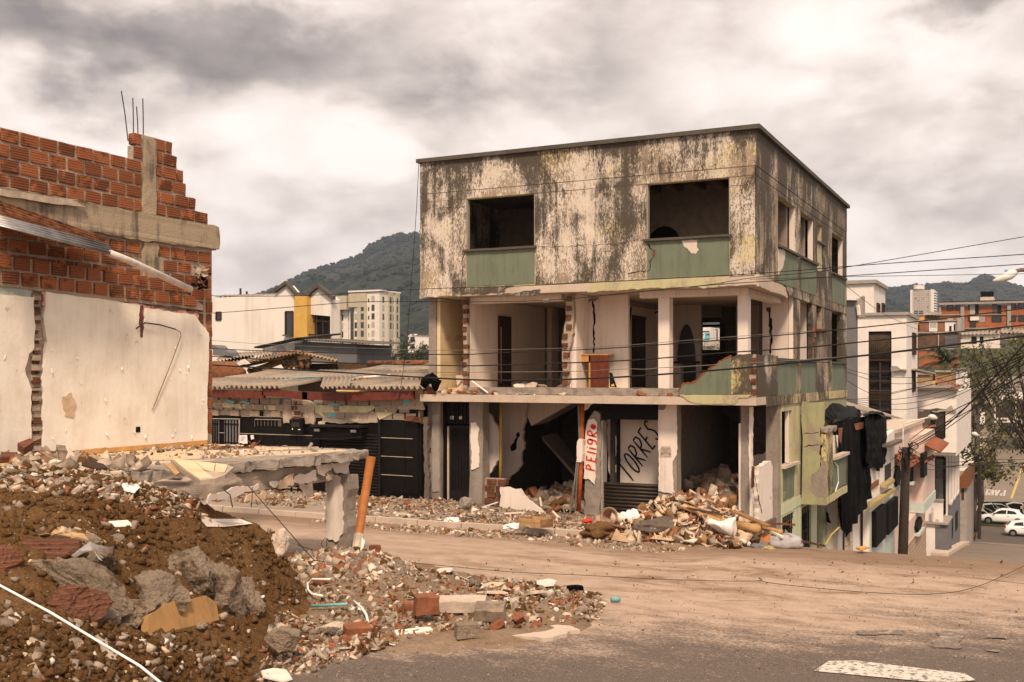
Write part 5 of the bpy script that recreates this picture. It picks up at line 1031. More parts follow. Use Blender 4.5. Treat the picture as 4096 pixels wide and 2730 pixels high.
for i,(a,b) in enumerate((((1115,1523),(1280,1508)),((1410,1508),(1450,1505)))): tag(MB().tube([Y(*a,1.6),Y((a[0] + b[0]) / 2,(a[1] + b[1]) / 2 - 4,1.8),Y(*b,2)],.018,5).build('plastic_tube',MT.cyan_plastic),('long turquoise tube lying on the corrugated roof','short turquoise tube end beside the white board')[i],'tube')
tr = thing('collapsed_roof','collapsed timber roof with old corrugated sheets behind the black house','roof',(-17,11,2))
def P3(px,py,y): return Y(px,py,y)
for a,b,y0_,y1_ in (((865,1482),(1195,1412),9.5,9.5),((1000,1490),(1190,1422),9.8,9.8)):
 MB().bar(P3(*a,y0_),P3(*b,y1_),.16,.22).build('beam',MT.old_wood,tr)
for px,a,b in ((1195,1405,1465),(1228,1418,1462),(1135,1440,1475),(1030,1470,1495),(995,1478,1498),(1175,1430,1470),(1155,1435,1472)): MB().bar(P3(px,a,9.7),P3(px + 12,b,9.6),.13,.13).build('post',MT.old_wood,tr)
for i in range(5): MB().bar(P3(1120 + i * 22,1440 - i * 3,9.9),P3(1145 + i * 22,1475,9.5),.09,.12).build('rafter',MT.rotten_wood,tr)
MB().bar(P3(1195,1425,9.6),P3(1245,1422,9.6),.18,.3).build('beam',MT.pine_board,tr); MB().bar(P3(1055,1492,9.3),P3(1160,1490,9.3),.2,.3).build('beam',MT.old_wood,tr); MB().bar(P3(1190,1410,9.4),P3(1350,1446,9.4),.05,.12).build('beam',MT.pine_board,tr)
box('back_shade',(-21,10.5,2.2),(-13,10.6,3.8),MT.rotten_wood,tr)
def sheet(pts,y0_,m_='fibre_cement',name='roof_sheet',par=tr):
 a,b,c = [P3(p[0],p[1],y) for p,y in zip(pts,y0_)]
 return corrug(name,a,b - a,c - a,0,.178,.035,MT[m_],2,parent=par)
sheet(((1195,1412),(990,1452),(1172,1402)),(9.2,9.2,11.8)); sheet(((1030,1446),(862,1478),(1010,1420)),(9.2,9.0,11.8)); sheet(((1196,1410),(1350,1446),(1200,1404)),(9.3,9.3,11))
sheet(((940,1428),(1090,1418),(945,1412)),(11,11,12.5)); sheet(((862,1442),(990,1425),(880,1425)),(10.5,10.5,12.5)); sheet(((860,1530),(930,1524),(866,1522)),(3,3,3.6))
MB().ext('y',8.8,rag([xz(895,1480,8.8),xz(975,1438,8.8),xz(1000,1455,8.8),xz(920,1472,8.8)],.02,.2,2),th=.05).build('white_board',MT.white_board,tr)
o = MB().tube([Y(850,1500,8),Y(930,1497,8),Y(975,1490,8)],[.55,.5,.15],10).build('rusty_tank',MT.rusty_metal,smooth=True); tag(o,'rusty round tank under the collapsed timber roof','tank')
o = MB().ext('y',8.6,rag([xz(848,1380,8.6),xz(915,1412,8.6),xz(918,1424,8.6),xz(880,1426,8.6),xz(850,1420,8.6)],.03,.15,2),th=.6).build('torn_sheeting',MT.grey_wall,tr)
shed = thing('metal_shed','dark grey metal shed with corrugated roof below the white gabled house','shed',(-17,22,0))
ys = 18.0
MB().ext('y',ys,[xz(1178,1365,ys),xz(1432,1378,ys),xz(1425,1452,ys),xz(1178,1452,ys)],th=3).build('wall',MT.grey_wall,shed)
MB().ext('y',ys + .2,[xz(1040,1388,ys),xz(1178,1366,ys),xz(1178,1430,ys),xz(1040,1430,ys)],th=2.5).build('wall',MT.zinc_sheet,shed)
a,b = Y(1190,1358,ys - .4),Y(1455,1374,ys - .4); corrug('roof_sheet',a,b - a,Vector((0,3.4,.1)),0,.178,.035,MT.dark_concrete,1,parent=shed)
a,b = Y(1205,1354,ys - .4),Y(1030,1391,ys - .4); MB().bar(a,b,.5,.08).build('roof_edge',MT.dark_metal,shed); MB().bar(a,a + Vector((0,3,.3)),.4,.08).build('roof_edge',MT.dark_metal,shed)
# ---------------------------------------------------------------- white house with two gables
def face(pts,y): return [xz(a,b,y) for a,b in pts]
gh = thing('gabled_house','white two gabled house with ochre strip above the broken roofs','house',(-42,50,0))
yg = 45.0
MB().ext('y',yg + 1,face([(700,1195),(860,1192),(1100,1181),(1100,1500),(700,1500)],yg + 1),th=.6).build('side_wall',MT.stained_white,gh)
MB().ext('y',yg,face([(1098,1172),(1140,1140),(1176,1182),(1176,1500),(1098,1500)],yg),th=1.2).build('gable_wall',MT.stained_white,gh)
MB().ext('y',yg - .5,face([(1178,1184),(1228,1186),(1228,1358),(1175,1358)],yg - .5),th=1).build('ochre_pier',MT.ochre_wall,gh)
MB().ext('y',yg,face([(1230,1186),(1268,1150),(1325,1198),(1326,1500),(1230,1500)],yg),[face([(1232,1258),(1321,1266),(1321,1360),(1232,1360)],yg)],th=1.2).build('gable_wall',MT.stained_white,gh)
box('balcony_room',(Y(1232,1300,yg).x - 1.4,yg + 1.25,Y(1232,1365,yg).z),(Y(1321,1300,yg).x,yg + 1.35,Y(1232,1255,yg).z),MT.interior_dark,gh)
for a,b in (((1094,1172),(1140,1138)),((1140,1138),(1178,1184)),((1224,1186),(1268,1150)),((1268,1150),(1328,1199)),((1178,1183),(1236,1187))):
 p,q = Y(*a,yg - .3),Y(*b,yg - .3); MB().add([p,q,q + Vector((0,.5,0)),p + Vector((0,.5,0)),p + Vector((0,0,.28)),q + Vector((0,0,.28)),q + Vector((0,.5,.28)),p + Vector((0,.5,.28))],[(0,1,2,3),(7,6,5,4),(0,4,5,1),(1,5,6,2),(2,6,7,3),(3,7,4,0)]).build('roof_edge',MT.coping_stone,gh)
a,b = Y(860,1190,yg + 1),Y(1098,1184,yg + 1); corrug('roof',a,b - a,Vector((0,1.2,.25)),0,.5,.07,MT.fibre_cement,1,parent=gh)
def window(par,plane,c,a0,b0,a1,b1,m_='glass',frame=None,name='window',t=.06,out=.01,bars=0):
 a0,a1 = sorted((a0,a1)); b0,b1 = sorted((b0,b1))
 if plane == 'y': w_ = box(name,(a0,c - out,b0),(a1,c + t,b1),MT[m_],par)
 else: w_ = box(name,(c - t,a0,b0),(c + out,a1,b1),MT[m_],par)
 if frame:
  f = MB(); k = frame[1]
  for (p,q) in (((a0,b0),(a1,b0)),((a0,b1),(a1,b1)),((a0,b0),(a0,b1)),((a1,b0),(a1,b1))) + tuple((((a0 + (a1 - a0) * (i + 1) / (bars + 1)),b0),((a0 + (a1 - a0) * (i + 1) / (bars + 1)),b1)) for i in range(bars)):
   P = (lambda r: (r[0],c - out - .012,r[1])) if plane == 'y' else (lambda r: (c + out + .012,r[0],r[1]))
   f.bar(P(p),P(q),k)
  f.build('frame',MT[frame[0]],w_)
 return w_
def wpx(par,y,px0,py0,px1,py1,**kw):
 a = xz(px0,py0,y); b = xz(px1,py1,y); return window(par,'y',y,a[0],a[1],b[0],b[1],**kw)
wpx(gh,yg + .99,865,1250,885,1280,frame=('brown_frame',.1)); wpx(gh,yg - .02,1143,1248,1172,1340,frame=('brown_frame',.12)); MB().box((Y(1141,1342,yg).x,yg - .4,Y(1141,1345,yg).z),(Y(1178,1342,yg).x,yg + .1,Y(1141,1340,yg).z)).build('window_sill',MT.coping_stone,gh)
g_ = MB()
for px in (1233,1262,1292,1320): g_.bar(Y(px,1259 + (px - 1233) * .09,yg + .3),Y(px,1360,yg + .3),.10)
for a,b in (((1232,1259),(1321,1267)),((1232,1282),(1321,1288))): g_.bar(Y(*a,yg + .3),Y(*b,yg + .3),.10)
g_.build('balcony_frame',MT.brown_frame,gh)
g_ = MB(); g_.bar(Y(1230,1338,yg - .25),Y(1326,1344,yg - .25),.10)
for i in range(15): px = 1231 + i * 6.6; g_.bar(Y(px,1338 + i * .4,yg - .25),Y(px,1362,yg - .25),.05)
g_.build('balustrade',MT.brown_frame,gh)
for px,t in ((962,1154),(987,1166)): MB().bar(Y(px,1190,yg + 5),Y(px,t,yg + 5),.13).build('roof_post',MT.rebar,gh)
# ---------------------------------------------------------------- apartment tower
tw = thing('apartment_tower','beige and cream apartment tower in front of the wooded mountain','building',(-110,250,0))
yt = 250.0
xc = Y(1518,1300,yt).x
ze = Y(1518,1166,yt).z; zb = Y(1518,1560,yt).z
def tx(px): return Y(px,1300,yt).x
yq_ = X(1596,1300,xc).y
box('wall',(tx(1418),yt,zb),(xc,yq_,ze),MT.cream_wall,tw); box('wall',(tx(1397),yt + .6,zb),(tx(1418) - .01,yt + 24,ze - .2),MT.beige_wall,tw); box('wall',(tx(1352),yt + 2.2,zb),(tx(1396),yt + 24,ze - 2),MT.white_wall,tw); box('wall',(tx(1296),yt + .4,zb),(tx(1351),yt + 24,ze - 1.0),MT.beige_wall,tw)
box('parapet',(tx(1296),yt + .2,ze - 5.2),(tx(1385),yt + 2.1,ze - .9),MT.beige_wall,tw); box('parapet',(tx(1396),yt - .3,ze - 4.6),(tx(1468),yt - .02,ze - .1),MT.beige_wall,tw)
box('pier',(tx(1430),yt - .25,zb),(tx(1468),yt - .01,ze - 4.65),MT.beige_wall,tw); box('coping',(tx(1396),yt - .5,ze),(xc + .4,yq_ + .4,ze + .5),MT.white_wall,tw)
k_ = (yq_ - yt) / 34; box('pier',(xc + .01,yt + 14 * k_,zb),(xc + .45,yt + 21 * k_,ze - .1),MT.beige_wall,tw); box('pier',(xc + .01,yt + 26 * k_,ze - 27),(xc + .5,yt + 33 * k_,ze - .1),MT.beige_wall,tw); box('wall',(xc - 6,yq_ + .1,zb),(xc + 1.2,yq_ + 7,ze - 27),MT.beige_wall,tw);
fl = (ze - Y(1430,1234,yt).z)
rh = 34 / FPX * 326
for r_ in range(9):
 z = Y(1430,1206 + r_ * 34,yt).z
 for a,b,c_,h in ((1362,1373,yt + 2.18,1.3),(1393,1395.5,yt + 2.18,2.2),(1418.5,1429,yt - .02,1.3),(1443,1455,yt - .26,1.3),(1472,1477,yt - .02,.6),(1486,1498,yt - .02,1.3)):
  if r_ == 0 and a < 1400: continue
  m_ = 'glass' if RR() < .7 else 'pale_blind'
  window(tw,'y',c_,Y(a,1300,c_).x,z - .5,Y(b,1300,c_).x,z - .5 + h + .6,m_=m_)
 if r_ > 0: window(tw,'y',yt + .55,tx(1398),z - 1.2,tx(1410),z + 1.4)
 for a,b,x in ((5,8,xc),(15.5,18.5,xc + .45),(22,24.2,xc),(27.5,30,xc + .5)):
  if a > 26 and r_ > 5: continue
  window(tw,'x',x,yt + a * k_,z - .6,yt + b * k_,z + 1.3,m_='glass' if RR() < .75 else 'pale_blind',out=.03)
 if r_ > 5: window(tw,'x',xc + 1.2,yq_ + 2.5,z - .6,yq_ + 4.5,z + 1.3,out=.03)
fw = thing('white_apartment_house','white house with dark balconies seen between tower and ruin','house',(-100,190,0)); yw = 190.0
MB().ext('y',yw,face([(1632,1345),(1648,1333),(1660,1344),(1680,1332),(1800,1340),(1800,1480),(1632,1480)],yw),th=12).build('wall',MT.white_wall,fw); MB().bar(Y(1648,1333,yw - .2),Y(1800,1340,yw - .2),.5,.4).build('roof_edge',MT.coping_stone,fw)
for py in (1348,1377):
 w = wpx(fw,yw,1641,py,1659,py + 19); g_ = MB()
 for i in range(6): g_.bar(Y(1641 + i * 3.6,py + 11,yw - .3),Y(1641 + i * 3.6,py + 19,yw - .3),.12)
 g_.build('balustrade',MT.dark_metal,w)
 wpx(fw,yw,1633,py,1636,py + 9)
hb = thing('small_brick_house','small brick house under the white balconied house','house',(-80,150,0)); yb_ = 150.0
MB().ext('y',yb_,face([(1632,1410),(1668,1410),(1668,1450),(1632,1450)],yb_),th=6).build('wall',MT.dull_brick_wall,hb); MB().ext('y',yb_ - 1,face([(1672,1420),(1700,1405),(1735,1418),(1735,1450),(1672,1450)],yb_ - 1),th=6).build('gable',MT.dim_plaster,hb)
for i in range(3): wpx(hb,yb_,1637 + i * 10,1416,1642 + i * 10,1424)
# ---------------------------------------------------------------- houses going down the side street
th = thing('tarpaulin_house','white house shrouded in black tarpaulin below the bay','house',(.4,12,-3))
HX = .30
def hz(px,py,x=HX): return X(px,py,x)
MB().ext('x',HX,rag([(9.3,-6),(16.0,-7),(16.0,X(3480,1950,HX).z),(9.3,X(3395,2010,HX).z)],.01,.3,2),th=.2).build('wall',MT.white_wall,th)
MB().ext('y',9.3,[(-.05,-6),(HX - .01,-6),(HX - .01,1.5),(-.05,1.5)],th=.12).build('wall',MT.white_wall,th)
w = window(th,'x',HX,10.2,-3.9,11.6,-1.6,m_='interior_dark'); g_ = MB()
for i in range(6): g_.bar((HX + .08,10.2 + i * .28,-3.9),(HX + .08,10.2 + i * .28,-1.5),.035)
for i in range(7): g_.bar((HX + .08,10.2,-3.9 + i * .38),(HX + .08,11.6,-3.9 + i * .38),.03)
g_.build('window_grille',MT.pale_concrete,w)
MB().ext('x',HX + .02,[(9.6,-.9),(14.0,-.9),(14.0,1.7),(9.6,1.7)],[rect(10.3,-.3,12.9,1.3)],th=.2).build('upper_wall',MT.clay_shard,th)
box('window_sill',(HX,13.2,-.62),(HX + .35,16.0,-.42),MT.clay_shard,th); box('roof_timber',(HX - .2,11.9,1.55),(HX + .22,14.0,1.75),MT.clay_shard,th)
for i in range(3): box('window_bar',(HX + .03,11 + i * .6,-.4),(HX + .07,11.06 + i * .6,.4),MT.white_plastic,th)
box('inner_wall',(-2.5,9.2,-.5),(HX - .5,9.3,2.2),MT.interior_dark,th); box('roof',(-3,9.0,1.9),(HX - .1,16,2.0),MT.fibre_cement,th)
def cloth(name,top,bot,x_out,m_,nu=90,nv=40,fold=.085,seed=0,lab=''):
 """hanging sheet between two measured edges, falling in folds"""
 V = []; F = []
 def along(L,s):
  s *= len(L) - 1; i = min(int(s),len(L) - 2); return L[i].lerp(L[i + 1],s - i)
 for j in range(nv + 1):
  for i in range(nu + 1):
   s,t = i / nu,j / nv; p = along(top,s).lerp(along(bot,s),t)
   f = fold * (math.sin(s * 47 + seed + 2 * noise.noise(Vector((s * 5,t * 2,seed)))) * .5 + noise.noise(Vector((s * 9,t * 1.3,seed))) * 1.3 + noise.noise(Vector((s * 26,t * 6,seed + 5))) * .8 + noise.noise(Vector((s * 12,t * 14,seed + 7))) * .35) * (.25 + .75 * t)
   p = p + Vector((x_out + f,f * .5,noise.noise(Vector((s * 6,t * 3,seed + 9))) * .05)); V.append(p)
 for j in range(nv):
  for i in range(nu): F.append((j * (nu + 1) + i,j * (nu + 1) + i + 1,(j + 1) * (nu + 1) + i + 1,(j + 1) * (nu + 1) + i))
 return tag(obj(name,V,F,m_,smooth=True),lab,'tarpaulin')
c1 = cloth('tarpaulin',[X(3320,1690,.06),X(3350,1682,.15),X(3400,1672,.25),X(3430,1668,.3),X(3456,1666,.34)],[X(3345,2085,.40),X(3352,2135,.42),X(3360,2128,.44),X(3366,2150,.46),X(3382,2110,.48),X(3404,2085,.5),X(3416,2060,.52),X(3442,2040,.54),X(3454,2000,.56),X(3468,1985,.58)],.14,MT.black_plastic,seed=1,lab='largest black tarpaulin hanging in folds below the bay')
c2 = cloth('tarpaulin',[Vector((-.5,9.0,2.62)),Vector((.0,10.5,2.45)),X(3415,1625,-.3),X(3440,1650,.4)],[X(3320,1690,.30),X(3350,1674,.32),X(3412,1668,.36),X(3440,1685,.4)],.03,MT.black_plastic,seed=2,nv=14,fold=.04,lab='black tarpaulin spread over the roof edge beside the ruin')
c3 = cloth('tarpaulin',[X(3448,1662,.45),X(3490,1650,.45),X(3520,1650,.45),X(3538,1672,.45)],[X(3458,1850,.65),X(3470,1875,.65),X(3490,1868,.65),X(3500,1885,.65),X(3520,1870,.65),X(3536,1850,.65)],.08,MT.black_plastic,seed=3,lab='smaller black tarpaulin hanging from the eaves farther along')
c4 = cloth('tarpaulin',[X(3448,1655,-.2),X(3480,1645,-.2),X(3525,1648,-.2)],[X(3448,1668,.8),X(3490,1652,.82),X(3538,1672,.8)],.05,MT.black_plastic,seed=4,nv=8,fold=.05,lab='crumpled black tarpaulin strip on top of the eaves')
tag(MB().tube([X(3298,2185,.2),X(3325,2140,.35),X(3356,2110,.5)],.022,5).build('strap',MT.faded_yellow_paint),'yellow strap tying down the foot of the tarpaulin','strap')
cl = MB()
for i in range(8):
 q = X(3302 + i * 1.2,2045 + i * 4,.12); d = Vector((.02,RU(-.1,.25),RU(-.25,-.1))); f = Vector((.04,.12,-.05)); cl.add([q,q + d,q + d + f,q + f],[(0,1,2,3)])
tag(cl.build('torn_plastic',MT.black_plastic,fix=False),'shreds of black plastic hanging from the corner below the bay','plastic')
rf = corrug('roof_sheet',X(3430,1640,-1.0),Vector((.3,14,-.9)),Vector((-2.5,0,.8)),0,.178,.035,MT.fibre_cement,1); tag(rf,'old corrugated roof behind the black tarpaulins','roof')
h2 = thing('shuttered_house','lilac white house with black shutters and yellow ledges','house',(.5,16,-4)); x2 = .60
def xb(px,x): return X(px,1500,x).y
ya,yb = xb(3476,x2),xb(3578,x2)
MB().ext('x',x2,[(ya,-9),(yb,-9),(yb,X(3578,1720,x2).z),(ya,X(3476,1800,x2).z)],th=.2).build('wall',MT.white_wall,h2); box('roof',(-4,ya,.35),(x2 - .2,yb,.5),MT.fibre_cement,h2)
MB().ext('x',x2 + .012,[(ya + .1,-9),(yb - .1,-9),(yb - .1,X(3570,1985,x2).z),(ya + .1,X(3480,2050,x2).z)],th=.02).build('lower_wall',MT.light_blue_trim,h2)
for a,b,pa,pb in ((3476,3572,2025,1960),(3536,3567,1945,1922)):
 p,q = X(a,pa,x2 + .15),X(b,pb,x2 + .15); MB().bar(p,q,.22,.12).build('ledge',MT.yellow_trim,h2)
for a,b,t,u in ((3485,3525,2040,2190),(3536,3575,2010,2140)):
 w = window(h2,'x',x2 + .05,xb(a,x2),X(a,u,x2).z,xb(b,x2),X(b,(t + 2 * 2000) / 3 if False else t - 25,x2).z,m_='black_paint',out=.12); yy0,yy1 = xb(a,x2),xb(b,x2); zz0,zz1 = X(a,u,x2).z,X(b,t - 25,x2).z
 for i in range(7): y_ = yy0 + (yy1 - yy0) * (i + .5) / 7; MB().box((x2 + .171,y_ - .06,zz0 + .05),(x2 + .19,y_ + .06,zz1 - .05)).build('slat',MT.dark_metal,w)
w = window(h2,'x',x2,xb(3538,x2),X(3538,1925,x2).z,xb(3563,x2),X(3563,1850,x2).z,m_='interior_dark')
h3 = thing('awning_house','pinkish white house with red tile awnings and projecting bay','house',(.4,26,-4)); x3 = .55
ya,yb = xb(3578,x3),xb(3690,x3)
zt3 = X(3578,1735,x3).z
MB().ext('x',x3,[(ya,-12),(yb,-12),(yb,zt3),(ya,zt3)],th=.25).build('wall',MT.pink_wall,h3); box('side',(-5,ya,-10),(x3 - .26,ya + .2,zt3),MT.pink_wall,h3); box('roof',(-5,ya,zt3),(x3 + .1,yb,zt3 + .15),MT.pale_concrete,h3)
yB = 27.5; p0,p1 = Y(3645,1950,yB),Y(3694,1950,yB)
zt,zm = Y(3694,1740,yB).z,Y(3694,2052,yB).z
box('bay',(x3 - .2,yB,zm),(p1.x,yB + 6,zt),MT.pink_wall,h3); box('bay_trim',(x3 - .2,yB - .03,zm - .02),(p1.x + .04,yB + 6.03,zm + .45),MT.light_blue_trim,h3)
MB().ext('x',x3 + .02,[(ya,X(3578,2080,x3).z),(yB,X(3640,2035,x3).z),(yB,X(3640,2010,x3).z),(ya,X(3578,2052,x3).z)],th=.03).build('wall_trim',MT.light_blue_trim,h3)
def hexwin(a,b,t,u,x,par):
 ya_,yb_ = xb(a,x),xb(b,x); za,zb_ = X(a,u,x).z,X(b,t,x).z; c_ = (yb_ - ya_) * .25
 MB().ext('x',x + .14,[(ya_,za + .3),(ya_ + c_,za),(yb_ - c_,za),(yb_,za + .3),(yb_,zb_ - .3),(yb_ - c_,zb_),(ya_ + c_,zb_),(ya_,zb_ - .3)],th=.15).build('window',MT.black_paint,par)
 MB().box((x,ya_,za - .12),(x + .25,yb_,za - .02)).build('window_sill',MT.light_blue_trim,par)
hexwin(3568,3590,1860,1950,x3,h3); hexwin(3630,3653,1845,1930,x3,h3)
w = window(h3,'x',p1.x,xb(3703,p1.x) - 2,Y(3694,1905,yB).z,xb(3703,p1.x) - .4,Y(3694,1810,yB).z,m_='black_paint',out=.1)
for a,b,x,t in ((3572,3610,x3,1850),(3635,3685,x3,1835)):
 p,q = X(a,t,x),X(b,t - 22,x); V = [p,q,q + Vector((.55,0,-.28)),p + Vector((.55,0,-.28))]
 corrug('awning',p + Vector((0,0,.25)),q - p,Vector((.7,-.2,-.42)),0,.22,.05,MT.red_roof,1,parent=h3)
corrug('awning',Vector((p1.x - .1,yB + .5,zt - .45)),Vector((0,5,.1)),Vector((.8,-.2,-.35)),0,.22,.05,MT.red_roof,1,parent=h3)
yM = 30.0; xm = Y(3687,2100,yM).x
box('lower_wall',(x3 - .3,yM - 6,-12),(xm - .02,yM + 2,zm - .05),MT.pink_wall,h3)
ms = box('mosaic_base',(x3 - .2,yM - 6.05,-12),(xm + .02,yM + 2.05,X(3660,2140,xm).z),MT.mosaic_light,h3)
for r_ in range(14):
 for k in range(20):
  y_ = yM - 6 + k * .41 + (r_ % 2) * .2; z_ = X(3660,2140,xm).z - .12 - r_ * .22
  MB().add([(xm + .024,y_ + a * .1,z_ + b * .1) for a,b in ((-1,0),(0,-1),(1,0),(0,1))],[(0,1,2,3)]).build('mosaic_tile',MT.mosaic_dark,ms,fix=False) if r_ < 10 and k < 20 else None
hexwin(3655,3678,2060,2135,xm - .03,h3)
hood = thing('tiled_hood','small grey tiled canopy beside the wooden pole','canopy',X(3560,1720,.6))
corrug('roof_sheet',X(3545,1725,-.4),X(3600,1722,-.4) - X(3545,1725,-.4),Vector((1.1,-.3,-.55)),0,.3,.08,MT.grey_shard,2,parent=hood); MB().bar(X(3545,1785,.8),X(3600,1762,.8),.3,.1).build('edge',MT.dark_concrete,hood)
# ---------------------------------------------------------------- tall white house with the curtained stair window
tl = thing('tall_white_house','tall white house with a full height curtained window','house',(-6,42,-5)); yl = 39.0
xr_ = Y(3626,1400,yl).x; zt_ = Y(3560,1262,yl).z
wl,wr = Y(3474,1400,yl).x,Y(3566,1400,yl).x; wt_,wb_ = Y(3520,1326,yl).z,Y(3520,1690,yl).z
MB().ext('y',yl,[(Y(3418,1400,yl).x,-12),(xr_,-12),(xr_,zt_),(Y(3418,1400,yl).x,zt_)],[rect(wl,wb_,wr,wt_)],th=.3).build('front_wall',MT.white_wall,tl)
ye = xb(3670,xr_); box('side_wall',(xr_ - .3,yl + .31,-12),(xr_,ye,zt_),MT.white_wall,tl); box('coping',(Y(3418,1400,yl).x - .1,yl - .15,zt_),(xr_ + .12,ye + .1,zt_ + .16),MT.grey_stucco,tl)
box('back_wall',(Y(3418,1400,yl).x,ye - .3,-12),(xr_ - .31,ye,zt_),MT.white_wall,tl)
zc = Y(3520,1450,yl).z
for i in range(12): x_ = wl + (wr - wl) * i / 12; MB().tube([(x_ + .08,yl + .22,zc),(x_ + .08,yl + .22,wt_)],.085,6).build('curtain',MT.curtain,tl,smooth=True)
gl = box('window',(wl,yl + .30,wb_),(wr,yl + .34,zc),MT.glass,tl); g_ = MB()
for x_ in (wl,(wl + wr) / 2,wr): g_.bar((x_,yl + .1,wb_),(x_,yl + .1,zc if x_ == (wl + wr) / 2 else wt_),.09)
for py in (1326,1441,1486,1525,1563,1600,1640): g_.bar((wl,yl + .1,Y(3520,py,yl).z),(wr,yl + .1,Y(3520,py,yl).z),.08)
for i in range(11): x_ = wl + (wr - wl) * (i + .5) / 11; g_.bar((x_,yl + .06,Y(3520,1597,yl).z),(x_,yl + .06,Y(3520,1573,yl).z),.06)
g_.bar((wl,yl + .06,Y(3520,1573,yl).z),(wr,yl + .06,Y(3520,1573,yl).z),.06); g_.build('frame',MT.brown_frame,gl)
for a,b,t,u in ((3648,3659,1335,1415),(3648,3656,1485,1565)): window(tl,'x',xr_,xb(a,xr_),X(a,u,xr_).z,xb(b,xr_),X(a,t,xr_).z,frame=('brown_frame',.12),out=.03)
MB().bar(X(3645,1478,xr_),X(3668,1476,xr_) + Vector((.8,0,-.3)),.6,.08).build('canopy',MT.grey_stucco,tl)
o = MB().ext('y',yl - .25,rag([xz(3567,1487,yl),xz(3567,1465,yl),xz(3590,1466,yl),xz(3605,1478,yl),xz(3625,1478,yl),xz(3628,1486,yl)],.05,.3,2),th=.24).build('broken_ledge',MT.grey_stucco,tl)
rb = thing('rear_white_block','white flat roofed block rising behind the grey wall','house',(-14,60,0)); yr_ = 56.0
MB().ext('y',yr_,[xz(3360,1140,yr_),xz(3495,1133,yr_),xz(3495,1500,yr_),xz(3360,1500,yr_)],th=.3).build('front_wall',MT.white_wall,rb); xr2 = Y(3495,1300,yr_).x; ye2 = xb(3541,xr2)
box('side_wall',(xr2 - .3,yr_ + .31,-6),(xr2,ye2,Y(3495,1134,yr_).z),MT.white_wall,rb); box('coping',(Y(3360,1140,yr_).x,yr_ - .2,Y(3495,1134,yr_).z),(xr2 + .2,ye2 + .2,Y(3495,1134,yr_).z + .25),MT.grey_stucco,rb); box('roof',(Y(3360,1140,yr_).x,yr_ + .31,Y(3495,1145,yr_).z),(xr2 - .31,ye2,Y(3495,1140,yr_).z),MT.grey_stucco,rb)
for a,b in ((3506,3515),(3526,3534)): window(rb,'x',xr2,xb(a,xr2),X(a,1258,xr2).z,xb(b,xr2),X(a,1216,xr2).z,out=.03,frame=('brown_frame',.15))
gw = thing('grey_house','narrow dark grey wall between ruin and tall white house','house',(-6,30,0)); yq = 33.0
MB().ext('y',yq,[xz(3340,1198,yq),xz(3425,1200,yq),xz(3425,1720,yq),xz(3340,1720,yq)],th=.5).build('wall',MT.grey_wall,gw)
MB().ext('y',yq + .2,[xz(3425,1200,yq),xz(3449,1182,yq),xz(3449,1270,yq),xz(3426,1270,yq)],th=.8).build('wall',MT.grey_stucco,gw); MB().bar(Y(3340,1197,yq),Y(3428,1198,yq),.5,.12).build('coping',MT.white_wall,gw)
MB().tube([Y(3430,1222,yq - .1),Y(3433,1230,yq - .1),Y(3436,1262,yq - .1)],.10,6).build('vent_pipe',MT.pipe_white,gw)
lw = thing('lower_white_house','white house with broken parapet and large openings behind the wooden pole','house',(-2,50,-6)); yv = 46.0
x0_,x1_ = Y(3520,1700,yv).x,Y(3826,1700,yv).x; zt5 = Y(3826,1565,yv).z; zm5 = Y(3700,1645,yv).z; zb5 = Y(3826,1812,yv).z
MB().ext('y',yv,rag([(x0_,zm5),(Y(3640,1640,yv).x,zm5 + .2),(x1_,zm5 + .1),(x1_,zt5),(Y(3627,1570,yv).x,zt5),(Y(3627,1500,yv).x,zt5 + .8),(x0_,zt5 + .8)],.04,.4,3,keep=(2,3,4,5)),th=.3).build('upper_wall',MT.white_wall,lw)
MB().bar((Y(3627,1570,yv).x,yv - .1,zt5 + .05),(x1_ + .1,yv - .1,zt5 + .05),.5,.12).build('coping',MT.coping_stone,lw)
box('pier',(Y(3782,1700,yv).x,yv + .02,zb5),(x1_,yv + .3,zm5 + .1),MT.white_wall,lw); box('pier',(Y(3630,1700,yv).x,yv + .02,zb5),(Y(3655,1700,yv).x,yv + .3,zm5),MT.white_wall,lw); box('sill_wall',(x0_,yv - .02,Y(3700,1812,yv).z),(Y(3740,1700,yv).x,yv + .28,Y(3700,1725,yv).z),MT.pink_wall,lw); box('sill_wall',(Y(3738,1700,yv).x,yv + .0,zb5),(x1_ - .01,yv + .27,Y(3800,1755,yv).z),MT.white_wall,lw)
box('inner_wall',(x0_,yv + 2.5,zb5),(x1_,yv + 2.6,zt5),MT.dim_plaster,lw); box('door_dark',(Y(3715,1700,yv).x,yv + 1.2,zb5),(Y(3775,1700,yv).x,yv + 1.3,zm5),MT.interior_dark,lw)
w = wpx(lw,yv - .05,3740,1655,3776,1757,m_='interior_dark'); g_ = MB()
for i in range(5): g_.bar(Y(3741 + i * 8.5,1728,yv - .3),Y(3741 + i * 8.5,1756,yv - .3),.07)
g_.bar(Y(3738,1728,yv - .3),Y(3778,1728,yv - .3),.08); g_.build('balustrade',MT.dark_metal,w)
MB().bar((Y(3625,1735,yv).x,yv - .4,Y(3625,1718,yv).z),(Y(3745,1700,yv).x,yv - .4,Y(3745,1702,yv).z),.4,.12).build('ledge',MT.dull_brick_wall,lw)
box('side_wall',(x1_ - .3,yv + .31,zb5),(x1_,yv + 16,zt5),MT.white_wall,lw); box('floor',(x0_,yv + .31,zb5 - .2),(x1_,yv + 16,zb5),MT.white_wall,lw)
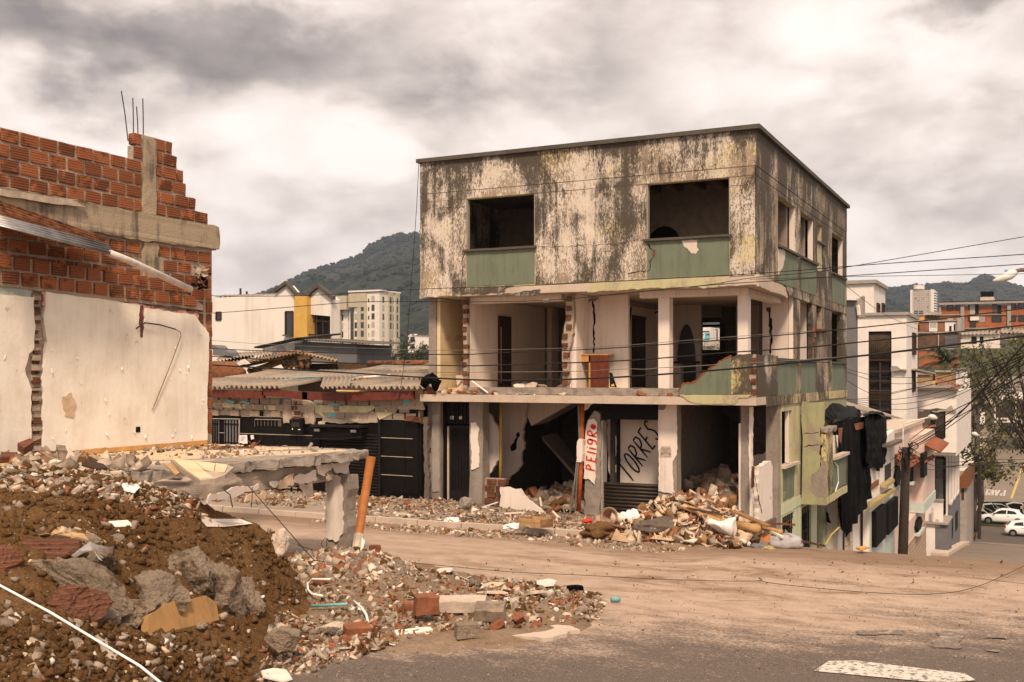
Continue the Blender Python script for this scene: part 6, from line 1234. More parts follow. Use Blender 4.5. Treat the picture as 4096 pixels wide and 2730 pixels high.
o = MB().ext('y',yv - .12,rag([xz(3636,1642,yv),xz(3648,1636,yv),xz(3658,1622,yv),xz(3670,1636,yv),xz(3695,1640,yv),xz(3694,1646,yv),xz(3636,1648,yv)],.04,.3,2),th=.1).build('broken_ledge',MT.grey_stucco,lw)
o = MB().ext('y',yv - .12,rag([xz(3728,1644,yv),xz(3780,1640,yv),xz(3805,1622,yv),xz(3814,1640,yv),xz(3826,1640,yv),xz(3826,1648,yv),xz(3728,1648,yv)],.04,.3,3),th=.1).build('broken_ledge',MT.grey_stucco,lw)
ub = thing('glazed_corner_house','dark grey house with tall dark windows and a low porch wall','house',(-1,54,-9)); yu = 52.0
xu0,xu1 = Y(3735,1900,yu).x,Y(3790,1900,yu).x; zu = Y(3780,1818,yu).z; zlow = -14
box('front_wall',(xu0 - 1.5,yu,zlow),(xu1,yu + .3,zu),MT.white_wall,ub); xe = xu1; yE = xb(3838,xe)
box('side_wall',(xe - .3,yu + .31,Y(3800,2060,yu).z),(xe,yE,zu),MT.grey_wall,ub); box('side_base',(xe - .3,yu + .31,zlow),(xe + .03,yE + .3,Y(3800,2030,yu).z),MT.grey_wall,ub)
wpx(ub,yu,3737,1830,3779,2055,m_='glass',frame=('black_paint',.15),bars=0); wpx(ub,yu - .03,3740,1915,3776,2050,m_='grey_wall')
for i in range(3): window(ub,'x',xe,yu + 1.0 + i * 3.2,X(3800,2010,xe).z,yu + 3.2 + i * 3.2,zu - .1,out=.05,frame=('white_wall',.16))
for i in range(2): window(ub,'x',xe + .03,yu + 2 + i * 5,X(3810,2120,xe).z - .4,yu + 4 + i * 5,X(3810,2070,xe).z,out=.05,m_='black_paint')
yp = 48.5
box('porch_wall',(Y(3692,2050,yp).x,yp,Y(3700,2085,yp).z),(Y(3772,2050,yp).x,yp + .3,Y(3700,2000,yp).z),MT.white_wall,ub); box('porch_cap',(Y(3690,2000,yp).x,yp - .1,Y(3700,2002,yp).z),(Y(3774,2000,yp).x,yp + .4,Y(3700,1996,yp).z),MT.grey_stucco,ub)
box('porch_slab',(Y(3683,2050,yp).x,yp - .5,Y(3700,2092,yp).z),(Y(3795,2050,yp).x,yp + 3.5,Y(3700,2085,yp).z),MT.grey_stucco,ub)
box('base_wall',(Y(3684,2050,yp).x,yp - .3,-12),(Y(3742,2050,yp).x,yp - .01,Y(3700,2093,yp).z),MT.white_wall,ub); box('base_wall',(Y(3743,2050,yp).x,yp - .3,-12),(Y(3793,2050,yp).x,yp + 3,Y(3700,2093,yp).z),MT.grey_wall,ub)
MB().ext('y',yp - .31,rag([xz(3740,2108,yp),xz(3745,2075,yp),xz(3758,2078,yp),xz(3762,2108,yp)],.03,.2,2),th=.02).build('bare_patch',MT.pale_concrete,ub); MB().tube([Y(3733,2030,yp - .4),Y(3733,2085,yp - .4)],.09,6).build('post',MT.pipe_white,ub)
cs = thing('concrete_shed','small bare concrete house with rust red fascia at the foot of the street','house',(0,66,-10)); yc = 66.0
x6,x7 = Y(3834,2050,yc).x,Y(3867,2050,yc).x
box('wall',(x6,yc,-13),(x7,yc + 10,Y(3850,1950,yc).z),MT.grey_stucco,cs)
p,q = Y(3833,1915,yc - .3),Y(3874,1880,yc - .3); MB().add([p,q,q + Vector((0,0,-1.35)),p + Vector((0,0,-.85)),p + Vector((0,9,0)),q + Vector((0,9,0)),q + Vector((0,9,-1.3)),p + Vector((0,9,-.85))],[(0,1,2,3),(7,6,5,4),(0,4,5,1),(1,5,6,2),(2,6,7,3),(3,7,4,0)]).build('fascia',MT.fence_orange,cs)
wpx(cs,yc - .02,3846,1950,3856,2000,m_='interior_dark')
kb = MB()
for i in range(22): y_ = 46 + i * 1.0; kb.box((-.1 + .02 * (i % 3),y_,prof(y_) - .3),(.9,y_ + .96,prof(y_) + .16 + .02 * (i % 2)))
tag(kb.build('street_kerb',MT.pale_concrete),'cracked concrete kerb along the lower side street','kerb')
# ---------------------------------------------------------------- houses on the far slope
def boxpx(name,par,y,px0,py0,px1,py1,d,m_): a,b = xz(px0,py1,y),xz(px1,py0,y); return box(name,(a[0],y,a[1]),(b[0],y + d,b[1]),MT[m_],par)
ob = thing('orange_brick_apartments','orange brick apartment block with grey bands and rooftop tanks','building',(60,210,8)); yo = 205.0
boxpx('wall',ob,yo,3756,1214,4300,1330,14,'brick_red_wall')
for a,b in ((3756,3764),(3842,3857),(4029,4044)): boxpx('pier',ob,yo - .5,a,1212,b,1332,.49,'grey_stucco')
boxpx('band',ob,yo - .25,3765,1257,3841,1263,.24,'grey_stucco'); boxpx('band',ob,yo - .25,3858,1257,4028,1263,.24,'grey_stucco'); boxpx('band',ob,yo - .25,4045,1257,4300,1262,.24,'grey_stucco'); boxpx('band',ob,yo - .25,3858,1310,4028,1317,.24,'grey_stucco')
boxpx('fascia',ob,yo - .9,3754,1206,4310,1213,.8,'grey_stucco')
a,b = Y(3752,1205,yo - 1),Y(4310,1198,yo - 1); corrug('roof',a,b - a,Vector((0,9,.4)),0,.5,.06,MT.fibre_cement,1,parent=ob)
for x0,y0_,x1,y1_,m_ in ((3790,1218,3812,1241,'glass'),(3823,1218,3842,1240,'glass'),(3880,1218,3900,1258,'pale_blind'),(3900,1217,3915,1256,'black_paint'),(3968,1217,3990,1256,'dim_plaster'),(3990,1220,4005,1256,'black_paint'),(4043,1211,4063,1233,'glass'),(4074,1211,4100,1233,'glass'),(4044,1263,4063,1284,'glass'),(4075,1262,4100,1284,'glass'),
      (3790,1269,3812,1281,'pale_blind'),(3881,1284,3902,1309,'glass'),(3969,1265,4005,1286,'glass'),(3872,1220,3879,1240,'brown_frame'),(3872,1268,3879,1288,'brown_frame')):
 wpx(ob,yo - .02,x0,y0_,x1,y1_,m_=m_,frame=('brown_frame',.18) if m_ == 'glass' else None)
boxpx('white_panel',ob,yo - .4,3881,1267,3916,1283,.3,'white_wall'); boxpx('bare_wall',ob,yo - .06,3917,1265,3940,1290,.05,'grey_stucco')
boxpx('tank_base',ob,yo + 2,3921,1188,3975,1205,6,'pale_concrete')
for i,px in enumerate((3935,3961)):
 o = MB().tube([Y(px,1188,yo + 4),Y(px,1170,yo + 4),Y(px,1167,yo + 4)],[.48 * (1 + i * .1) * 1.1,.6 * (1 + i * .1) * 1.1,.45],12).build('water_tank',MT.black_plastic,smooth=False); tag(o,('smaller black water tank on the orange apartment roof','larger black water tank on the orange apartment roof')[i],'water tank')
wt2 = thing('white_tower','white ten storey tower with gridded blank facade before the hills','building',(300,1000,20)); yw2 = 1000.0
boxpx('facade',wt2,yw2,3650,1162,3722,1262,20,'cream_wall'); boxpx('pier',wt2,yw2 - 1,3641,1160,3650,1262,22,'white_wall'); boxpx('pier',wt2,yw2 - 1,3722,1158,3735,1262,22,'white_wall'); boxpx('penthouse',wt2,yw2 + 4,3655,1141,3694,1157,10,'cream_wall'); boxpx('penthouse',wt2,yw2 + 3.5,3655,1140,3664,1157,9,'pale_concrete')
for r_ in range(9): boxpx('balcony_slab',wt2,yw2 + 2,3735.2,1166 + r_ * 10.2,3745,1171 + r_ * 10.2,14,'white_wall'); boxpx('balcony_shade',wt2,yw2 + 5,3735.2,1171 + r_ * 10.2,3741,1176 + r_ * 10.2,12,'dim_plaster')
g_ = MB()
for i in range(8): g_.bar(Y(3650 + i * 9.2,1164,yw2 - .3),Y(3650 + i * 9.2,1245,yw2 - .3),.5)
for i in range(11): g_.bar(Y(3650,1166 + i * 8.4,yw2 - .3),Y(3722,1166 + i * 8.4,yw2 - .3),.5)
g_.build('facade_grid',MT.pale_concrete,wt2)
for a,b in ((3712,1180),(3675,1205),(3662,1194),(3694,1193),(3711,1229)): wpx(wt2,yw2 - .4,a - 2,b - 3,a + 3,b + 3)
wpx(wt2,yw2 - .4,3656,1244,3673,1256,m_='black_paint'); wpx(wt2,yw2 - .4,3676,1244,3693,1256,m_='black_paint')
def house(name,label,y,px0,py0,px1,py1,d,m_,roof=None,wins=(),cat='house',rm='fibre_cement',slope=.8):
 t = thing(name,label,cat,Y((px0 + px1) / 2,py1,y)); boxpx('wall',t,y,px0,py0,px1,py1,d,m_)
 if roof is not None:
  a,b = Y(px0 - 3,py0,y - .5),Y(px1 + 3,py0 + roof,y - .5); corrug('roof',a,b - a,Vector((0,d,slope)),0,.6,.08,MT[rm],1,parent=t)
 else: a,b = xz(px0 - 1,py0,y),xz(px1 + 1,py0,y); box('roof',(a[0],y - .2,a[1]),(b[0],y + d,a[1] + .2),MT.grey_stucco,t)
 for q in wins: wpx(t,y - .02,*q[:4],m_=q[4] if len(q) > 4 else 'glass',frame=(q[5],.1) if len(q) > 5 else None)
 return t
house('yellow_house','small yellow house below the white tower',180,3640,1264,3694,1345,5,'ochre_wall')
house('dark_brick_house','dark brick house beside the yellow house on the slope',183,3700,1259,3757,1300,5,'brown_brick_wall',4)
pb = house('pink_brick_house','pinkish brick house with white balcony rail on the slope',170,3672,1289,3834,1330,7,'dull_brick_wall',None,[(3718,1290,3748,1326,'pale_blind','white_wall'),(3780,1290,3827,1326,'white_wall'),(3668 + 4,1300,3678,1325,'black_paint'),(3815,1297,3821,1324,'black_paint')])
g_ = MB()
for i in range(9): g_.bar(Y(3719 + i * 3.5,1312,169.5),Y(3719 + i * 3.5,1327,169.5),.09)
g_.build('balustrade',MT.white_plastic,pb); boxpx('arch_window',pb,169.9,3797,1305,3806,1326,.05,'black_paint'); boxpx('end_wall',pb,169,3828,1272,3845,1345,5,'grey_stucco')
bb = house('brown_retaining_house','tall stained brown brick house with a steel grille',160,3668,1335,3835,1440,8,'brown_brick_wall',None,[(3781,1345,3828,1388,'grey_wall')])
g_ = MB()
for i in range(11): g_.bar(Y(3781 + i * 4.7,1345,159.7),Y(3781 + i * 4.7,1388,159.7),.08)
for i in range(6): g_.bar(Y(3781,1348 + i * 8,159.7),Y(3828,1348 + i * 8,159.7),.08)
g_.build('grille',MT.grey_wall,bb); boxpx('pier',bb,159.7,3752,1340,3755,1400,.2,'pale_concrete')
house('brick_terrace','raw orange brick wall terrace behind the palm',152,3675,1400,3830,1470,5,'brick_red_wall')
house('cream_house','cream house with corrugated roof behind the bare branches',165,3842,1340,3998,1395,8,'cream_wall',-4,[(3885,1347,3907,1376,'black_paint'),(3919,1347,3934,1374,'black_paint')],slope=.9)
house('grey_shack','grey shack with pale sheet roof right of the cream house',168,4004,1333,4130,1360,6,'grey_stucco',0,slope=1.0)
house('tan_house','tan house with grey corrugated roof left of the palm',95,3672,1500,3722,1560,10,'terracotta_wall')
a,b = Y(3668,1560,94.5),Y(3718,1562,94.5); o = corrug('roof_sheet',a,b - a,Y(3680,1497,99) - a,0,.35,.05,MT.fibre_cement,1); tag(o,'steep grey corrugated roof left of the palm tree','roof')
house('brown_house','low brown house under the palm fronds',98,3740,1490,3808,1560,6,'terracotta_wall')
house('white_gable_house','pale house between palm and leafy tree',110,3806,1480,3868,1560,6,'white_wall')
rg = house('yellow_roofed_house','low cream house with broken tile roof behind the white parapet',75,3668,1552,3800,1572,6,'cream_wall',None)
a,b = Y(3730,1528,76),Y(3835,1560,76); corrug('roof',a,b - a,Vector((0,5,.3)),0,.3,.06,MT.dull_brick_wall,1,parent=rg); boxpx('yellow_wall',rg,75.5,3728,1526,3740,1545,2,'ochre_wall'); boxpx('fence',rg,75.3,3700,1525,3727,1545,.3,'grey_stucco')
ho = house('white_shop_house','white house with wide dark openings behind the large tree',150,3970,1560,4180,1690,8,'white_wall',None,[(3983,1600,4060,1672,'interior_dark'),(4066,1600,4120,1675,'interior_dark'),(3992,1545,4018,1566,'glass','white_plastic'),(4025,1545,4050,1566,'glass','white_plastic')])
house('low_dark_house','low dark roofed house left of the large tree',140,3826,1620,3968,1700,8,'dim_plaster',-3,[(3920,1640,3940,1700,'white_wall')])
house('pale_street_house','pale house with blue window behind the trunks',128,3826,1760,3935,1900,8,'stained_white',None,[(3884,1775,3898,1820,'grey_wall')])
house('terracotta_house','terracotta house front glimpsed between trunks and road',133,3915,1795,3962,1880,5,'terracotta_wall')
vb = thing('teal_and_white_building','white and teal building seen through the rear window of the ruin','building',(-40,120,0)); yv2 = 150.0
boxpx('wall',vb,yv2,2790,1310,2842,1420,10,'white_wall'); boxpx('wall',vb,yv2 + 3,2842,1315,2900,1420,10,'white_wall'); boxpx('teal_panel',vb,yv2 - .1,2819,1332,2840,1366,.09,'teal_paint'); boxpx('grey_pier',vb,yv2 + 2.8,2865,1317,2871,1380,.19,'grey_wall')
for i in range(4): wpx(vb,yv2 + 2.95,2843,1330 + i * 14,2857,1337 + i * 14)
wpx(vb,yv2 - .12,2825,1337,2837,1342); wpx(vb,yv2 - .12,2824,1355,2837,1358); wpx(vb,yv2 - .02,2812,1325,2838,1330); wpx(vb,yv2 - .02,2813,1337,2815,1342)
house('pale_shed','pale sheds in front of the teal building',100,2800,1385,2862,1420,5,'cream_wall',-4)
# ---------------------------------------------------------------- painted wall,cars at the foot of the street
yg2 = 99.7
gwall = thing('painted_wall','low wall with black and grey block lettering behind the parked cars','wall',(8,yg2,-12)); zg0,zg1 = Y(4000,2085,yg2).z,Y(4000,2008,yg2).z
xg = lambda px: Y(px,2040,yg2).x
MB().ext('y',yg2,[(xg(3878),zg0 - .5),(xg(4400),zg0 - .5),(xg(4400),zg1 + .15),(xg(4010),zg1),(xg(3940),zg1 - .1),(xg(3878),zg1 - .35)],th=.3).build('wall',MT.black_paint,gwall)
def blockpoly(pts,m_,k): MB().ext('y',yg2 - .03 - .01 * k,[xz(a,b,yg2) for a,b in pts],th=.02).build('graffiti_shape',MT[m_],gwall)
blockpoly([(3880,2030),(3905,2022),(3930,2020),(3945,2060),(3900,2075),(3880,2072)],'yellow_trim',0); blockpoly([(3903,2025),(3930,2024),(3930,2042),(3903,2042)],'pink_wall',2)
for pts in ([(3928,2016),(3968,2012),(3978,2034),(4000,2038),(4018,2056),(4012,2060),(3992,2060),(3952,2038),(3934,2028)],[(3972,2014),(4006,2016),(4037,2032),(4040,2036),(4032,2044),(4002,2038)],[(4022,2016),(4050,2008),(4090,2012),(4096,2022),(4060,2030),(4072,2040),(4094,2036),(4096,2060),(4070,2062),(4030,2026)],[(3884,2042),(3940,2044),(3958,2058),(3880,2062)]):
 blockpoly(pts,'light_blue_trim',1); cx = sum(p[0] for p in pts) / len(pts); cy = sum(p[1] for p in pts) / len(pts); blockpoly([(cx + (a - cx) * .86,cy + (b - cy) * .78) for a,b in pts],'black_paint',2)
for pts in ([(3985,2030),(4000,2036),(4010,2050),(4000,2046)],[(4055,2040),(4068,2044),(4060,2055),(4050,2050)],[(4086,2024),(4096,2020),(4096,2034),(4084,2034)]): blockpoly(pts,'grey_wall',3)
blockpoly([(4082,2026),(4094,2022),(4092,2036),(4082,2036)],'pink_plaster',4)
def car(name,label,loc,rz,kind=0,mt='car_white',sc=1.0,simple_=False):
 """a hatchback lofted from cross sections, with glass, wheels and lamps of its own"""
 t = thing(name,label,'car',loc); t.rotation_euler = (0,0,rz); ROOTLOC[t.name] = Vector((0,0,0))
 prof_ = [(-2.02,.42,.62,.80),(-1.96,.30,.86,.82),(-1.80,.24,.98,.84),(-1.55,.22,1.00,.85),(-.9,.20,1.02,.86),(0,.20,.99,.86),(.75,.20,.95,.86),(1.2,.22,.88,.84),(1.7,.24,.78,.80),(1.98,.30,.66,.70),(2.05,.40,.55,.60)]
 V = []; F = []
 for x,b,tp,w in prof_:
  for y,z in ((-w * .9,b),(-w,b + .18),(-w,tp - .16),(-w * .93,tp - .03),(-w * .55,tp),(w * .55,tp),(w * .93,tp - .03),(w,tp - .16),(w,b + .18),(w * .9,b)): V.append((x * sc,y * sc,z * sc))
 for i in range(len(prof_) - 1):
  for j in range(10): F.append((i * 10 + j,i * 10 + (j + 1) % 10,(i + 1) * 10 + (j + 1) % 10,(i + 1) * 10 + j))
 F += [tuple(reversed(range(10))),tuple((len(prof_) - 1) * 10 + j for j in range(10))]
 o = obj('body',V,F,MT[mt],t,smooth=True)
 rf_ = [(-1.78,.98,.99,.78,.78),(-1.42,.98,1.36,.80,.62),(-.6,.98,1.47,.80,.60),(.1,.97,1.46,.80,.60),(.55,.95,1.30,.80,.64),(1.15,.88,.90,.80,.78)]
 V = []; F = []
 for x,b,tp,wb,wt_ in rf_:
  for y,z in ((-wb,b),(-wt_,tp - .03),(-wt_ * .8,tp),(wt_ * .8,tp),(wt_,tp - .03),(wb,b)): V.append((x * sc,y * sc,z * sc))
 for i in range(len(rf_) - 1):
  for j in range(5): F.append((i * 6 + j,i * 6 + j + 1,(i + 1) * 6 + j + 1,(i + 1) * 6 + j))
 F += [(0,1,2,3,4,5),tuple(30 + j for j in range(6))]
 obj('cabin',V,F,MT[mt],t,smooth=False)
 for s in (-1,1):
  for q in ([(-1.25,1.04),(-1.05,1.30),(-.42,1.385),(-.36,1.02)],[(-.28,1.02),(-.34,1.385),(.12,1.375),(.46,1.24),(.82,1.0)]):
   def sx(z): return .80 - (z - .97) * (.80 - .605) / .45
   P = [Vector((a * sc,s * (sx(b) + .012) * sc,b * sc)) for a,b in q]; MB().add(P,[tuple(range(4)) if len(P) == 4 else tuple(range(5))]).build('side_window',MT.glass,t)
  for wx in (-1.30,1.28):
   w = MB().tube([(wx * sc,s * .70 * sc,.31 * sc),(wx * sc,s * .885 * sc,.31 * sc)],.31 * sc,18).build('wheel',MT.tyre,t); MB().tube([(wx * sc,s * .87 * sc,.31 * sc),(wx * sc,s * .895 * sc,.31 * sc)],.19 * sc,10).build('rim',MT.chrome,w)
   MB().tube([(wx * sc,s * .60 * sc,.33 * sc),(wx * sc,s * .872 * sc,.33 * sc)],.36 * sc,18).build('wheel_arch',MT.black_paint,t)
  MB().box((.68 * sc,s * .86 * sc,.98 * sc),(.84 * sc,s * 1.0 * sc,1.10 * sc)).build('mirror',MT.black_paint,t)
  MB().box((-.55 * sc,s * .866 * sc,.82 * sc),(-.38 * sc,s * .885 * sc,.86 * sc)).build('door_handle',MT.black_paint,t)
  MB().box((-1.99 * sc,s * .60 * sc,.74 * sc),(-1.90 * sc,s * .835 * sc,.98 * sc)).build('tail_light',MT.tail_red,t); MB().box((1.84 * sc,s * .45 * sc,.58 * sc),(1.99 * sc,s * .73 * sc,.72 * sc)).build('headlight',MT.chrome,t)
 MB().add([Vector((a * sc,b * sc,c * sc)) for a,b,c in ((.62,-.60,1.285),(.62,.60,1.285),(1.10,.70,.955),(1.10,-.70,.955))],[(0,1,2,3)]).build('windscreen',MT.glass,t); MB().add([Vector((a * sc,b * sc,c * sc)) for a,b,c in ((-1.49,-.58,1.33),(-1.49,.58,1.33),(-1.79,.68,1.06),(-1.79,-.68,1.06))],[(0,1,2,3)]).build('rear_window',MT.glass,t)
 for ch in t.children: ch.matrix_parent_inverse = Matrix.Identity(4)
 for ch in t.children:
  for c2 in ch.children: c2.matrix_parent_inverse = Matrix.Identity(4)
 return t
p = Z(3932 + 80,2104,prof(99));
a = Y(4012,2100,96.6); car('parked_car','white hatchback parked on the verge before the painted wall',(a.x,96.6,prof(96.6) + .05),R_(180),sc=1.06)
a = Y(4102,2130,88.0); car('moving_car','white hatchback on the cross street at the right picture edge',(a.x + 0.2,88.0,prof(88) + .01),R_(2),sc=1.0)
a = Y(4030,1780,168.0); t = car('parked_jeep','dark off road car parked up the far hill road',(a.x,168,prof(168) + .05),R_(-105),mt='black_paint',sc=1.15)
a = Y(3900,2085,98.5); o = MB().tube([Vector((a.x - .1,98.5,a.z)),Vector((a.x + .25,98.4,a.z + .05))],.55,12).build('old_tyre',MT.pale_concrete); tag(o,'pale round tyre lying on the verge beside the tree trunks','tyre')
strip2 = lambda name,lines,w,m_: [MB().bar(Vector((*q0,prof(q0[1]) + .045)),Vector((*q1,prof(q1[1]) + .045)),w,.01).build(name,m_,kind='structure') for q0,q1 in lines]
def fr_(t,h): return Y(4016 - t * 27,1984,107.5).x,107.5 + (1 - h) * 4.5
wm = MB()
for L in word([('P',0,1.0),('A',.85,1.0),('R',1.75,1),('E',2.65,1)]):
 for q0,q1 in zip(L[:-1],L[1:]):
  a,b = fr_(*q0),fr_(*q1); wm.bar(Vector((*a,prof(a[1]) + .05)),Vector((*b,prof(b[1]) + .05)),.22,.012)
wm.build('road_lettering',MT.road_paint,kind='structure')
a = Y(4050,1975,112); strip2('centre_line',[((a.x,106),(a.x + 1.0,140))],.25,MT.faded_yellow_paint); strip2('stop_line',[((a.x + 2.5,107),(a.x + 9,107.6))],.35,MT.faded_yellow_paint)
# ---------------------------------------------------------------- trees
def leafy(name,label,base,top,trunk_r,lean,blobs,nleaf,size,m_='tree_leaf',cat='tree',seed=0,group=None,limbs=True):
 """a tapered trunk with limbs that run out to leaf clumps; the crown is many small leaf faces"""
 r = random.Random(seed); base = Vector(base); top = Vector(top); t = thing(name,label,cat,base,group)
 tk = MB(); mid = base.lerp(top,.45) + Vector(lean); tk.tube([base - Vector((0,0,.3)),base.lerp(mid,.5),mid,top],[trunk_r * 1.25,trunk_r,trunk_r * .8,trunk_r * .45],8)
 lf = MB()
 for c,rad in blobs:
  c = Vector(c); s0 = mid.lerp(top,r.uniform(0,1))
  if limbs:
   m1 = s0.lerp(c,.5) + Vector([r.uniform(-.12,.12) * rad * 2 for _ in range(3)]); tk.tube([s0,m1,c],[trunk_r * .42,trunk_r * .26,trunk_r * .08],5)
   for _ in range(12):
    e = c + Vector([r.gauss(0,1) for _ in range(3)]).normalized() * rad * r.uniform(.6,1.15); tk.tube([m1.lerp(c,r.uniform(.3,1)),c.lerp(e,.5) + Vector((0,0,r.uniform(-.1,.2))),e],[trunk_r * .14,trunk_r * .10,trunk_r * .05],3,cap=False)
  subs = [c + Vector([r.gauss(0,.55) for _ in range(3)]) * rad for _ in range(9)]
  for k in range(nleaf):
   q = r.choice(subs) + Vector([r.gauss(0,.20) for _ in range(3)]) * rad; s = size * r.uniform(.6,1.4)
   n = Vector([r.gauss(0,1) for _ in range(3)]).normalized(); a = n.orthogonal().normalized() * s; b = n.cross(a).normalized() * s * .5
   lf.add([q - a,q + b,q + a,q - b],[(0,1,2,3)])
 tk.build('trunk',MT.bark,t,smooth=True); lf.build('crown',MT[m_],t,kind='stuff',fix=False); return t
D0 = 100
def atd(px,py,d=D0): return AT(px,py,d)
def gz(px,d): p = AT(px,2000,d); return Vector((p.x,p.y,prof(p.y)))
leafy('street_tree','tall leafy tree with twin dark trunks beside the cross street',gz(3878,103),atd(3905,1730,103),.32,(.3,0,0),[(atd(px,py,103 + RU(-3,3)),rd) for px,py,rd in ((3880,1650,2.1),(3930,1700,1.9),(3870,1760,1.7),(3935,1840,1.6),(3960,1900,1.2),(3985,1770,1.5),(3900,1600,1.6),(4000,1870,1.2))],210,.19,seed=1)
leafy('slanting_tree','second dark trunk leaning left at the edge of the verge',gz(3893,104),atd(3925,1830,104),.22,(.5,0,0),[(atd(px,py,104),rd) for px,py,rd in ((3910,1880,1.0),(3935,1800,1.3))],260,.18,seed=2)
leafy('broad_tree','broad brownish green tree with bare twigs filling the right edge',gz(4125,84),atd(4075,1620,84),.24,(1.2,0,0),[(atd(px,py,84 + RU(-3,3)),rd) for px,py,rd in ((3895,1420,1.3),(3950,1410,1.5),(4010,1430,1.5),(4070,1420,1.5),(3880,1500,1.5),(3940,1500,1.6),(4010,1510,1.6),(4080,1510,1.6),(3900,1580,1.3),(3960,1590,1.3),(4040,1600,1.2),(4090,1640,1.5),(4070,1690,1.2),(4090,1870,1.3),(4060,1760,1.0),(4100,1360,1.2))],120,.15,seed=3)
for i in range(6): pass
def palm(px,py,d,n,L,seed,label):
 r = random.Random(seed); top = AT(px,py,d); base = Vector((top.x,top.y,prof(top.y))); t = thing('palm_tree',label,'palm',base)
 MB().tube([base,base.lerp(top,.5) + Vector((.1,0,0)),top],[.22,.17,.13],8).build('trunk',MT.bark,t,smooth=True)
 for i in range(n):
  a = 2 * math.pi * i / n + r.uniform(-.2,.2); el = r.uniform(-.1,1.35); m_ = MB(); P = []; ll = L * r.uniform(.8,1.1)
  for k in range(9):
   s = k / 8; P.append(top + Vector((math.cos(a) * math.cos(el) * ll * s,math.sin(a) * math.cos(el) * ll * s,math.sin(el) * ll * s - ll * .62 * s * s)))
  m_.tube(P,[.05 * (1 - k / 9) + .01 for k in range(9)],4)
  for k in range(1,9):
   d_ = (P[k] - P[k - 1]).normalized(); sd_ = d_.cross(Vector((0,0,1))).normalized()
   for j in range(3):
    q = P[k - 1].lerp(P[k],j / 3)
    for s_ in (-1,1): e = q + sd_ * s_ * ll * .16 + d_ * ll * .10 + Vector((0,0,-ll * .10)); m_.add([q - d_ * .06,q + d_ * .06,e],[(0,1,2)])
  m_.build('frond',MT.palm_leaf,t,fix=False)
palm(3782,1450,118,19,5.0,5,'green palm with drooping fronds on the far slope')
def bush(px,py,d,rad,seed,label,n=500):
 c = AT(px,py,d); leafy('bush',label,(c.x,c.y,c.z - rad),c,.06,(0,0,0),[(c,rad),(c + Vector((rad * .8,0,-.2)),rad * .8),(c - Vector((rad * .8,0,.2)),rad * .8)],n,rad * .07,'bush_leaf','bush',seed,limbs=False)
bush(1660,1442,170,2.6,7,'dark green bushes behind the ridge of the corrugated roofs',1400); bush(2872,1400,95,1.0,8,'bush glimpsed through the rear window of the ruin',200)
for i,px in enumerate((3875,3890)):
 q = gz(px,98); m_ = MB()
 for k in range(9): a = RU(0,6.3); e = q + Vector((math.cos(a) * .7,math.sin(a) * .7,RU(.5,1.0))); m_.add([q + Vector((.08,0,0)),q - Vector((.08,0,0)),e],[(0,1,2)])
 tag(m_.build('bromeliad',MT[('palm_leaf','fence_orange')[i]],fix=False),('dark spiky plant at the foot of the concrete house','orange spiky plant beside the road at the concrete house')[i],'plant')
# ---------------------------------------------------------------- wooded hills
def hill(name,prof_px,D0,D1,pxa,pxb,seed,base_z,n=260,m_=40):
 px_ = np.linspace(pxa,pxb,n); V = []
 cx = [p[0] for p in prof_px]; cy = [p[1] for p in prof_px]
 for j in range(m_ + 1):
  t = j / m_
  for px in px_:
   cr = AT(px,float(np.interp(px,cx,cy)),D1).z; d = D0 + (D1 - D0) * t if t <= .8 else D1 * (.8 + (D0 / D1) * .2) + (D1 - D0) * (t - .8)
   q = AT(px,1500,D0 + (D1 - D0) * t); h = (t / .85) ** .9 if t < .85 else 1 - ((t - .85) / .15) ** 2 * .25
   rg_ = noise.fractal(Vector((q.x * .004,q.y * .004,seed)),.9,2.0,5); fn_ = noise.fractal(Vector((q.x * .03,q.y * .03,seed)),.8,2.0,3)
   k = math.sin(min(1,t / .85) * math.pi) if t < .85 else 0
   z = base_z + (cr * (D0 + (D1 - D0) * .85) / D1 - base_z) * h + rg_ * 38 * k + fn_ * 4.5; V.append((q.x,q.y,z))
 F = [(j * n + i,j * n + i + 1,(j + 1) * n + i + 1,(j + 1) * n + i) for j in range(m_) for i in range(n - 1)]
 o = obj(name,V,F,MT.forest_hill,smooth=True,kind='structure')
 r = random.Random(seed); tr_ = MB(); ico = bmesh.new(); bmesh.ops.create_icosphere(ico,subdivisions=1,radius=1); iv = [v.co.copy() for v in ico.verts]; if_ = [tuple(v.index for v in f.verts) for f in ico.faces]; ico.free()
 for k in range(5200):
  j = r.choice((int(m_ * .85),int(m_ * .82),int(m_ * .78))) if r.random() < .35 else int(m_ * r.random() ** .7 * .85); i = r.randrange(n - 1); p = Vector(V[j * n + i]).lerp(Vector(V[j * n + i + 1]),r.random()); s = r.uniform(1.8,4.2) * (1.5 if r.random() < .05 else 1)
  tr_.add([p + Vector((v.x * s * 1.15,v.y * s * 1.15,v.z * s * .8 + s * .55)) * 1.0 + Vector([r.uniform(-.25,.25) * s for _ in range(3)]) for v in iv],if_)
 tr_.build('forest',MT.forest_hill,kind='stuff',fix=False); return o
hill('mountain',[(300,1330),(800,1230),(1000,1195),(1060,1180),(1110,1160),(1220,1103),(1290,1075),(1340,1058),(1390,1045),(1440,1020),(1480,990),(1530,962),(1580,950),(1640,946),(1700,930),(1900,900),(2150,930),(2400,1020),(2700,1180),(2950,1260),(3300,1300)],700,1900,100,3200,3,0)
hill('hills',[(2700,1270),(2840,1280),(2900,1260),(3200,1190),(3400,1168),(3530,1160),(3620,1153),(3700,1148),(3790,1136),(3850,1140),(3880,1138),(3905,1122),(3935,1114),(3970,1118),(4000,1130),(4060,1150),(4096,1160),(4300,1190),(4700,1160),(5200,1200)],900,2100,2650,5000,9,10)
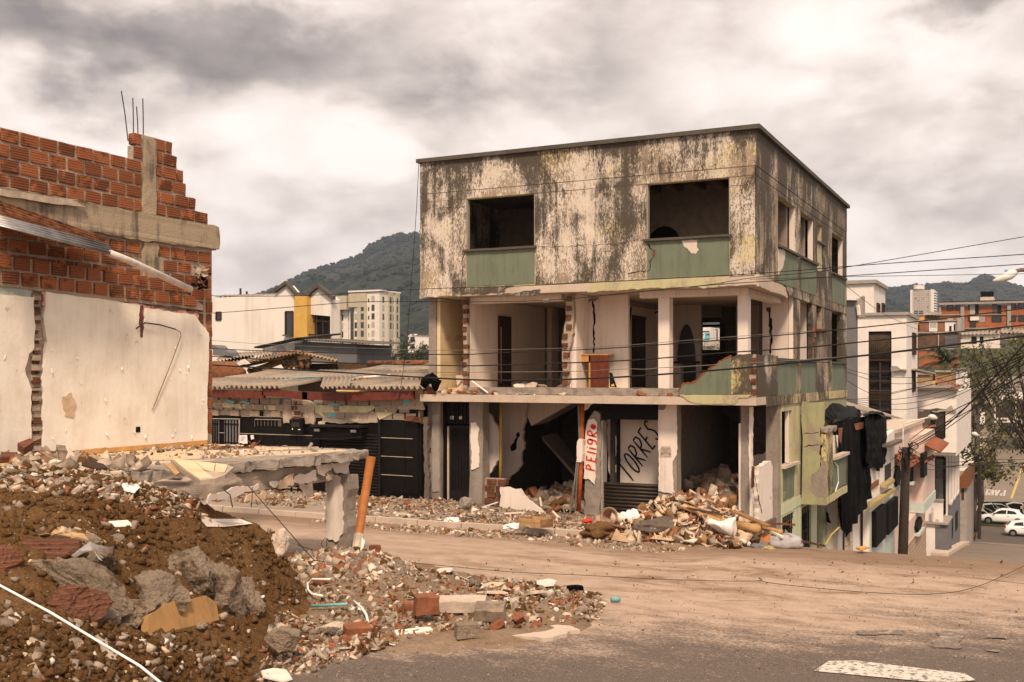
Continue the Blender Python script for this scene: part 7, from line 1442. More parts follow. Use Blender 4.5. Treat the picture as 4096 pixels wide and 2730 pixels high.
# ---------------------------------------------------------------- poles,lamps,cables
pole = thing('utility_pole','dark wooden utility pole tangled with cables','utility pole',Vector((AT(3610,2200,42).x,AT(3610,2200,42).y,-6)))
dP = 42.0
MB().tube([AT(3608,2330,dP),AT(3612,2195,dP),AT(3625,1790,dP)],[.20,.19,.16],10).build('post',MT.pole_wood,pole,smooth=True)
MB().tube([AT(3612,1715,dP),AT(3617,1695,dP),AT(3640,1688,dP),AT(3716,1670,dP)],.03,6).build('lamp_arm',MT.pipe_white,pole)
lh = MB(); c = AT(3735,1670,dP)
for sx_,rr in ((0,0),): pass
lh.tube([AT(3714,1667,dP),AT(3722,1668,dP),AT(3738,1671,dP),AT(3749,1675,dP)],[.05,.11,.10,.04],8); lh.build('lamp_head',MT.lamp_head,pole,smooth=True); MB().box(AT(3730,1663,dP),AT(3738,1657,dP) + Vector((.0,.07,0))).build('photocell',MT.photocell,pole)
MB().tube([AT(3612,1710,dP),AT(3612,1790,dP)],.03,6).build('lamp_arm',MT.pipe_white,pole)
mb = MB().box(AT(3630,1840,dP),AT(3640,1812,dP) + Vector((0,.15,0))).build('junction_box',MT.grey_stucco,pole)
tg = MB(); r = random.Random(3)
for i in range(16):
 a = AT(3622 + r.uniform(-12,14),1790 + r.uniform(-50,60),dP - .2); P = [a]
 for k in range(5): P.append(P[-1] + Vector((r.uniform(-.12,.16),r.uniform(-.1,.1),r.uniform(-.22,.10))))
 tg.tube(P,.014,4,cap=False)
tg.build('cable_tangle',MT.cable_black,pole)
MB().tube([AT(3655 + 18 * math.cos(t),1785 + 13 * math.sin(t),dP - .3) for t in np.linspace(0,4 * math.pi,30)],.02,5).build('cable_coil',MT.cable_black,pole)
lp = thing('street_lamp','white headed street lamp reaching in from the right edge','street lamp',AT(4250,2000,26)); dL = 22.0
MB().tube([AT(4200,1200,dL),AT(4130,1085,dL),AT(4085,1080,dL),AT(4065,1085,dL),AT(4055,1100,dL)],.045,8).build('lamp_arm',MT.pole_concrete,lp,smooth=True); MB().tube([AT(4200,2600,dL),AT(4200,1200,dL)],[.12,.07],8).build('post',MT.pole_concrete,lp)
MB().tube([AT(4062,1088,dL),AT(4040,1100,dL),AT(4005,1116,dL),AT(3972,1124,dL)],[.07,.10,.08,.02],8).build('lamp_head',MT.lamp_head,lp,smooth=True); MB().box(AT(4018,1091,dL),AT(4031,1080,dL) + Vector((0,.06,0))).build('photocell',MT.photocell,lp)
for nm,lab,px,d,t_,b_,w in (('utility_pole','thin dark wooden pole standing beside the cross street',3918,97,1850,2150,.16),('utility_pole','grey concrete pole against the concrete house',3826,88,1740,2125,.22)):
 t = thing(nm,lab,'utility pole',AT(px,b_,d)); MB().tube([AT(px - 1,b_ + 6,d),AT(px + 1,t_,d)],[w,w * .8],8).build('post',MT['pole_wood' if 'wooden' in lab else 'pole_concrete'],t)
 MB().bar(AT(px - 14,t_ + 14,d),AT(px + 14,t_ + 10,d),.1).build('cross_arm',MT.pole_wood,t)
tag(MB().tube([AT(3822,2120,86),AT(3824,1950,86)],.06,6).build('downpipe',MT.pipe_white),'white drainpipe beside the grey concrete pole','pipe')
l2 = thing('street_lamp','distant white street lamp among the leaves','street lamp',AT(3905,2000,100)); MB().tube([AT(3887,1733,95),AT(3900,1738,95),AT(3918,1745,95)],[.1,.22,.06],8).build('lamp_head',MT.lamp_head,l2,smooth=True); MB().tube([AT(3886,1733,95),AT(3850,1760,95)],.05,5).build('lamp_arm',MT.pole_concrete,l2)
CN = 0
def cable(pts,r_=.012,mt='cable_black',y=-2.2,D=None,label=None,group='cables strung across the street',sub=5):
 P = [(AT(a,b,D) if D and not isinstance(D,(list,tuple)) else AT(a,b,D[i]) if D else Y(a,b,y)) for i,(a,b) in enumerate(pts)]
 Q = []
 for i in range(len(P) - 1):
  p0,p1,p2,p3 = P[max(i - 1,0)],P[i],P[i + 1],P[min(i + 2,len(P) - 1)]
  for k in range(sub):
   t = k / sub; Q.append(.5 * ((2 * p1) + (p2 - p0) * t + (2 * p0 - 5 * p1 + 4 * p2 - p3) * t * t + (3 * p1 - p0 - 3 * p2 + p3) * t ** 3))
 Q.append(P[-1]); o = MB().tube(Q,r_ * .78,5).build('cable',MT[mt],smooth=True,fix=False); return tag(o,label,'cable',group)
cable([(600,1445),(855,1461),(1225,1482),(1799,1516),(2100,1522),(2499,1508),(3000,1470),(3250,1443),(3500,1418),(3824,1390 - 12),(4096,1352 - 8),(4500,1290)],.026,label='thickest and lowest black cable across the front of the ruin')
cable([(600,1402),(860,1427),(1310,1450),(1799,1463),(1993,1461),(2499,1443),(2900,1412),(3249,1388),(3667,1345),(4096,1301),(4500,1250)],.018,label='black cable second from the lowest across the open second floor')
cable([(600,1368),(855,1395),(1310,1412),(1799,1419),(1993,1412),(2400,1396),(2900,1360),(3249,1330),(3633,1291),(4096,1234),(4500,1170)],.015,label='black cable crossing the open second floor at window height')
cable([(600,1345),(851,1363),(1097,1380),(1500,1395),(1799,1402),(2246,1394),(2499,1382),(2900,1350),(3249,1325)],.007,'cable_grey',label='thin grey cable just above the upper black cable')
cable([(1500,1488),(1740,1490),(2246,1487),(2499,1477),(2580,1478),(2640,1472),(2696,1470),(2760,1466),(2830,1462),(2906,1458),(3249,1438),(3700,1400)],.010,'cable_grey',label='twisted grey cable sagging in front of the white columns')
cable([(700,1165),(855,1184),(1225,1183),(1690,1157),(2100,1144),(2499,1124),(3010,1096),(3500,1058),(4096,1018),(4500,985)],.011,label='black cable running along the plaster line of the upper floor')
cable([(2400,1183),(2580,1165),(2833,1140),(3010,1112),(3249,1090),(3385,1070),(4096,948),(4500,880)],.009,label='thin black cable rising highest to the right edge')
cable([(700,1248),(855,1253),(1310,1217),(1463,1208),(1650,1207),(1993,1208),(2250,1198),(2499,1174),(2833,1142),(3249,1114),(4096,1057),(4500,1030)],.011,label='black cable passing under the broken upper floor edge')
cable([(3000,1118),(3385,1108),(4096,1096),(4500,1085)],.007,label='thin cable above the roofs on the right')
cable([(3273,1050),(3300,1075),(3495,1230),(3600,1288),(3698,1325),(3920,1368),(4096,1392)],.009,D=[27,27,32,36,40,46,50],label='cable slanting down from the side wall of the ruin')
cable([(1676,640),(1668,800),(1655,1000),(1640,1200),(1624,1400),(1595,1600)],.010,y=-.12,label='black cable hanging down the left corner of the ruin')
bp = thing('line_splice','grey cable splice on the wire under the upper floor','splice',Y(2190,1204,-2.2)); MB().tube([Y(2175,1206,-2.2),Y(2198,1203,-2.2)],.05,6).build('body',MT.cable_grey,bp)
bund = [((3640,1790),(3700,1760),(3800,1690),(3919,1573),(4040,1442),(4096,1379)),((3640,1780),(3720,1735),(3850,1640),(3960,1545),(4096,1430)),((3640,1800),(3740,1745),(3870,1655),(4000,1540),(4096,1455)),((3645,1770),(3760,1705),(3900,1630),(4096,1490)),
  ((3640,1760),(3700,1715),(3800,1650),(3900,1600),(4096,1500))]
ORD = ['uppermost','second','third','fourth','fifth','sixth','lowest']
for i,b_ in enumerate(bund): cable(b_,.028 if i < 1 else .017,D=[42 - 20 * k / (len(b_) - 1) for k in range(len(b_))],label='%s black cable at the right edge in the bundle fanning from the pole' % ORD[i if i < 4 else 6],group='cable bundle above the pole')
fan = [((3280,1440),(3480,1500),(3700,1510),(3850,1480),(4020,1420),(4096,1400)),((3280,1445),(3470,1570),(3620,1560),(3850,1510),(4096,1425)),((3380,1600),(3560,1600),(3750,1570),(3920,1510),(4096,1430)),((3390,1604),(3580,1618),(3760,1590),(3900,1540),(4096,1440)),((3400,1608),(3600,1640),(3780,1600),(3900,1550),(4096,1450)),((3290,1450),(3480,1520),(3640,1535),(3850,1490),(4096,1410)),((3380,1598),(3500,1590),(3700,1545),(3900,1500),(4096,1420))]
for i,b_ in enumerate(fan): cable(b_,.011,D=[38 - 14 * k / (len(b_) - 1) for k in range(len(b_))],label='%s wire from the top sagging before the tall white house' % ORD[(0,4,3,5,6,1,2)[i]],group='wires before the tall white house')
low = [((3640,1810),(3700,1850),(3760,1868),(3850,1860),(3960,1850),(4096,1855)),((3645,1800),(3700,1830),(3800,1850),(3920,1840),(4096,1840)),((3645,1815),(3690,1870),(3740,1880),(3830,1865),(3960,1862),(4096,1870)),((3640,1790),(3720,1838),(3820,1870),(4000,1850),(4096,1862)),((3610,1800),(3590,1850),(3560,1890),(3540,1910)),((3612,1795),(3580,1830),(3530,1850),(3490,1790))]
LOWL = ['uppermost sagging wire','straightest wire','lowest sagging wire','second lowest wire']
LOWL = [q + ' drooping right from the wooden pole over the lower street' for q in LOWL] + ['wire dropping left from the wooden pole to the awning house','wire dropping left from the wooden pole to the tarpaulin house']
for i,b_ in enumerate(low): cable(b_,.013,D=42,label=LOWL[i],group='wires drooping from the wooden pole')
cable([(1600,2246),(2000,2285),(2300,2300),(2700,2320),(3020,2325),(3035,2312),(3045,2322),(3100,2335),(3400,2365),(3700,2378),(3900,2350),(4096,2265)],.007,'rebar',D=[3.33 * FPX / (q - 1500) for q in (2246,2285,2300,2320,2325,2312,2322,2335,2365,2378,2350,2265)],label='fallen wire lying in a long curve on the road',group='fallen wires')
# ---------------------------------------------------------------- rubble
def poly_in(P,x,y):
 c = False; n = len(P)
 for i in range(n):
  (a,b),(d,e) = P[i],P[(i + 1) % n]
  if (b > y) != (e > y) and x < (d - a) * (y - b) / (e - b) + a: c = not c
 return c
HEX = np.array([(-1,-1,-1),(1,-1,-1),(1,1,-1),(-1,1,-1),(-1,-1,1),(1,-1,1),(1,1,1),(-1,1,1)],float) * .5
HF = np.array([(0,3,2,1),(4,5,6,7),(0,1,5,4),(1,2,6,5),(2,3,7,6),(3,0,4,7)])
CHIPS = ['chalk_plaster','grey_shard','clay_shard','stone','white_shard','tile_shard','dirt','old_wood']
def chips(name,poly,n,smin,smax,wts,zf=ground_z,lift=.3,flat=(.25,1),pw=2.2,clump=0):
 """one layer of broken pieces too many to count: angular blocks and flat shards at every angle"""
 xs_ = [p[0] for p in poly]; ys_ = [p[1] for p in poly]; pts = []
 cl = [(rng.uniform(min(xs_),max(xs_)),rng.uniform(min(ys_),max(ys_))) for _ in range(clump)] if clump else None
 while len(pts) < n:
  if cl and rng.random() < .6: c_ = cl[rng.integers(len(cl))]; x,y = c_[0] + rng.normal(0,.35),c_[1] + rng.normal(0,.35)
  else: x,y = rng.uniform(min(xs_),max(xs_)),rng.uniform(min(ys_),max(ys_))
  if poly_in(poly,x,y): pts.append((x,y))
 s = smin + (smax - smin) * rng.random(n) ** pw
 V = HEX[None] * (1 + rng.uniform(-.32,.32,(n,8,3)))
 V = V * (np.stack([rng.uniform(.7,2.1,n),rng.uniform(.5,1.1,n),rng.uniform(*flat,n)],1) * s[:,None])[:,None,:]
 q = rng.normal(size=(n,4)); q[:,1:3] *= .45; q /= np.linalg.norm(q,axis=1)[:,None]
 w,x,y,z = q.T
 Rm = np.stack([np.stack([1 - 2 * (y * y + z * z),2 * (x * y - z * w),2 * (x * z + y * w)],1),np.stack([2 * (x * y + z * w),1 - 2 * (x * x + z * z),2 * (y * z - x * w)],1),np.stack([2 * (x * z - y * w),2 * (y * z + x * w),1 - 2 * (x * x + y * y)],1)],1)
 V = np.einsum('nij,nkj->nki',Rm,V)
 P = np.array([(a,b,zf(a,b)) for a,b in pts]); P[:,2] += s * rng.uniform(-.05,lift,n); V = V + P[:,None,:]
 F = (HF[None] + (np.arange(n) * 8)[:,None,None]).reshape(-1,4)
 mi = np.repeat(rng.choice(len(CHIPS),n,p=np.array(wts) / sum(wts)),6)
 me = bpy.data.meshes.new(name); me.vertices.add(n * 8); me.vertices.foreach_set('co',V.reshape(-1)); me.loops.add(n * 24); me.loops.foreach_set('vertex_index',F.reshape(-1)); me.polygons.add(n * 6); me.polygons.foreach_set('loop_start',np.arange(n * 6) * 4)
 for m_ in CHIPS: me.materials.append(MT[m_])
 me.update(calc_edges=True); me.polygons.foreach_set('material_index',mi.astype(np.int32)); me.validate()
 o = bpy.data.objects.new(name,me); COL.objects.link(o); o['kind'] = 'stuff'; return o
pz = lambda L,z=0: [xy(a,b,z) for a,b in L]
GREY = [2.0,4,1.6,3.5,.8,1.0,1.8,1]; DIRTY = [.16,.25,.12,.5,.10,.10,8,.05]; PILE = [1,1,2.2,1,.5,4,1.4,2.5]; RED = [1.0,3,1.8,3,.5,.9,3.2,.6]
def skin(name,x0,x1,y0,y1,n,zf,m_,amp=.03):
 xs_ = np.linspace(x0,x1,n); ys_ = np.linspace(y0,y1,n); grid(name,list(xs_),list(ys_),lambda x,y: zf(x,y) + amp * noise.noise(Vector((x * 3,y * 3,5))),m_,kind='stuff')
def heap_only(x,y): h = heap_z(x,y); e = .02 if x > -9 else 0; b = pave_z(x,y) if (-3.15 < y < .6 and x < .25) else (-.2 if (y >= .6 and x < -.05) else road_z(x,y)); return b + h - .05 + min(.07,h * 2)
skin('rubble_bed',-9.2,.2,-4.0,.55,70,heap_only,MT.rubble_dust); skin('rubble_bed',-8.7,-.4,.95,6.3,60,heap_only,MT.rubble_dust); skin('rubble_bed',-7.2,2.4,-14.0,-7.6,110,heap_only,MT.rubble_dust)
pav = [(-9.6,-3.3),(-.2,-3.3),(-.1,.75),(-9.6,.75)]
chips('rubble',pav,9000,.014,.10,GREY,flat=(.06,.5),pw=3.4,clump=26,lift=.12)
chips('rubble',[(-9.6,-4.3),(-.5,-4.6),(-.3,-3.2),(-9.6,-3.2)],1100,.015,.10,GREY,pw=3.4,clump=14,lift=.1)
chips('rubble',[(-17,-2.6),(-9.4,-2.6),(-9.3,.25),(-17,.25)],1700,.02,.13,RED,pw=3,clump=10,lift=.1)
chips('rubble',[(-7.2,.9),(-4.6,.9),(-4.3,5.5),(-7.2,5.5)],900,.04,.28,GREY,pw=2.8); chips('rubble',[(-2.3,.9),(-.4,.9),(-.3,5.5),(-2.3,5.5)],1100,.04,.32,GREY,pw=2.6,lift=.3)
pile = [(-2.3,-3.4),(.5,-3.6),(.6,-2.2),(-.1,-1.2),(-2.2,-1.2)]
chips('rubble',pile,3200,.03,.24,PILE,flat=(.05,.3),pw=2.4,lift=.4)
fld = pz([(1110,2250),(1480,2225),(1660,2300),(2150,2330),(2420,2380),(2400,2480),(2200,2530),(1700,2560),(1500,2610),(1250,2690),(1000,2740),(1100,2560),(1260,2470),(1200,2360)])
chips('rubble',fld,15000,.010,.10,RED,pw=3.2,clump=70,flat=(.07,.55),lift=.15); chips('rubble',pz([(1110,2230),(1480,2225),(1640,2300),(1500,2400),(1250,2400)]),2600,.02,.15,GREY,pw=2.4,lift=.3)
dirtp = [(p.x,p.y) for p in (AT(-900,2000,14),AT(-60,1900,15),AT(500,1900,15.5),AT(820,2080,13.8),AT(1090,2145,15.5),AT(1240,2420,15.3),AT(1010,2500,12.8),AT(1000,2740,11.6),AT(500,2780,9.4),AT(-60,2780,8.2),AT(-900,2600,8.5))]
chips('earth_clods',dirtp,10500,.006,.085,DIRTY,zf=ground_z,pw=4.2,clump=60,flat=(.5,1.0)); chips('earth_clods',[(p.x,p.y) for p in (AT(-60,2500,9.4),AT(1000,2560,12.2),AT(1000,2740,11.6),AT(500,2790,9.2),AT(-60,2790,8.1))],3600,.007,.08,[.2,.35,.15,.7,.16,.1,7,.1],zf=ground_z,pw=3.6,flat=(.5,1))
chips('rubble',[(p.x,p.y) for p in (AT(-60,1880,15),AT(600,1900,15.2),AT(840,2065,14),AT(620,2050,13.2),AT(-60,2010,12.8))],3600,.012,.11,[2,3,.9,3,.9,1,3,.6],pw=3,clump=26,flat=(.07,.5),lift=.15)
flz = lambda x,y: max(FZ + .01,lot_z(x,y)) if y > -14.2 else lot_z(x,y)
chips('rubble',[(-8.9,-14.6),(-5.9,-14.4),(-5.9,-12.8),(-8.9,-11.5)],1500,.025,.22,[3,4,1.5,3,1.6,1.6,.6,.8],zf=flz,pw=2.4,flat=(.15,.7),clump=20)
chips('rubble',[(-8.9,-12.2),(-6.3,-12.4),(-5.6,-8.0),(-8.9,-8.0)],420,.012,.09,GREY,zf=lambda x,y: FZ + .02,pw=3,flat=(.15,.6),clump=12)
chips('grit',pz([(1500,2600),(2200,2480),(2700,2330),(4200,2300),(4200,2740),(1200,2740)]),1500,.004,.014,[2,3,.4,4,.6,.8,3,.1],zf=lambda x,y: road_z(x,y) + .012,pw=3,flat=(.4,.9)); chips('grit',pz([(1500,2230),(4100,2230),(4100,2330),(2400,2350),(1700,2300)]),450,.006,.035,GREY,zf=lambda x,y: road_z(x,y) + .012,pw=4)
def rock_mesh(seed,sub=2,flatk=1.0,cuts=5):
 r = random.Random(seed); bm = bmesh.new(); bmesh.ops.create_icosphere(bm,subdivisions=sub,radius=.5)
 for v in bm.verts: v.co *= 1 + .35 * noise.noise(v.co * 2.1 + Vector((seed * 3.7,0,0))) + .14 * noise.noise(v.co * 6 + Vector((0,seed,0)))
 for _ in range(cuts):
  n = Vector([r.gauss(0,1) for _ in range(3)]).normalized(); d = r.uniform(.26,.40)
  for v in bm.verts:
   k = v.co.dot(n) - d
   if k > 0: v.co -= n * k
 for v in bm.verts: v.co.z *= flatk
 me = bpy.data.meshes.new('rock'); bm.to_mesh(me); bm.free(); return me
def pieces(kind,mt,n,gen):
 out = []
 for i in range(n): me = gen(i); me.materials.append(MT[mt]); out.append(me)
 return out
def shard_mesh(seed,th=.06,k=6):
 r = random.Random(seed); pts = [(.5 * r.uniform(.6,1.1) * math.cos(2 * math.pi * i / k + r.uniform(-.3,.3)),.38 * r.uniform(.6,1.1) * math.sin(2 * math.pi * i / k + r.uniform(-.3,.3))) for i in range(k)]
 V = [(a,b,th * r.uniform(.8,1.2) / 2) for a,b in pts] + [(a * 1.05,b * 1.05,-th / 2) for a,b in pts]
 me = bpy.data.meshes.new('shard'); me.from_pydata(V,[],[tuple(range(k)),tuple(reversed(range(k,2 * k)))] + [(i,(i + 1) % k + 0 if False else i + k,(i + 1) % k + k,(i + 1) % k) for i in range(k)]); me.update(); return me
def brickbit(seed):
 r = random.Random(seed); bm = bmesh.new(); bmesh.ops.create_cube(bm,size=1)
 for v in bm.verts: v.co = Vector((v.co.x * (1 if v.co.x < 0 else r.uniform(.5,1.0)),v.co.y * .55,v.co.z * .5)) + Vector([r.uniform(-.05,.05) for _ in range(3)])
 bmesh.ops.bevel(bm,geom=bm.edges[:],offset=.03,segments=1,affect='EDGES'); me = bpy.data.meshes.new('brick'); bm.to_mesh(me); bm.free(); return me
KIND = {'concrete_chunk': pieces('c','concrete_chunk',7,lambda i: rock_mesh(i)),'stone_chunk': pieces('s','stone',5,lambda i: rock_mesh(20 + i,2,.8)),'plaster_piece': pieces('p','chalk_plaster',6,lambda i: shard_mesh(i,.07)),'white_piece': pieces('w','white_shard',5,lambda i: shard_mesh(40 + i,.035)),
  'tile_piece': pieces('t','tile_shard',5,lambda i: shard_mesh(60 + i,.03,5)),'broken_brick': pieces('b','clay_shard',6,lambda i: brickbit(i)),'earth_clod': pieces('e','dark_clod',5,lambda i: rock_mesh(80 + i,2,.85,2)),'wood_piece': pieces('wd','old_wood',4,lambda i: (lambda me: me)(me_from('wood',[(a * .5,b * .06,c * .03) for a in (-1,1) for b in (-1,1) for c in (-1,1)],[(0,1,3,2),(4,6,7,5),(0,4,5,1),(2,3,7,6),(0,2,6,4),(1,5,7,3)],MT.old_wood)))}
for me in KIND['wood_piece']: me.materials.clear(); me.materials.append(MT.old_wood)
CATN = {'concrete_chunk': 'concrete chunk','stone_chunk': 'stone','plaster_piece': 'plaster piece','white_piece': 'plaster piece','tile_piece': 'tile','broken_brick': 'brick','earth_clod': 'earth clod','wood_piece': 'wood'}
ADJ = {'concrete_chunk': 'grey concrete chunk','stone_chunk': 'dull grey stone','plaster_piece': 'cream plaster piece','white_piece': 'white plaster shard','tile_piece': 'tan tile shard','broken_brick': 'broken red brick','earth_clod': 'brown clod of earth','wood_piece': 'splintered wood strip'}
def put(kind,x,y,s,label=None,group=None,zf=ground_z,tilt=.35,dz=.1):
 o = bpy.data.objects.new(kind,random.choice(KIND[kind])); COL.objects.link(o); sc = Vector((RU(.8,1.25),RU(.8,1.2),RU(.75,1.2)))
 o.scale = sc * s; o.rotation_euler = (random.gauss(0,tilt),random.gauss(0,tilt),RU(0,6.28)); flatp = kind in ('plaster_piece','white_piece','tile_piece','wood_piece')
 o.location = (x,y,zf(x,y) + s * (.04 if flatp else .18) + dz * s); return tag(o,label,CATN[kind],group)
def strew(poly,n,mix_,s0,s1,where,zf=ground_z,tilt=.35):
 xs_ = [p[0] for p in poly]; ys_ = [p[1] for p in poly]; k = 0; ks = list(mix_); ws = [mix_[q] for q in ks]
 while k < n:
  x,y = RU(min(xs_),max(xs_)),RU(min(ys_),max(ys_))
  if not poly_in(poly,x,y): continue
  kd = random.choices(ks,ws)[0]; put(kd,x,y,s0 + (s1 - s0) * RR() ** 1.8,ADJ[kd] + ' ' + where,ADJ[kd] + 's ' + where,zf,tilt); k += 1
MX = {'concrete_chunk': 2.5,'plaster_piece': 3,'white_piece': 1.6,'broken_brick': 2.4,'tile_piece': 1.4,'stone_chunk': 1.2,'wood_piece': 2.2}
strew(fld,100,MX,.07,.26,'in the rubble spilled onto the road'); strew(fld,14,{'plaster_piece': 3,'white_piece': 1.5,'tile_piece': 1.5},.3,.55,'lying flat in the road rubble',tilt=.12); strew(pz([(1110,2230),(1500,2225),(1600,2300),(1450,2420),(1250,2420)]),34,{'concrete_chunk': 3,'plaster_piece': 3,'white_piece': 3,'broken_brick': 1},.10,.26,'heaped round the foot of the lone column')
strew(pav,75,{'concrete_chunk': 3,'plaster_piece': 3,'white_piece': 2,'broken_brick': 2.5,'tile_piece': 1,'wood_piece': 1.2},.10,.26,'on the pavement before the ruin')
strew(pile,56,{'tile_piece': 5,'plaster_piece': 1.2,'white_piece': 1,'broken_brick': 1.5,'wood_piece': 3},.14,.36,'in the heap at the corner of the ruin',tilt=.6)
strew(dirtp,26,{'stone_chunk': 3,'concrete_chunk': 2.5,'white_piece': 1,'earth_clod': 4,'broken_brick': .8,'tile_piece': .4},.05,.17,'on the dug out earth'); strew([(p.x,p.y) for p in (AT(-40,2600,9.0),AT(1000,2560,12.2),AT(1000,2730,11.6),AT(500,2760,9.3),AT(-40,2760,8.3))],34,{'stone_chunk': 3,'concrete_chunk': 3,'white_piece': 1.5,'earth_clod': 3},.05,.17,'at the near foot of the earth bank')
strew([(-8.9,-14.4),(-6.1,-14.2),(-6.1,-12.8),(-8.9,-11.6)],60,{'concrete_chunk': 3,'plaster_piece': 3,'white_piece': 2,'broken_brick': 2,'tile_piece': 2,'wood_piece': 2},.10,.32,'on the broken floor below the brick wall',zf=flz)
strew([(-2.3,1.0),(-.4,1.0),(-.4,4.5),(-2.3,4.5)],26,{'concrete_chunk': 3,'plaster_piece': 3,'broken_brick': 2,'white_piece': 2},.25,.6,'inside the right ground floor room',tilt=.6); strew([(-7,1.0),(-4.7,1.0),(-4.5,4.5),(-7,4.5)],16,{'concrete_chunk': 3,'plaster_piece': 2,'broken_brick': 2},.22,.6,'inside the wide ground floor opening',tilt=.6)
strew([(-7.6,.1),(-.8,.05),(-.8,.4),(-7.6,.4)],26,{'plaster_piece': 2,'broken_brick': 1.5,'white_piece': 1.5},.06,.18,'on the broken edge of the second floor',zf=lambda x,y: 2.84); strew([(-8.8,.02),(-7.3,.02),(-7.3,.4),(-8.8,.4)],22,{'plaster_piece': 2,'broken_brick': 3,'white_piece': 1.5},.12,.3,'on the left end of the second floor slab',zf=lambda x,y: 2.86); strew([(-7.4,1.2),(-5.2,1.2),(-5.2,4),(-7.4,4)],18,{'plaster_piece': 2,'broken_brick': 1,'white_piece': 1.5},.15,.45,'on the floor of the open left room',zf=lambda x,y: 3.0)
def boulder(px,py,D,size,seed,label,mt='concrete_chunk',rot=None,sub=5,cuts=7,name='concrete_boulder'):
 me = rock_mesh(seed,sub,1,cuts); bm = bmesh.new(); bm.from_mesh(me)
 for v in bm.verts: v.co += v.co.normalized() * (.04 * noise.noise(v.co * 7) + .03 * noise.noise(v.co * 17) + .02 * noise.noise(v.co * 40))
 bm.to_mesh(me); bm.free(); me.materials.append(MT[mt]); o = bpy.data.objects.new(name,me); COL.objects.link(o); h_ = hit(px,py + 12 * size[2]); size = tuple(v * 1.22 for v in size); o.location = AT(px,py,h_ + .0 * size[1]) if 0 < px < 1120 and py > 2100 and h_ < 18 else AT(px,py,D); o.scale = size; o.rotation_euler = rot or (RU(-.4,.4),RU(-.4,.4),YAW + RU(-.3,.3)); return tag(o,label,'boulder')
boulder(762,2290,12.1,(.62,.55,.62),101,'tall grey concrete boulder standing out of the earth bank',rot=(0,.1,YAW)); boulder(640,2395,11.3,(.55,.5,.52),102,'rough concrete boulder left of the tall boulder',rot=(.2,0,YAW)); boulder(520,2450,10.9,(.60,.5,.40),103,'low grey concrete lump in the middle of the bank'); boulder(890,2400,12.0,(.55,.5,.66),104,'dark concrete boulder behind the orange faced slab',rot=(0,0,YAW)); boulder(970,2400,12.5,(.46,.45,.60),105,'pebbly concrete lump at the right end of the bank')
boulder(1010,2450,12.4,(.24,.22,.22),106,'rounded stone at the foot of the pebbly lump'); boulder(885,2350,12.0,(.26,.2,.16),107,'pale flat stone on top of the dark boulder'); boulder(330,2330,10.7,(.95,.42,.42),108,'long broken concrete edge slanting down the bank',rot=(.15,.65,YAW + .3)); boulder(395,2265,10.9,(.42,.4,.34),109,'upper knob of the slanting concrete edge'); boulder(265,2420,10.4,(.62,.5,.40),110,'reddish brown broken block under the slanting concrete edge',mt='dirty_brick'); boulder(410,2475,10.6,(.26,.25,.24),111,'round concrete lump beside the slanting edge'); boulder(385,2490,10.4,(.2,.2,.18),112,'small pitted stone below the round lump')
boulder(230,2215,11.1,(.62,.38,.30),113,'red brick block with mortar cap lying on the earth',mt='dirty_brick',rot=(0,.05,YAW)); boulder(252,2205,10.95,(.34,.25,.26),114,'grey mortar lump on the red brick block',rot=(.1,0,YAW)); boulder(5,2265,10.5,(.3,.3,.28),115,'dark broken brick at the left picture edge',mt='dirty_brick'); boulder(1135,2560,12.4,(.32,.26,.22),116,'grey round concrete lump at the foot of the bank'); boulder(1118,2185,15.3,(.26,.28,.42),117,'crusty pale lump at the end of the earth bank',mt='pale_concrete'); boulder(340,2155,11.8,(.30,.22,.16),118,'grey stone lying on the wood board'); boulder(457,2162,12.0,(.17,.16,.16),119,'small grey stone right of the wood board')
boulder(1865,2015,24.5,(.42,.36,.38),120,'squared grey block on the pavement before the black door',mt='grey_concrete',sub=2,cuts=12)
py_ok = lambda L: L[0][1] < 1970 and L[0][0] < 600
def plate(px_pts,D,mt,label,cat='board',th=.02,name='board',dz=0,rg_=0):
 if D and py_ok(px_pts): dz = max(dz,.08)
 if D is None: D = [hit(a,b) for a,b in px_pts]; dz = .035
 q = [AT(a,b,d) + Vector((0,0,dz)) for (a,b),d in zip(px_pts,D)]; n = len(q); nn = (q[1] - q[0]).cross(q[-1] - q[0]).normalized(); nn = nn if nn.z > 0 else -nn
 o = MB().add(q + [p - nn * th for p in q],[tuple(range(n)),tuple(reversed(range(n,2 * n)))] + [(i,(i + 1) % n,(i + 1) % n + n,i + n) for i in range(n)]).build(name,MT[mt]); return tag(o,label,cat)
OA,OB = hit(600,2540),hit(860,2500)
OF = [(592,2465),(660,2420),(695,2405),(735,2410),(775,2395),(822,2382),(865,2410),(878,2480),(740,2525),(595,2545)]
plate(OF,[OA + (OB - OA) * (q - 600) / 260 - .05 + (2545 - w_) * .0011 for q,w_ in OF],'orange_face','ochre faced slab fragment leaning on the boulders','slab',.09,'faced_slab')
plate([(808,2087),(960,2086),(1012,2105),(900,2118),(828,2118),(815,2105)],None,'room_white','cream broken board lying flat on the edge of the bank',th=.02,dz=.02); plate([(395,2100),(510,2092),(540,2118),(425,2120)],None,'white_board','white board lying on the earth left of the bank edge',th=.03)
plate([(205,2145),(225,2125),(300,2120),(360,2140),(428,2180),(405,2186),(300,2160)],None,'pine_board','thin wood board with dark end under a grey stone',th=.05); plate([(218,2140),(285,2148),(283,2162),(218,2155)],None,'rotten_wood','dark charred end of a board on the earth',th=.05)
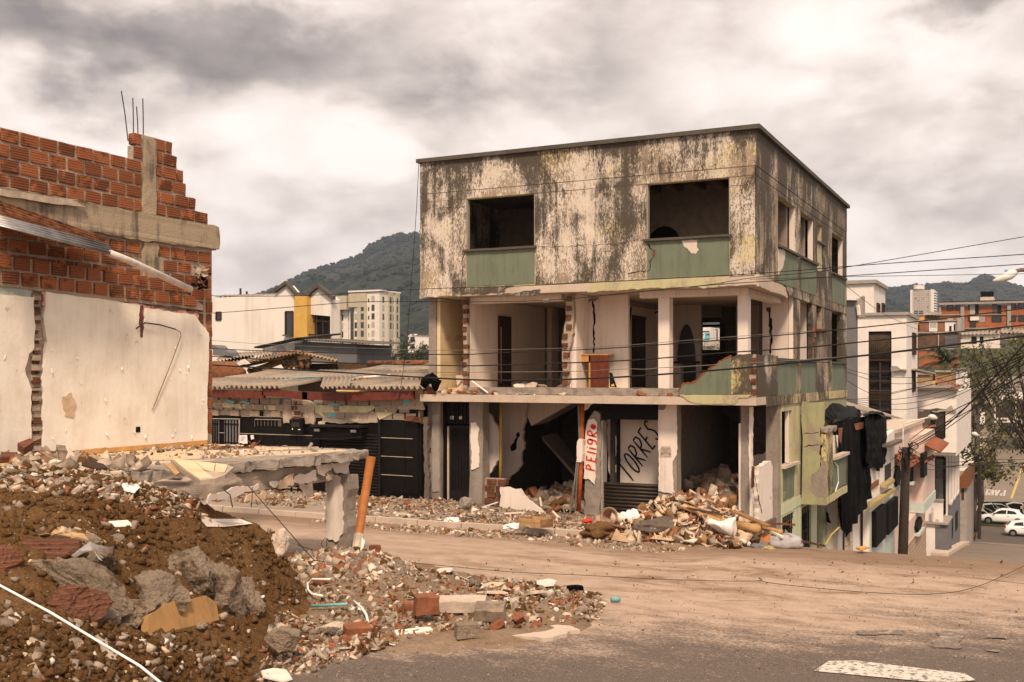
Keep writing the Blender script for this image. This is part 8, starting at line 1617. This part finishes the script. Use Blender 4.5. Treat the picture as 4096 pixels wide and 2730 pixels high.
plate([(260,1865),(278,1812),(290,1870),(330,1890),(420,1912),(490,1905),(470,1930),(350,1915),(275,1890)],[14.6,14.9,14.8,14.6,14.4,14.3,14.1,14.2,14.4],'chalk_plaster','curled pale lino strip on the broken floor','lino',.02); plate([(330,1872),(345,1860),(415,1880),(430,1895),(390,1898),(332,1885)],[14.6,14.75,14.6,14.4,14.3,14.45],'brown_frame','reddish brown wood block on the broken floor',th=.12); plate([(195,1905),(260,1875),(268,1885),(235,1920)],[14.2,14.5,14.3,14.0],'pink_wall','pinkish board beside the curled lino strip',th=.02); plate([(490,1960),(535,1950),(560,1975),(540,1995),(500,1985)],[13.6,13.9,13.6,13.4,13.5],'white_plastic','white crumpled plastic scrap in the floor rubble','plastic',.02,'plastic_scrap')
plate([(655,1852),(690,1852),(720,1890),(705,1900)],[15.1,15.2,14.7,14.6],'pine_board','orange tan broken board beside the tilted tile floor',th=.02); plate([(5,1832),(70,1832),(60,1850),(0,1852)],[15.0,15.1,14.9,14.8],'dirty_brick','red brick lying at the foot of the cream wall','brick',.1,'brick'); plate([(70,1795),(120,1775),(135,1790),(95,1815)],[15.5,15.7,15.6,15.4],'dirty_brick','tilted brown brick at the foot of the torn chase','brick',.12,'brick'); plate([(225,1800),(262,1805),(268,1825),(232,1822)],[15.6,15.6,15.4,15.4],'stone','dark slab leaning near the skirting board','slab',.08,'slab')
plate([(0,1870),(180,1868),(260,1885),(180,1915),(0,1925)],[14.9,15.1,14.9,14.5,14.3],'pine_board','flat tan plywood sheet under the rubble at the left edge',th=.02,dz=.03)
plate([(380,2560),(410,2545),(495,2660),(440,2650)],None,'chalk_plaster','pale angular plaster slab beside the white rope','slab',.05,'slab'); plate([(285,2605),(292,2588),(335,2640),(328,2655)],None,'old_wood','grey wood block near the bottom left corner',th=.07)
cord = MB().tube([AT(-60,2310,9.6),AT(0,2343,9.45),AT(200,2450,9.1),AT(400,2570,8.8),AT(560,2665,8.6),AT(640,2730,8.5),AT(760,2810,8.4)],.0115,6).build('rope',MT.white_plastic,smooth=True); tag(cord,'taut white rope stretched across the bottom left corner','rope')
sk = MB(); r = random.Random(2)
for i in range(6):
 a = AT(300 + i * 6,2232 - i * 5,11.0); b = AT(450 - i * 8,2200 + i * 9,11.2); m1 = a.lerp(b,.5) + Vector((0,0,.06 + .02 * (i % 2))); k = Vector((0,-.05,.03)); sk.add([a,m1,b,b + k,m1 + k + Vector((0,0,.03)),a + k],[(0,1,4,5),(1,2,3,4)])
tag(sk.build('plastic_sheet',MT.sackcloth,fix=False),'white crumpled plastic sheet beside the red brick block','plastic sheet')
tag(MB().tube([AT(1435,2140,18.4),AT(1462,1970,18.6),AT(1478,1870,18.7),AT(1485,1828,18.7)],[.075,.078,.078,.085],12,cap=False).build('orange_tube',MT.orange_pipe,smooth=True),'leaning orange tube with torn top beside the column','pipe')
o = MB().tube([AT(1428,2195,18.2),AT(1436,2140,18.35)],.085,8).build('tube_socket',MT.chalk_plaster); tag(o,'pale socket at the foot of the orange tube','pipe')
o = plate([(1448,2150),(1460,2165),(1446,2220),(1440,2215)],[18,18,17.9,17.9],'white_board','white board standing at the foot of the orange tube',th=.03)
for i,(pts,d,rr,lab) in enumerate(((((990,1940),(1060,2020),(1140,2110),(1210,2190),(1260,2245)),16.5,.008,'thin rusty wire hanging from the slab down to the rubble'),(((895,1960),(920,1980),(930,2030)),14.2,.008,'short rusty wire hooked under the slab'),(((1010,1950),(1008,2000),(1005,2030)),14.5,.006,'hanging wire near the left end of the slab'),(((1190,2180),(1250,2200),(1310,2225)),18.5,.008,'rusty rod lying left of the lone column'),(((1295,2205),(1285,2175),(1300,2150),(1308,2175),(1300,2210)),18.5,.006,'loop of thin wire beside the lone column'))):
 tag(MB().tube([AT(a,b,d) for a,b in pts],rr,5).build('wire',MT.rebar,smooth=True),lab,'wire')
def hose(pts,mt,r_,lab,name='hose',D=None):
 P = []
 for i,(a,b) in enumerate(pts):
  q = Z(a,b,.1); z = ground_z(q.x,q.y) + .05 + (D[i] if D else 0); q = Z(a,b,z); P.append(q)
 tag(MB().tube(P,r_,6).build(name,MT[mt],smooth=True),lab,'hose')
hose([(1320,2318),(1250,2318),(1228,2335),(1232,2360),(1250,2378),(1290,2385)],'white_plastic',.018,'white bent tube curling in the rubble'); hose([(1415,2405),(1445,2430),(1465,2460),(1472,2490),(1470,2515)],'white_plastic',.018,'white cord curving through the rubble'); hose([(1245,2425),(1320,2421),(1390,2417)],'cyan_plastic',.022,'straight turquoise tube in the rubble','tube'); hose([(2445,2399),(2480,2397)],'cyan_plastic',.035,'small turquoise bottle at the edge of the rubble','bottle')
def blockpx(px,py,w,h,d,mt,lab,cat,rz=0,name='block',tilt=0):
 q = Z(px,py,.08); z = ground_z(q.x,q.y); q = Z(px,py,z + h / 2); o = MB().box((-w / 2,-d / 2,-h / 2),(w / 2,d / 2,h / 2)).build(name,MT[mt]); roughen(o,.02,6,2); o.location = q; o.rotation_euler = (tilt,0,YAW + rz); return tag(o,lab,cat)
blockpx(1705,2415,.30,.22,.22,'clay_shard','largest red brick block in the road rubble','brick',.3,'brick_block',.1); blockpx(1850,2415,.62,.14,.3,'pale_concrete','long pale concrete slab in the road rubble','slab',.05,'slab',.1); blockpx(1960,2445,.40,.14,.3,'stone','dark grey broken slab beside the long pale slab','slab',-.1,'slab',.25); blockpx(1430,2520,.34,.12,.2,'clay_shard','orange tile profile near the asphalt edge','tile',.4,'roof_tile',.2); blockpx(1655,2530,.5,.05,.12,'white_board','white wooden batten slanting in the rubble','board',.45,'batten',.2); blockpx(1500,2200,.22,.16,.18,'clay_shard','red brick lump right of the orange tube','brick',.2,'brick_lump'); blockpx(1870,2520,.3,.16,.2,'concrete_chunk','squat grey chunk at the asphalt edge','concrete chunk',.3,'concrete_chunk'); blockpx(2300,2355,.25,.08,.12,'black_plastic','black scrap of cloth on the earth beside the road','cloth',.1,'cloth')
MBt = MB()
for i in range(260): a = Z(1270 + random.gauss(55,22),2520 + random.gauss(0,7),.1); s = RU(.015,.03); MBt.add([a + Vector((-s,0,0)),a + Vector((0,-s,.0)),a + Vector((s,0,s)),a + Vector((0,s,s))],[(0,1,2,3)])
MBt.build('gravel_heap',MT.stone,kind='stuff',fix=False)
toi = thing('toilet','cream ceramic toilet lying on its side on the rubble','toilet',Z(2450,2090,.25))
c = Y(2437,2066,-2.95); ax = Vector((.20,-.93,.24)).normalized(); bm_ = MB()
rings = [(0,.185),(.02,.195),(.05,.188),(.14,.17),(.26,.14),(.38,.11),(.46,.09)]; bm_.tube([c + ax * (.05 - d) for d,r_ in rings],[r_ for d,r_ in rings],20,cap=False); bm_.build('bowl',MT.ceramic,toi,smooth=True)
bm_ = MB(); bm_.tube([c + ax * .052,c + ax * .045,c - ax * .05,c - ax * .16,c - ax * .22],[.176,.155,.14,.10,.02],20,cap=False); bm_.build('inside',MT.ceramic_inside,toi,smooth=True)
ft_ = MB(); d0 = Vector((.95,.22,-.12)).normalized(); ft_.tube([c - ax * .14 + d0 * .02,c - ax * .16 + d0 * .22,c - ax * .16 + d0 * .42,c - ax * .16 + d0 * .58,c - ax * .16 + d0 * .64],[.14,.115,.105,.125,.10],14); o = ft_.build('foot',MT.ceramic,toi,smooth=True)
MB().tube([c - ax * .03 + d0 * .36 + Vector((0,0,-.03)),c + ax * .0 + d0 * .37 + Vector((0,-.01,-.03))],.06,10).build('outlet',MT.ceramic,toi); MB().tube([c + ax * .002 + d0 * .37 + Vector((0,-.01,-.03)),c + ax * .012 + d0 * .37 + Vector((0,-.01,-.03))],.035,10).build('outlet_hole',MT.black_paint,toi)
drw = thing('wooden_drawer','wooden drawer lying open on the pavement rubble','drawer',Z(2145,2090,.1)); b0 = Z(2145,2105,.12); ux = Vector((.93,-.30,.0)) * .62; uy = Vector((.35,.9,.0)) * .42; uz = Vector((0,0,.17))
o0 = b0 - ux * .5 - uy * .5
def slabq(nm,o_,a,b,t,m_): MB().add([o_,o_ + a,o_ + a + b,o_ + b,o_ + t,o_ + a + t,o_ + a + b + t,o_ + b + t],[(0,3,2,1),(4,5,6,7),(0,1,5,4),(1,2,6,5),(2,3,7,6),(3,0,4,7)]).build(nm,MT[m_],drw)
slabq('bottom',o0 + uz * .5,ux,uy,Vector((0,0,.012)),'pine_board'); slabq('side',o0,ux,uz,uy.normalized() * .015,'pine_board'); slabq('side',o0 + uy,ux,uz,-uy.normalized() * .015,'pine_board'); slabq('end',o0 + uy.normalized() * .016,uy * .92,uz,ux.normalized() * .015,'old_wood'); slabq('end',o0 + ux + uy.normalized() * .016,uy * .92,uz,-ux.normalized() * .015,'old_wood')
def lump_obj(name,mt,c,rad,seed,lab,cat,amp=.25,sc=3.0):
 bm = bmesh.new(); bmesh.ops.create_icosphere(bm,subdivisions=4,radius=1)
 for v in bm.verts:
  n = v.co.copy(); v.co = Vector((n.x * rad[0],n.y * rad[1],n.z * rad[2])) * (1 + amp * noise.noise(n * sc * .5 + Vector((seed,0,0))) + amp * .45 * abs(noise.noise(n * sc * 1.6 + Vector((0,seed,0)))))
 me = bpy.data.meshes.new(name); bm.to_mesh(me); bm.free(); me.polygons.foreach_set('use_smooth',[True] * len(me.polygons)); me.materials.append(MT[mt]); o = bpy.data.objects.new(name,me); COL.objects.link(o); o.location = c; o.rotation_euler = (0,0,YAW); return tag(o,lab,cat)
pts = [(2815,2090),(2835,2070),(2880,2085),(2945,2068),(2948,2120),(2935,2165),(2900,2150),(2860,2120)]
sk = MB(); n = len(pts); yS = -3.15; ring = [Y(a,b,yS + .12) for a,b in pts]; ring2 = [Y(2885 + (a - 2885) * .75,2110 + (b - 2110) * .7,yS - .14) for a,b in pts]; ring3 = [Y(2885 + (a - 2885) * .35,2105 + (b - 2105) * .3,yS - .24) for a,b in pts]; rb_ = [Y(2885 + (a - 2885) * .7,2110 + (b - 2110) * .7,yS + .40) for a,b in pts]
sk.add(ring + ring2 + ring3 + rb_,[(i,(i + 1) % n,n + (i + 1) % n,n + i) for i in range(n)] + [(n + i,n + (i + 1) % n,2 * n + (i + 1) % n,2 * n + i) for i in range(n)] + [tuple(2 * n + i for i in range(n)),tuple(3 * n + i for i in range(n))] + [(i,3 * n + i,3 * n + (i + 1) % n,(i + 1) % n) for i in range(n)])
o = sk.build('sack',MT.sackcloth,smooth=True); tag(roughen(o,.05,4,4),'white woven sack slumped on the heap at the corner','sack')
lump_obj('grey_sack','grey_bag',Y(3140,2170,-2.9),(.36,.2,.17),3,'grey lumpy sack at the right end of the heap','sack',.2); lump_obj('dark_cloth','grey_wall',Y(3035,2192,-3.2),(.2,.14,.08),4,'dark blue grey cloth at the foot of the heap','cloth',.4,5); lump_obj('paper_bundle','white_plastic',Y(2530,2085,-2.6),(.30,.2,.2),5,'white paper and plastic rubbish beside the toilet','rubbish',.5,5); lump_obj('dirt_lump','dirt',Y(2405,2125,-3.2),(.38,.25,.17),6,'brown earth lump below the toilet','earth',.4,4); lump_obj('plastic_lump','white_plastic',Y(1810,2090,-3.0),(.18,.14,.1),7,'white crumpled plastic bag on the kerb','bag',.5,6); lump_obj('plastic_lump','white_plastic',Y(2062,2110,-3.6),(.24,.1,.08),8,'white plastic rag at the kerb before the drawer','bag',.5,6); lump_obj('carpet_roll','dim_plaster',Y(2680,2110,-3.0),(.70,.26,.20),9,'matted dark carpet roll in the heap','carpet',.25,5)
tag(lump_obj('yellow_rag','yellow_trim',Y(3075,2195,-3.3),(.12,.1,.05),12,'yellow rag at the foot of the heap','rag',.4,5),'yellow rag at the foot of the heap','rag'); lump_obj('red_scrap','red_spray',Y(2350,2085,-2.4),(.12,.08,.05),13,'red plastic scrap left of the toilet','scrap',.4,5)
for i,(a,b,r_,mt,lab,y0_,y1_) in enumerate((((2735,2025),(2880,2085),.06,'bamboo','upper bamboo pole sticking out of the heap',-2.8,-3.1),((2950,2100),(3040,2120),.085,'bamboo','thick cut bamboo pole end in the heap',-2.9,-3.15),((2760,2070),(2900,2080),.04,'bamboo','thin bamboo pole half under the white sack',-2.8,-3.1),((3040,2110),(3128,2130),.05,'bamboo','bamboo pole end near the dark mat',-2.8,-3.0))):
 tag(MB().tube([Y(*a,y0_),Y((a[0] + b[0]) / 2,(a[1] + b[1]) / 2 - 1,(y0_ + y1_) / 2),Y(*b,y1_)],r_,9).build('bamboo_pole',MT[mt],smooth=True),lab,'pole','bamboo poles in the heap')
for i,(a,b,w,mt,lab) in enumerate((((2925,2042),(3075,2105),.14,'old_wood','long splintered plank across the top of the heap'),((2800,2060),(2700,2020),.07,'old_wood','thin plank pointing at the pillar'),((3055,2110),(3130,2150),.06,'white_board','white batten slanting down the right of the heap'),((2680,2020),(2890,2060),.035,'rotten_wood','thin dark rod across the back of the heap'),((3000,2090),(3180,2100),.03,'rusty_metal','thin rusty bar reaching the side pillar'),((3180,2160),(3300,2185),.03,'rotten_wood','dark rod lying at the crest beside the basement door'),((2560,2120),(2640,2150),.10,'rotten_wood','charred plank left of the carpet roll'))):
 tag(MB().bar(Y(*a,-2.75),Y(*b,-3.15),w,.04).build('plank',MT[mt]),lab,'plank')
def cardb(pts,y,mt,lab,cat='board',name='sheet',lean=.25):
 zz = [Y(a,b,y).z for a,b in pts]; z0_ = min(zz); q = [Y(a,b,y + lean * (Y(a,b,y).z - z0_)) for a,b in pts]; n = len(q); d = Vector((0,.02,0)); tag(MB().add(q + [p + d for p in q],[tuple(range(n)),tuple(reversed(range(n,2 * n)))] + [(i,(i + 1) % n,(i + 1) % n + n,i + n) for i in range(n)]).build(name,MT[mt]),lab,cat)
cardb([(2770,2160),(2808,2152),(2812,2185),(2772,2190)],-3.5,'terracotta_wall','square orange brown board at the front of the heap'); cardb([(2785,2150),(2800,2125),(2820,2145),(2812,2160)],-3.4,'terracotta_wall','orange brown corner board behind the square board'); cardb([(3040,2145),(3062,2132),(3116,2155),(3105,2175),(3065,2170)],-3.1,'orange_pipe','orange folded box at the right of the heap','box','box',.8); cardb([(2445,2160),(2465,2115),(2485,2140),(2525,2165),(2520,2172)],-3.6,'cardboard','torn cardboard sheet standing at the kerb','cardboard'); cardb([(2600,2155),(2620,2140),(2705,2150),(2690,2165)],-3.6,'cardboard','flat cardboard sheet in front of the carpet roll','cardboard',lean=2); cardb([(2500,2120),(2535,2118),(2530,2142),(2495,2140)],-3.3,'chalk_plaster','pale box panel behind the torn cardboard','box','box'); cardb([(2575,2135),(2580,2095),(2605,2090),(2615,2110),(2598,2145)],-3.2,'white_plastic','white plastic sheet with dark fold in the heap','plastic'); cardb([(3135,2155),(3140,2118),(3180,2160),(3200,2180),(3170,2180)],-2.7,'grey_wall','dark tyre like mat at the right end of the heap','mat',lean=.5); cardb([(2383,2065),(2400,2062),(2440,2072),(2440,2085),(2383,2083)],-2.3,'cardboard','low cardboard box behind the toilet','box','box'); cardb([(2720,2155),(2760,2150),(2755,2165),(2722,2172)],-3.6,'chalk_plaster','grey board at the left front of the heap',lean=1)
cardb([(2555,2118),(2590,2115),(2592,2125),(2560,2126)],-3.2,'yellow_trim','yellow printed bag scrap beside the carpet roll','bag','bag',1)
for a,b,w,lab in (((1800,2096),(1860,2090),.05,'pale batten lying on the kerb left'),((1815,2122),(1965,2146),.03,'long white strip lying on the road by the kerb'),((2160,1990),(2166,2025),.05,'short white post standing in the wide opening'),((2210,2045),(2235,2070),.05,'white batten beside the orange pipe'),((1930,2030),(1990,2010),.05,'white cable bow before the low brick wall'),((2020,2055),(2100,2050),.07,'pale wood batten on the pavement')):
 yy = -3.9 if b[1] > 2130 else -2.4 if a[1] > 2080 else -.3 if a[1] < 2030 else -1.4; tag(MB().bar(Y(*a,yy),Y(*b,yy),w,.03).build('batten',MT.white_board),lab,'batten')
tag(MB().ext('z',.03,rag([xy(3425,2192,.02),xy(3460,2186,.02),xy(3480,2191,.02),xy(3440,2197,.02)],.02,.1,2),th=.04).build('wood_scrap',MT.fresh_wood),'orange wood scrap lying at the crest of the road','wood')
MARKS = [('leaning orange tube with torn top beside the column','leaning orange tube'),('largest red brick block in the road rubble','largest red brick block'),('long pale concrete slab in the road rubble','long pale slab'),('dark grey broken slab beside the long pale slab','dark grey slab'),('orange tile profile near the asphalt edge','orange tile profile'),('white wooden batten slanting in the rubble','slanting white batten'),('white bent tube curling in the rubble','curled white tube'),('straight turquoise tube in the rubble','turquoise tube'),('white cord curving through the rubble','curving white cord'),('black scrap of cloth on the earth beside the road','black cloth scrap'),('squat grey chunk at the asphalt edge','squat grey chunk'),
('cream ceramic toilet lying on its side on the rubble','toilet'),('wooden drawer lying open on the pavement rubble','wooden drawer'),('white woven sack slumped on the heap at the corner','white sack'),('squared grey block on the pavement before the black door','squared grey block'),('matted dark carpet roll in the heap','carpet roll'),('grey lumpy sack at the right end of the heap','grey sack'),('white crumpled plastic bag on the kerb','plastic bag on the kerb'),('white paper and plastic rubbish beside the toilet','paper rubbish'),('short white post standing in the wide opening','short white post'),('upper bamboo pole sticking out of the heap','upper bamboo pole'),('thick cut bamboo pole end in the heap','thick bamboo end'),('square orange brown board at the front of the heap','square orange board'),('orange folded box at the right of the heap','orange box'),('flat cardboard sheet in front of the carpet roll','flat cardboard'),
('tall grey concrete boulder standing out of the earth bank','tall boulder'),('ochre faced slab fragment leaning on the boulders','ochre slab'),('long broken concrete edge slanting down the bank','slanting concrete edge'),('red brick block with mortar cap lying on the earth','red brick block'),('cream broken board lying flat on the edge of the bank','cream board'),('white board lying on the earth left of the bank edge','white board'),('thin wood board with dark end under a grey stone','thin wood board'),('pebbly concrete lump at the right end of the bank','pebbly lump'),('pale angular plaster slab beside the white rope','angular plaster slab'),('grey round concrete lump at the foot of the bank','round concrete lump'),('grey wood block near the bottom left corner','grey wood block'),('dark broken brick at the left picture edge','dark brick at the edge'),
('curled pale lino strip on the broken floor','curled lino'),('cream tiled floor fragment tilting off the broken slab','tilting tiled fragment'),('white crumpled plastic scrap in the floor rubble','white plastic scrap'),('flat tan plywood sheet under the rubble at the left edge','plywood sheet'),('reddish brown wood block on the broken floor','brown wood block'),
('reddish wooden cabinet with an orange front rail standing on the open second floor','cabinet'),('cream laundry sink left in the tiled kitchen corner','laundry sink'),('white plastic tube leaning on the edge of the second floor','leaning plastic tube'),('black plastic bag on the roof beside the second floor slab','black bag')]
HZ = MB().box((-2400,-155,-15),(2600,2650,400))
hm = bpy.data.materials.new('haze'); hm.use_nodes = True; ht = hm.node_tree; ht.nodes.clear()
pv = ht.nodes.new('ShaderNodeVolumePrincipled'); ho = ht.nodes.new('ShaderNodeOutputMaterial'); ht.links.new(pv.outputs[0],ho.inputs['Volume'])
pv.inputs['Color'].default_value = (.72,.82,1.0,1); pv.inputs['Density'].default_value = HAZE_DENSITY; pv.inputs['Anisotropy'].default_value = .2
ho_ = HZ.build('haze',hm); ho_['kind'] = 'stuff'
# ---------------------------------------------------------------- labels of the loose pieces: told apart by what they lie beside
def pxy(p):
 v = p - CAM; D = max(.1,-math.sin(YAW) * v.x + math.cos(YAW) * v.y); s = math.cos(YAW) * v.x + math.sin(YAW) * v.y
 return 2048 + FPX * s / D,HORIZON - FPX * v.z / D
bpy.context.view_layer.update()
def mid(o):
 if o.type == 'MESH': return o.matrix_world @ (sum((Vector(c) for c in o.bound_box),Vector()) / 8)
 q = [mid(c) for c in o.children if c.type == 'MESH']; return sum(q,Vector()) / len(q)
lms = []
for key,words_ in MARKS:
 for o in COL.objects:
  if o.get('label') == key: lms.append((pxy(mid(o)),words_)); break
 else: print('no landmark',key)
cell = {}
for o in COL.objects:
 if o.name.split('.')[0] in KIND and o.get('group'):
  a,b = pxy(o.location); (lx,ly),w_ = min(lms,key=lambda q: (q[0][0] - a) ** 2 + (2 * (q[0][1] - b)) ** 2); dx,dy = a - lx,b - ly
  sd_ = ('right of' if dx > 0 else 'left of') if abs(dx) > abs(dy) else ('below' if dy > 0 else 'above')
  cell.setdefault((o.name.split('.')[0],w_,sd_),[]).append((dx * dx + dy * dy,o.name))
NTH = ['nearest','second nearest','third nearest','fourth nearest','fifth nearest','sixth nearest','seventh nearest','eighth nearest','ninth nearest','tenth nearest','eleventh nearest','twelfth nearest','thirteenth nearest','fourteenth nearest','fifteenth nearest','sixteenth nearest','seventeenth nearest']
for (kd,w_,sd_),L in cell.items():
 L.sort()
 for i,(d_,nm) in enumerate(L):
  o = bpy.data.objects[nm]; o['label'] = ('%s %s %s the %s' % (NTH[i],ADJ[kd],sd_,w_)) if len(L) > 1 and i < 17 else ('%s just %s the %s' % (ADJ[kd],sd_,w_)) if len(L) == 1 else ('farther %s %s the %s' % (ADJ[kd],sd_,w_))
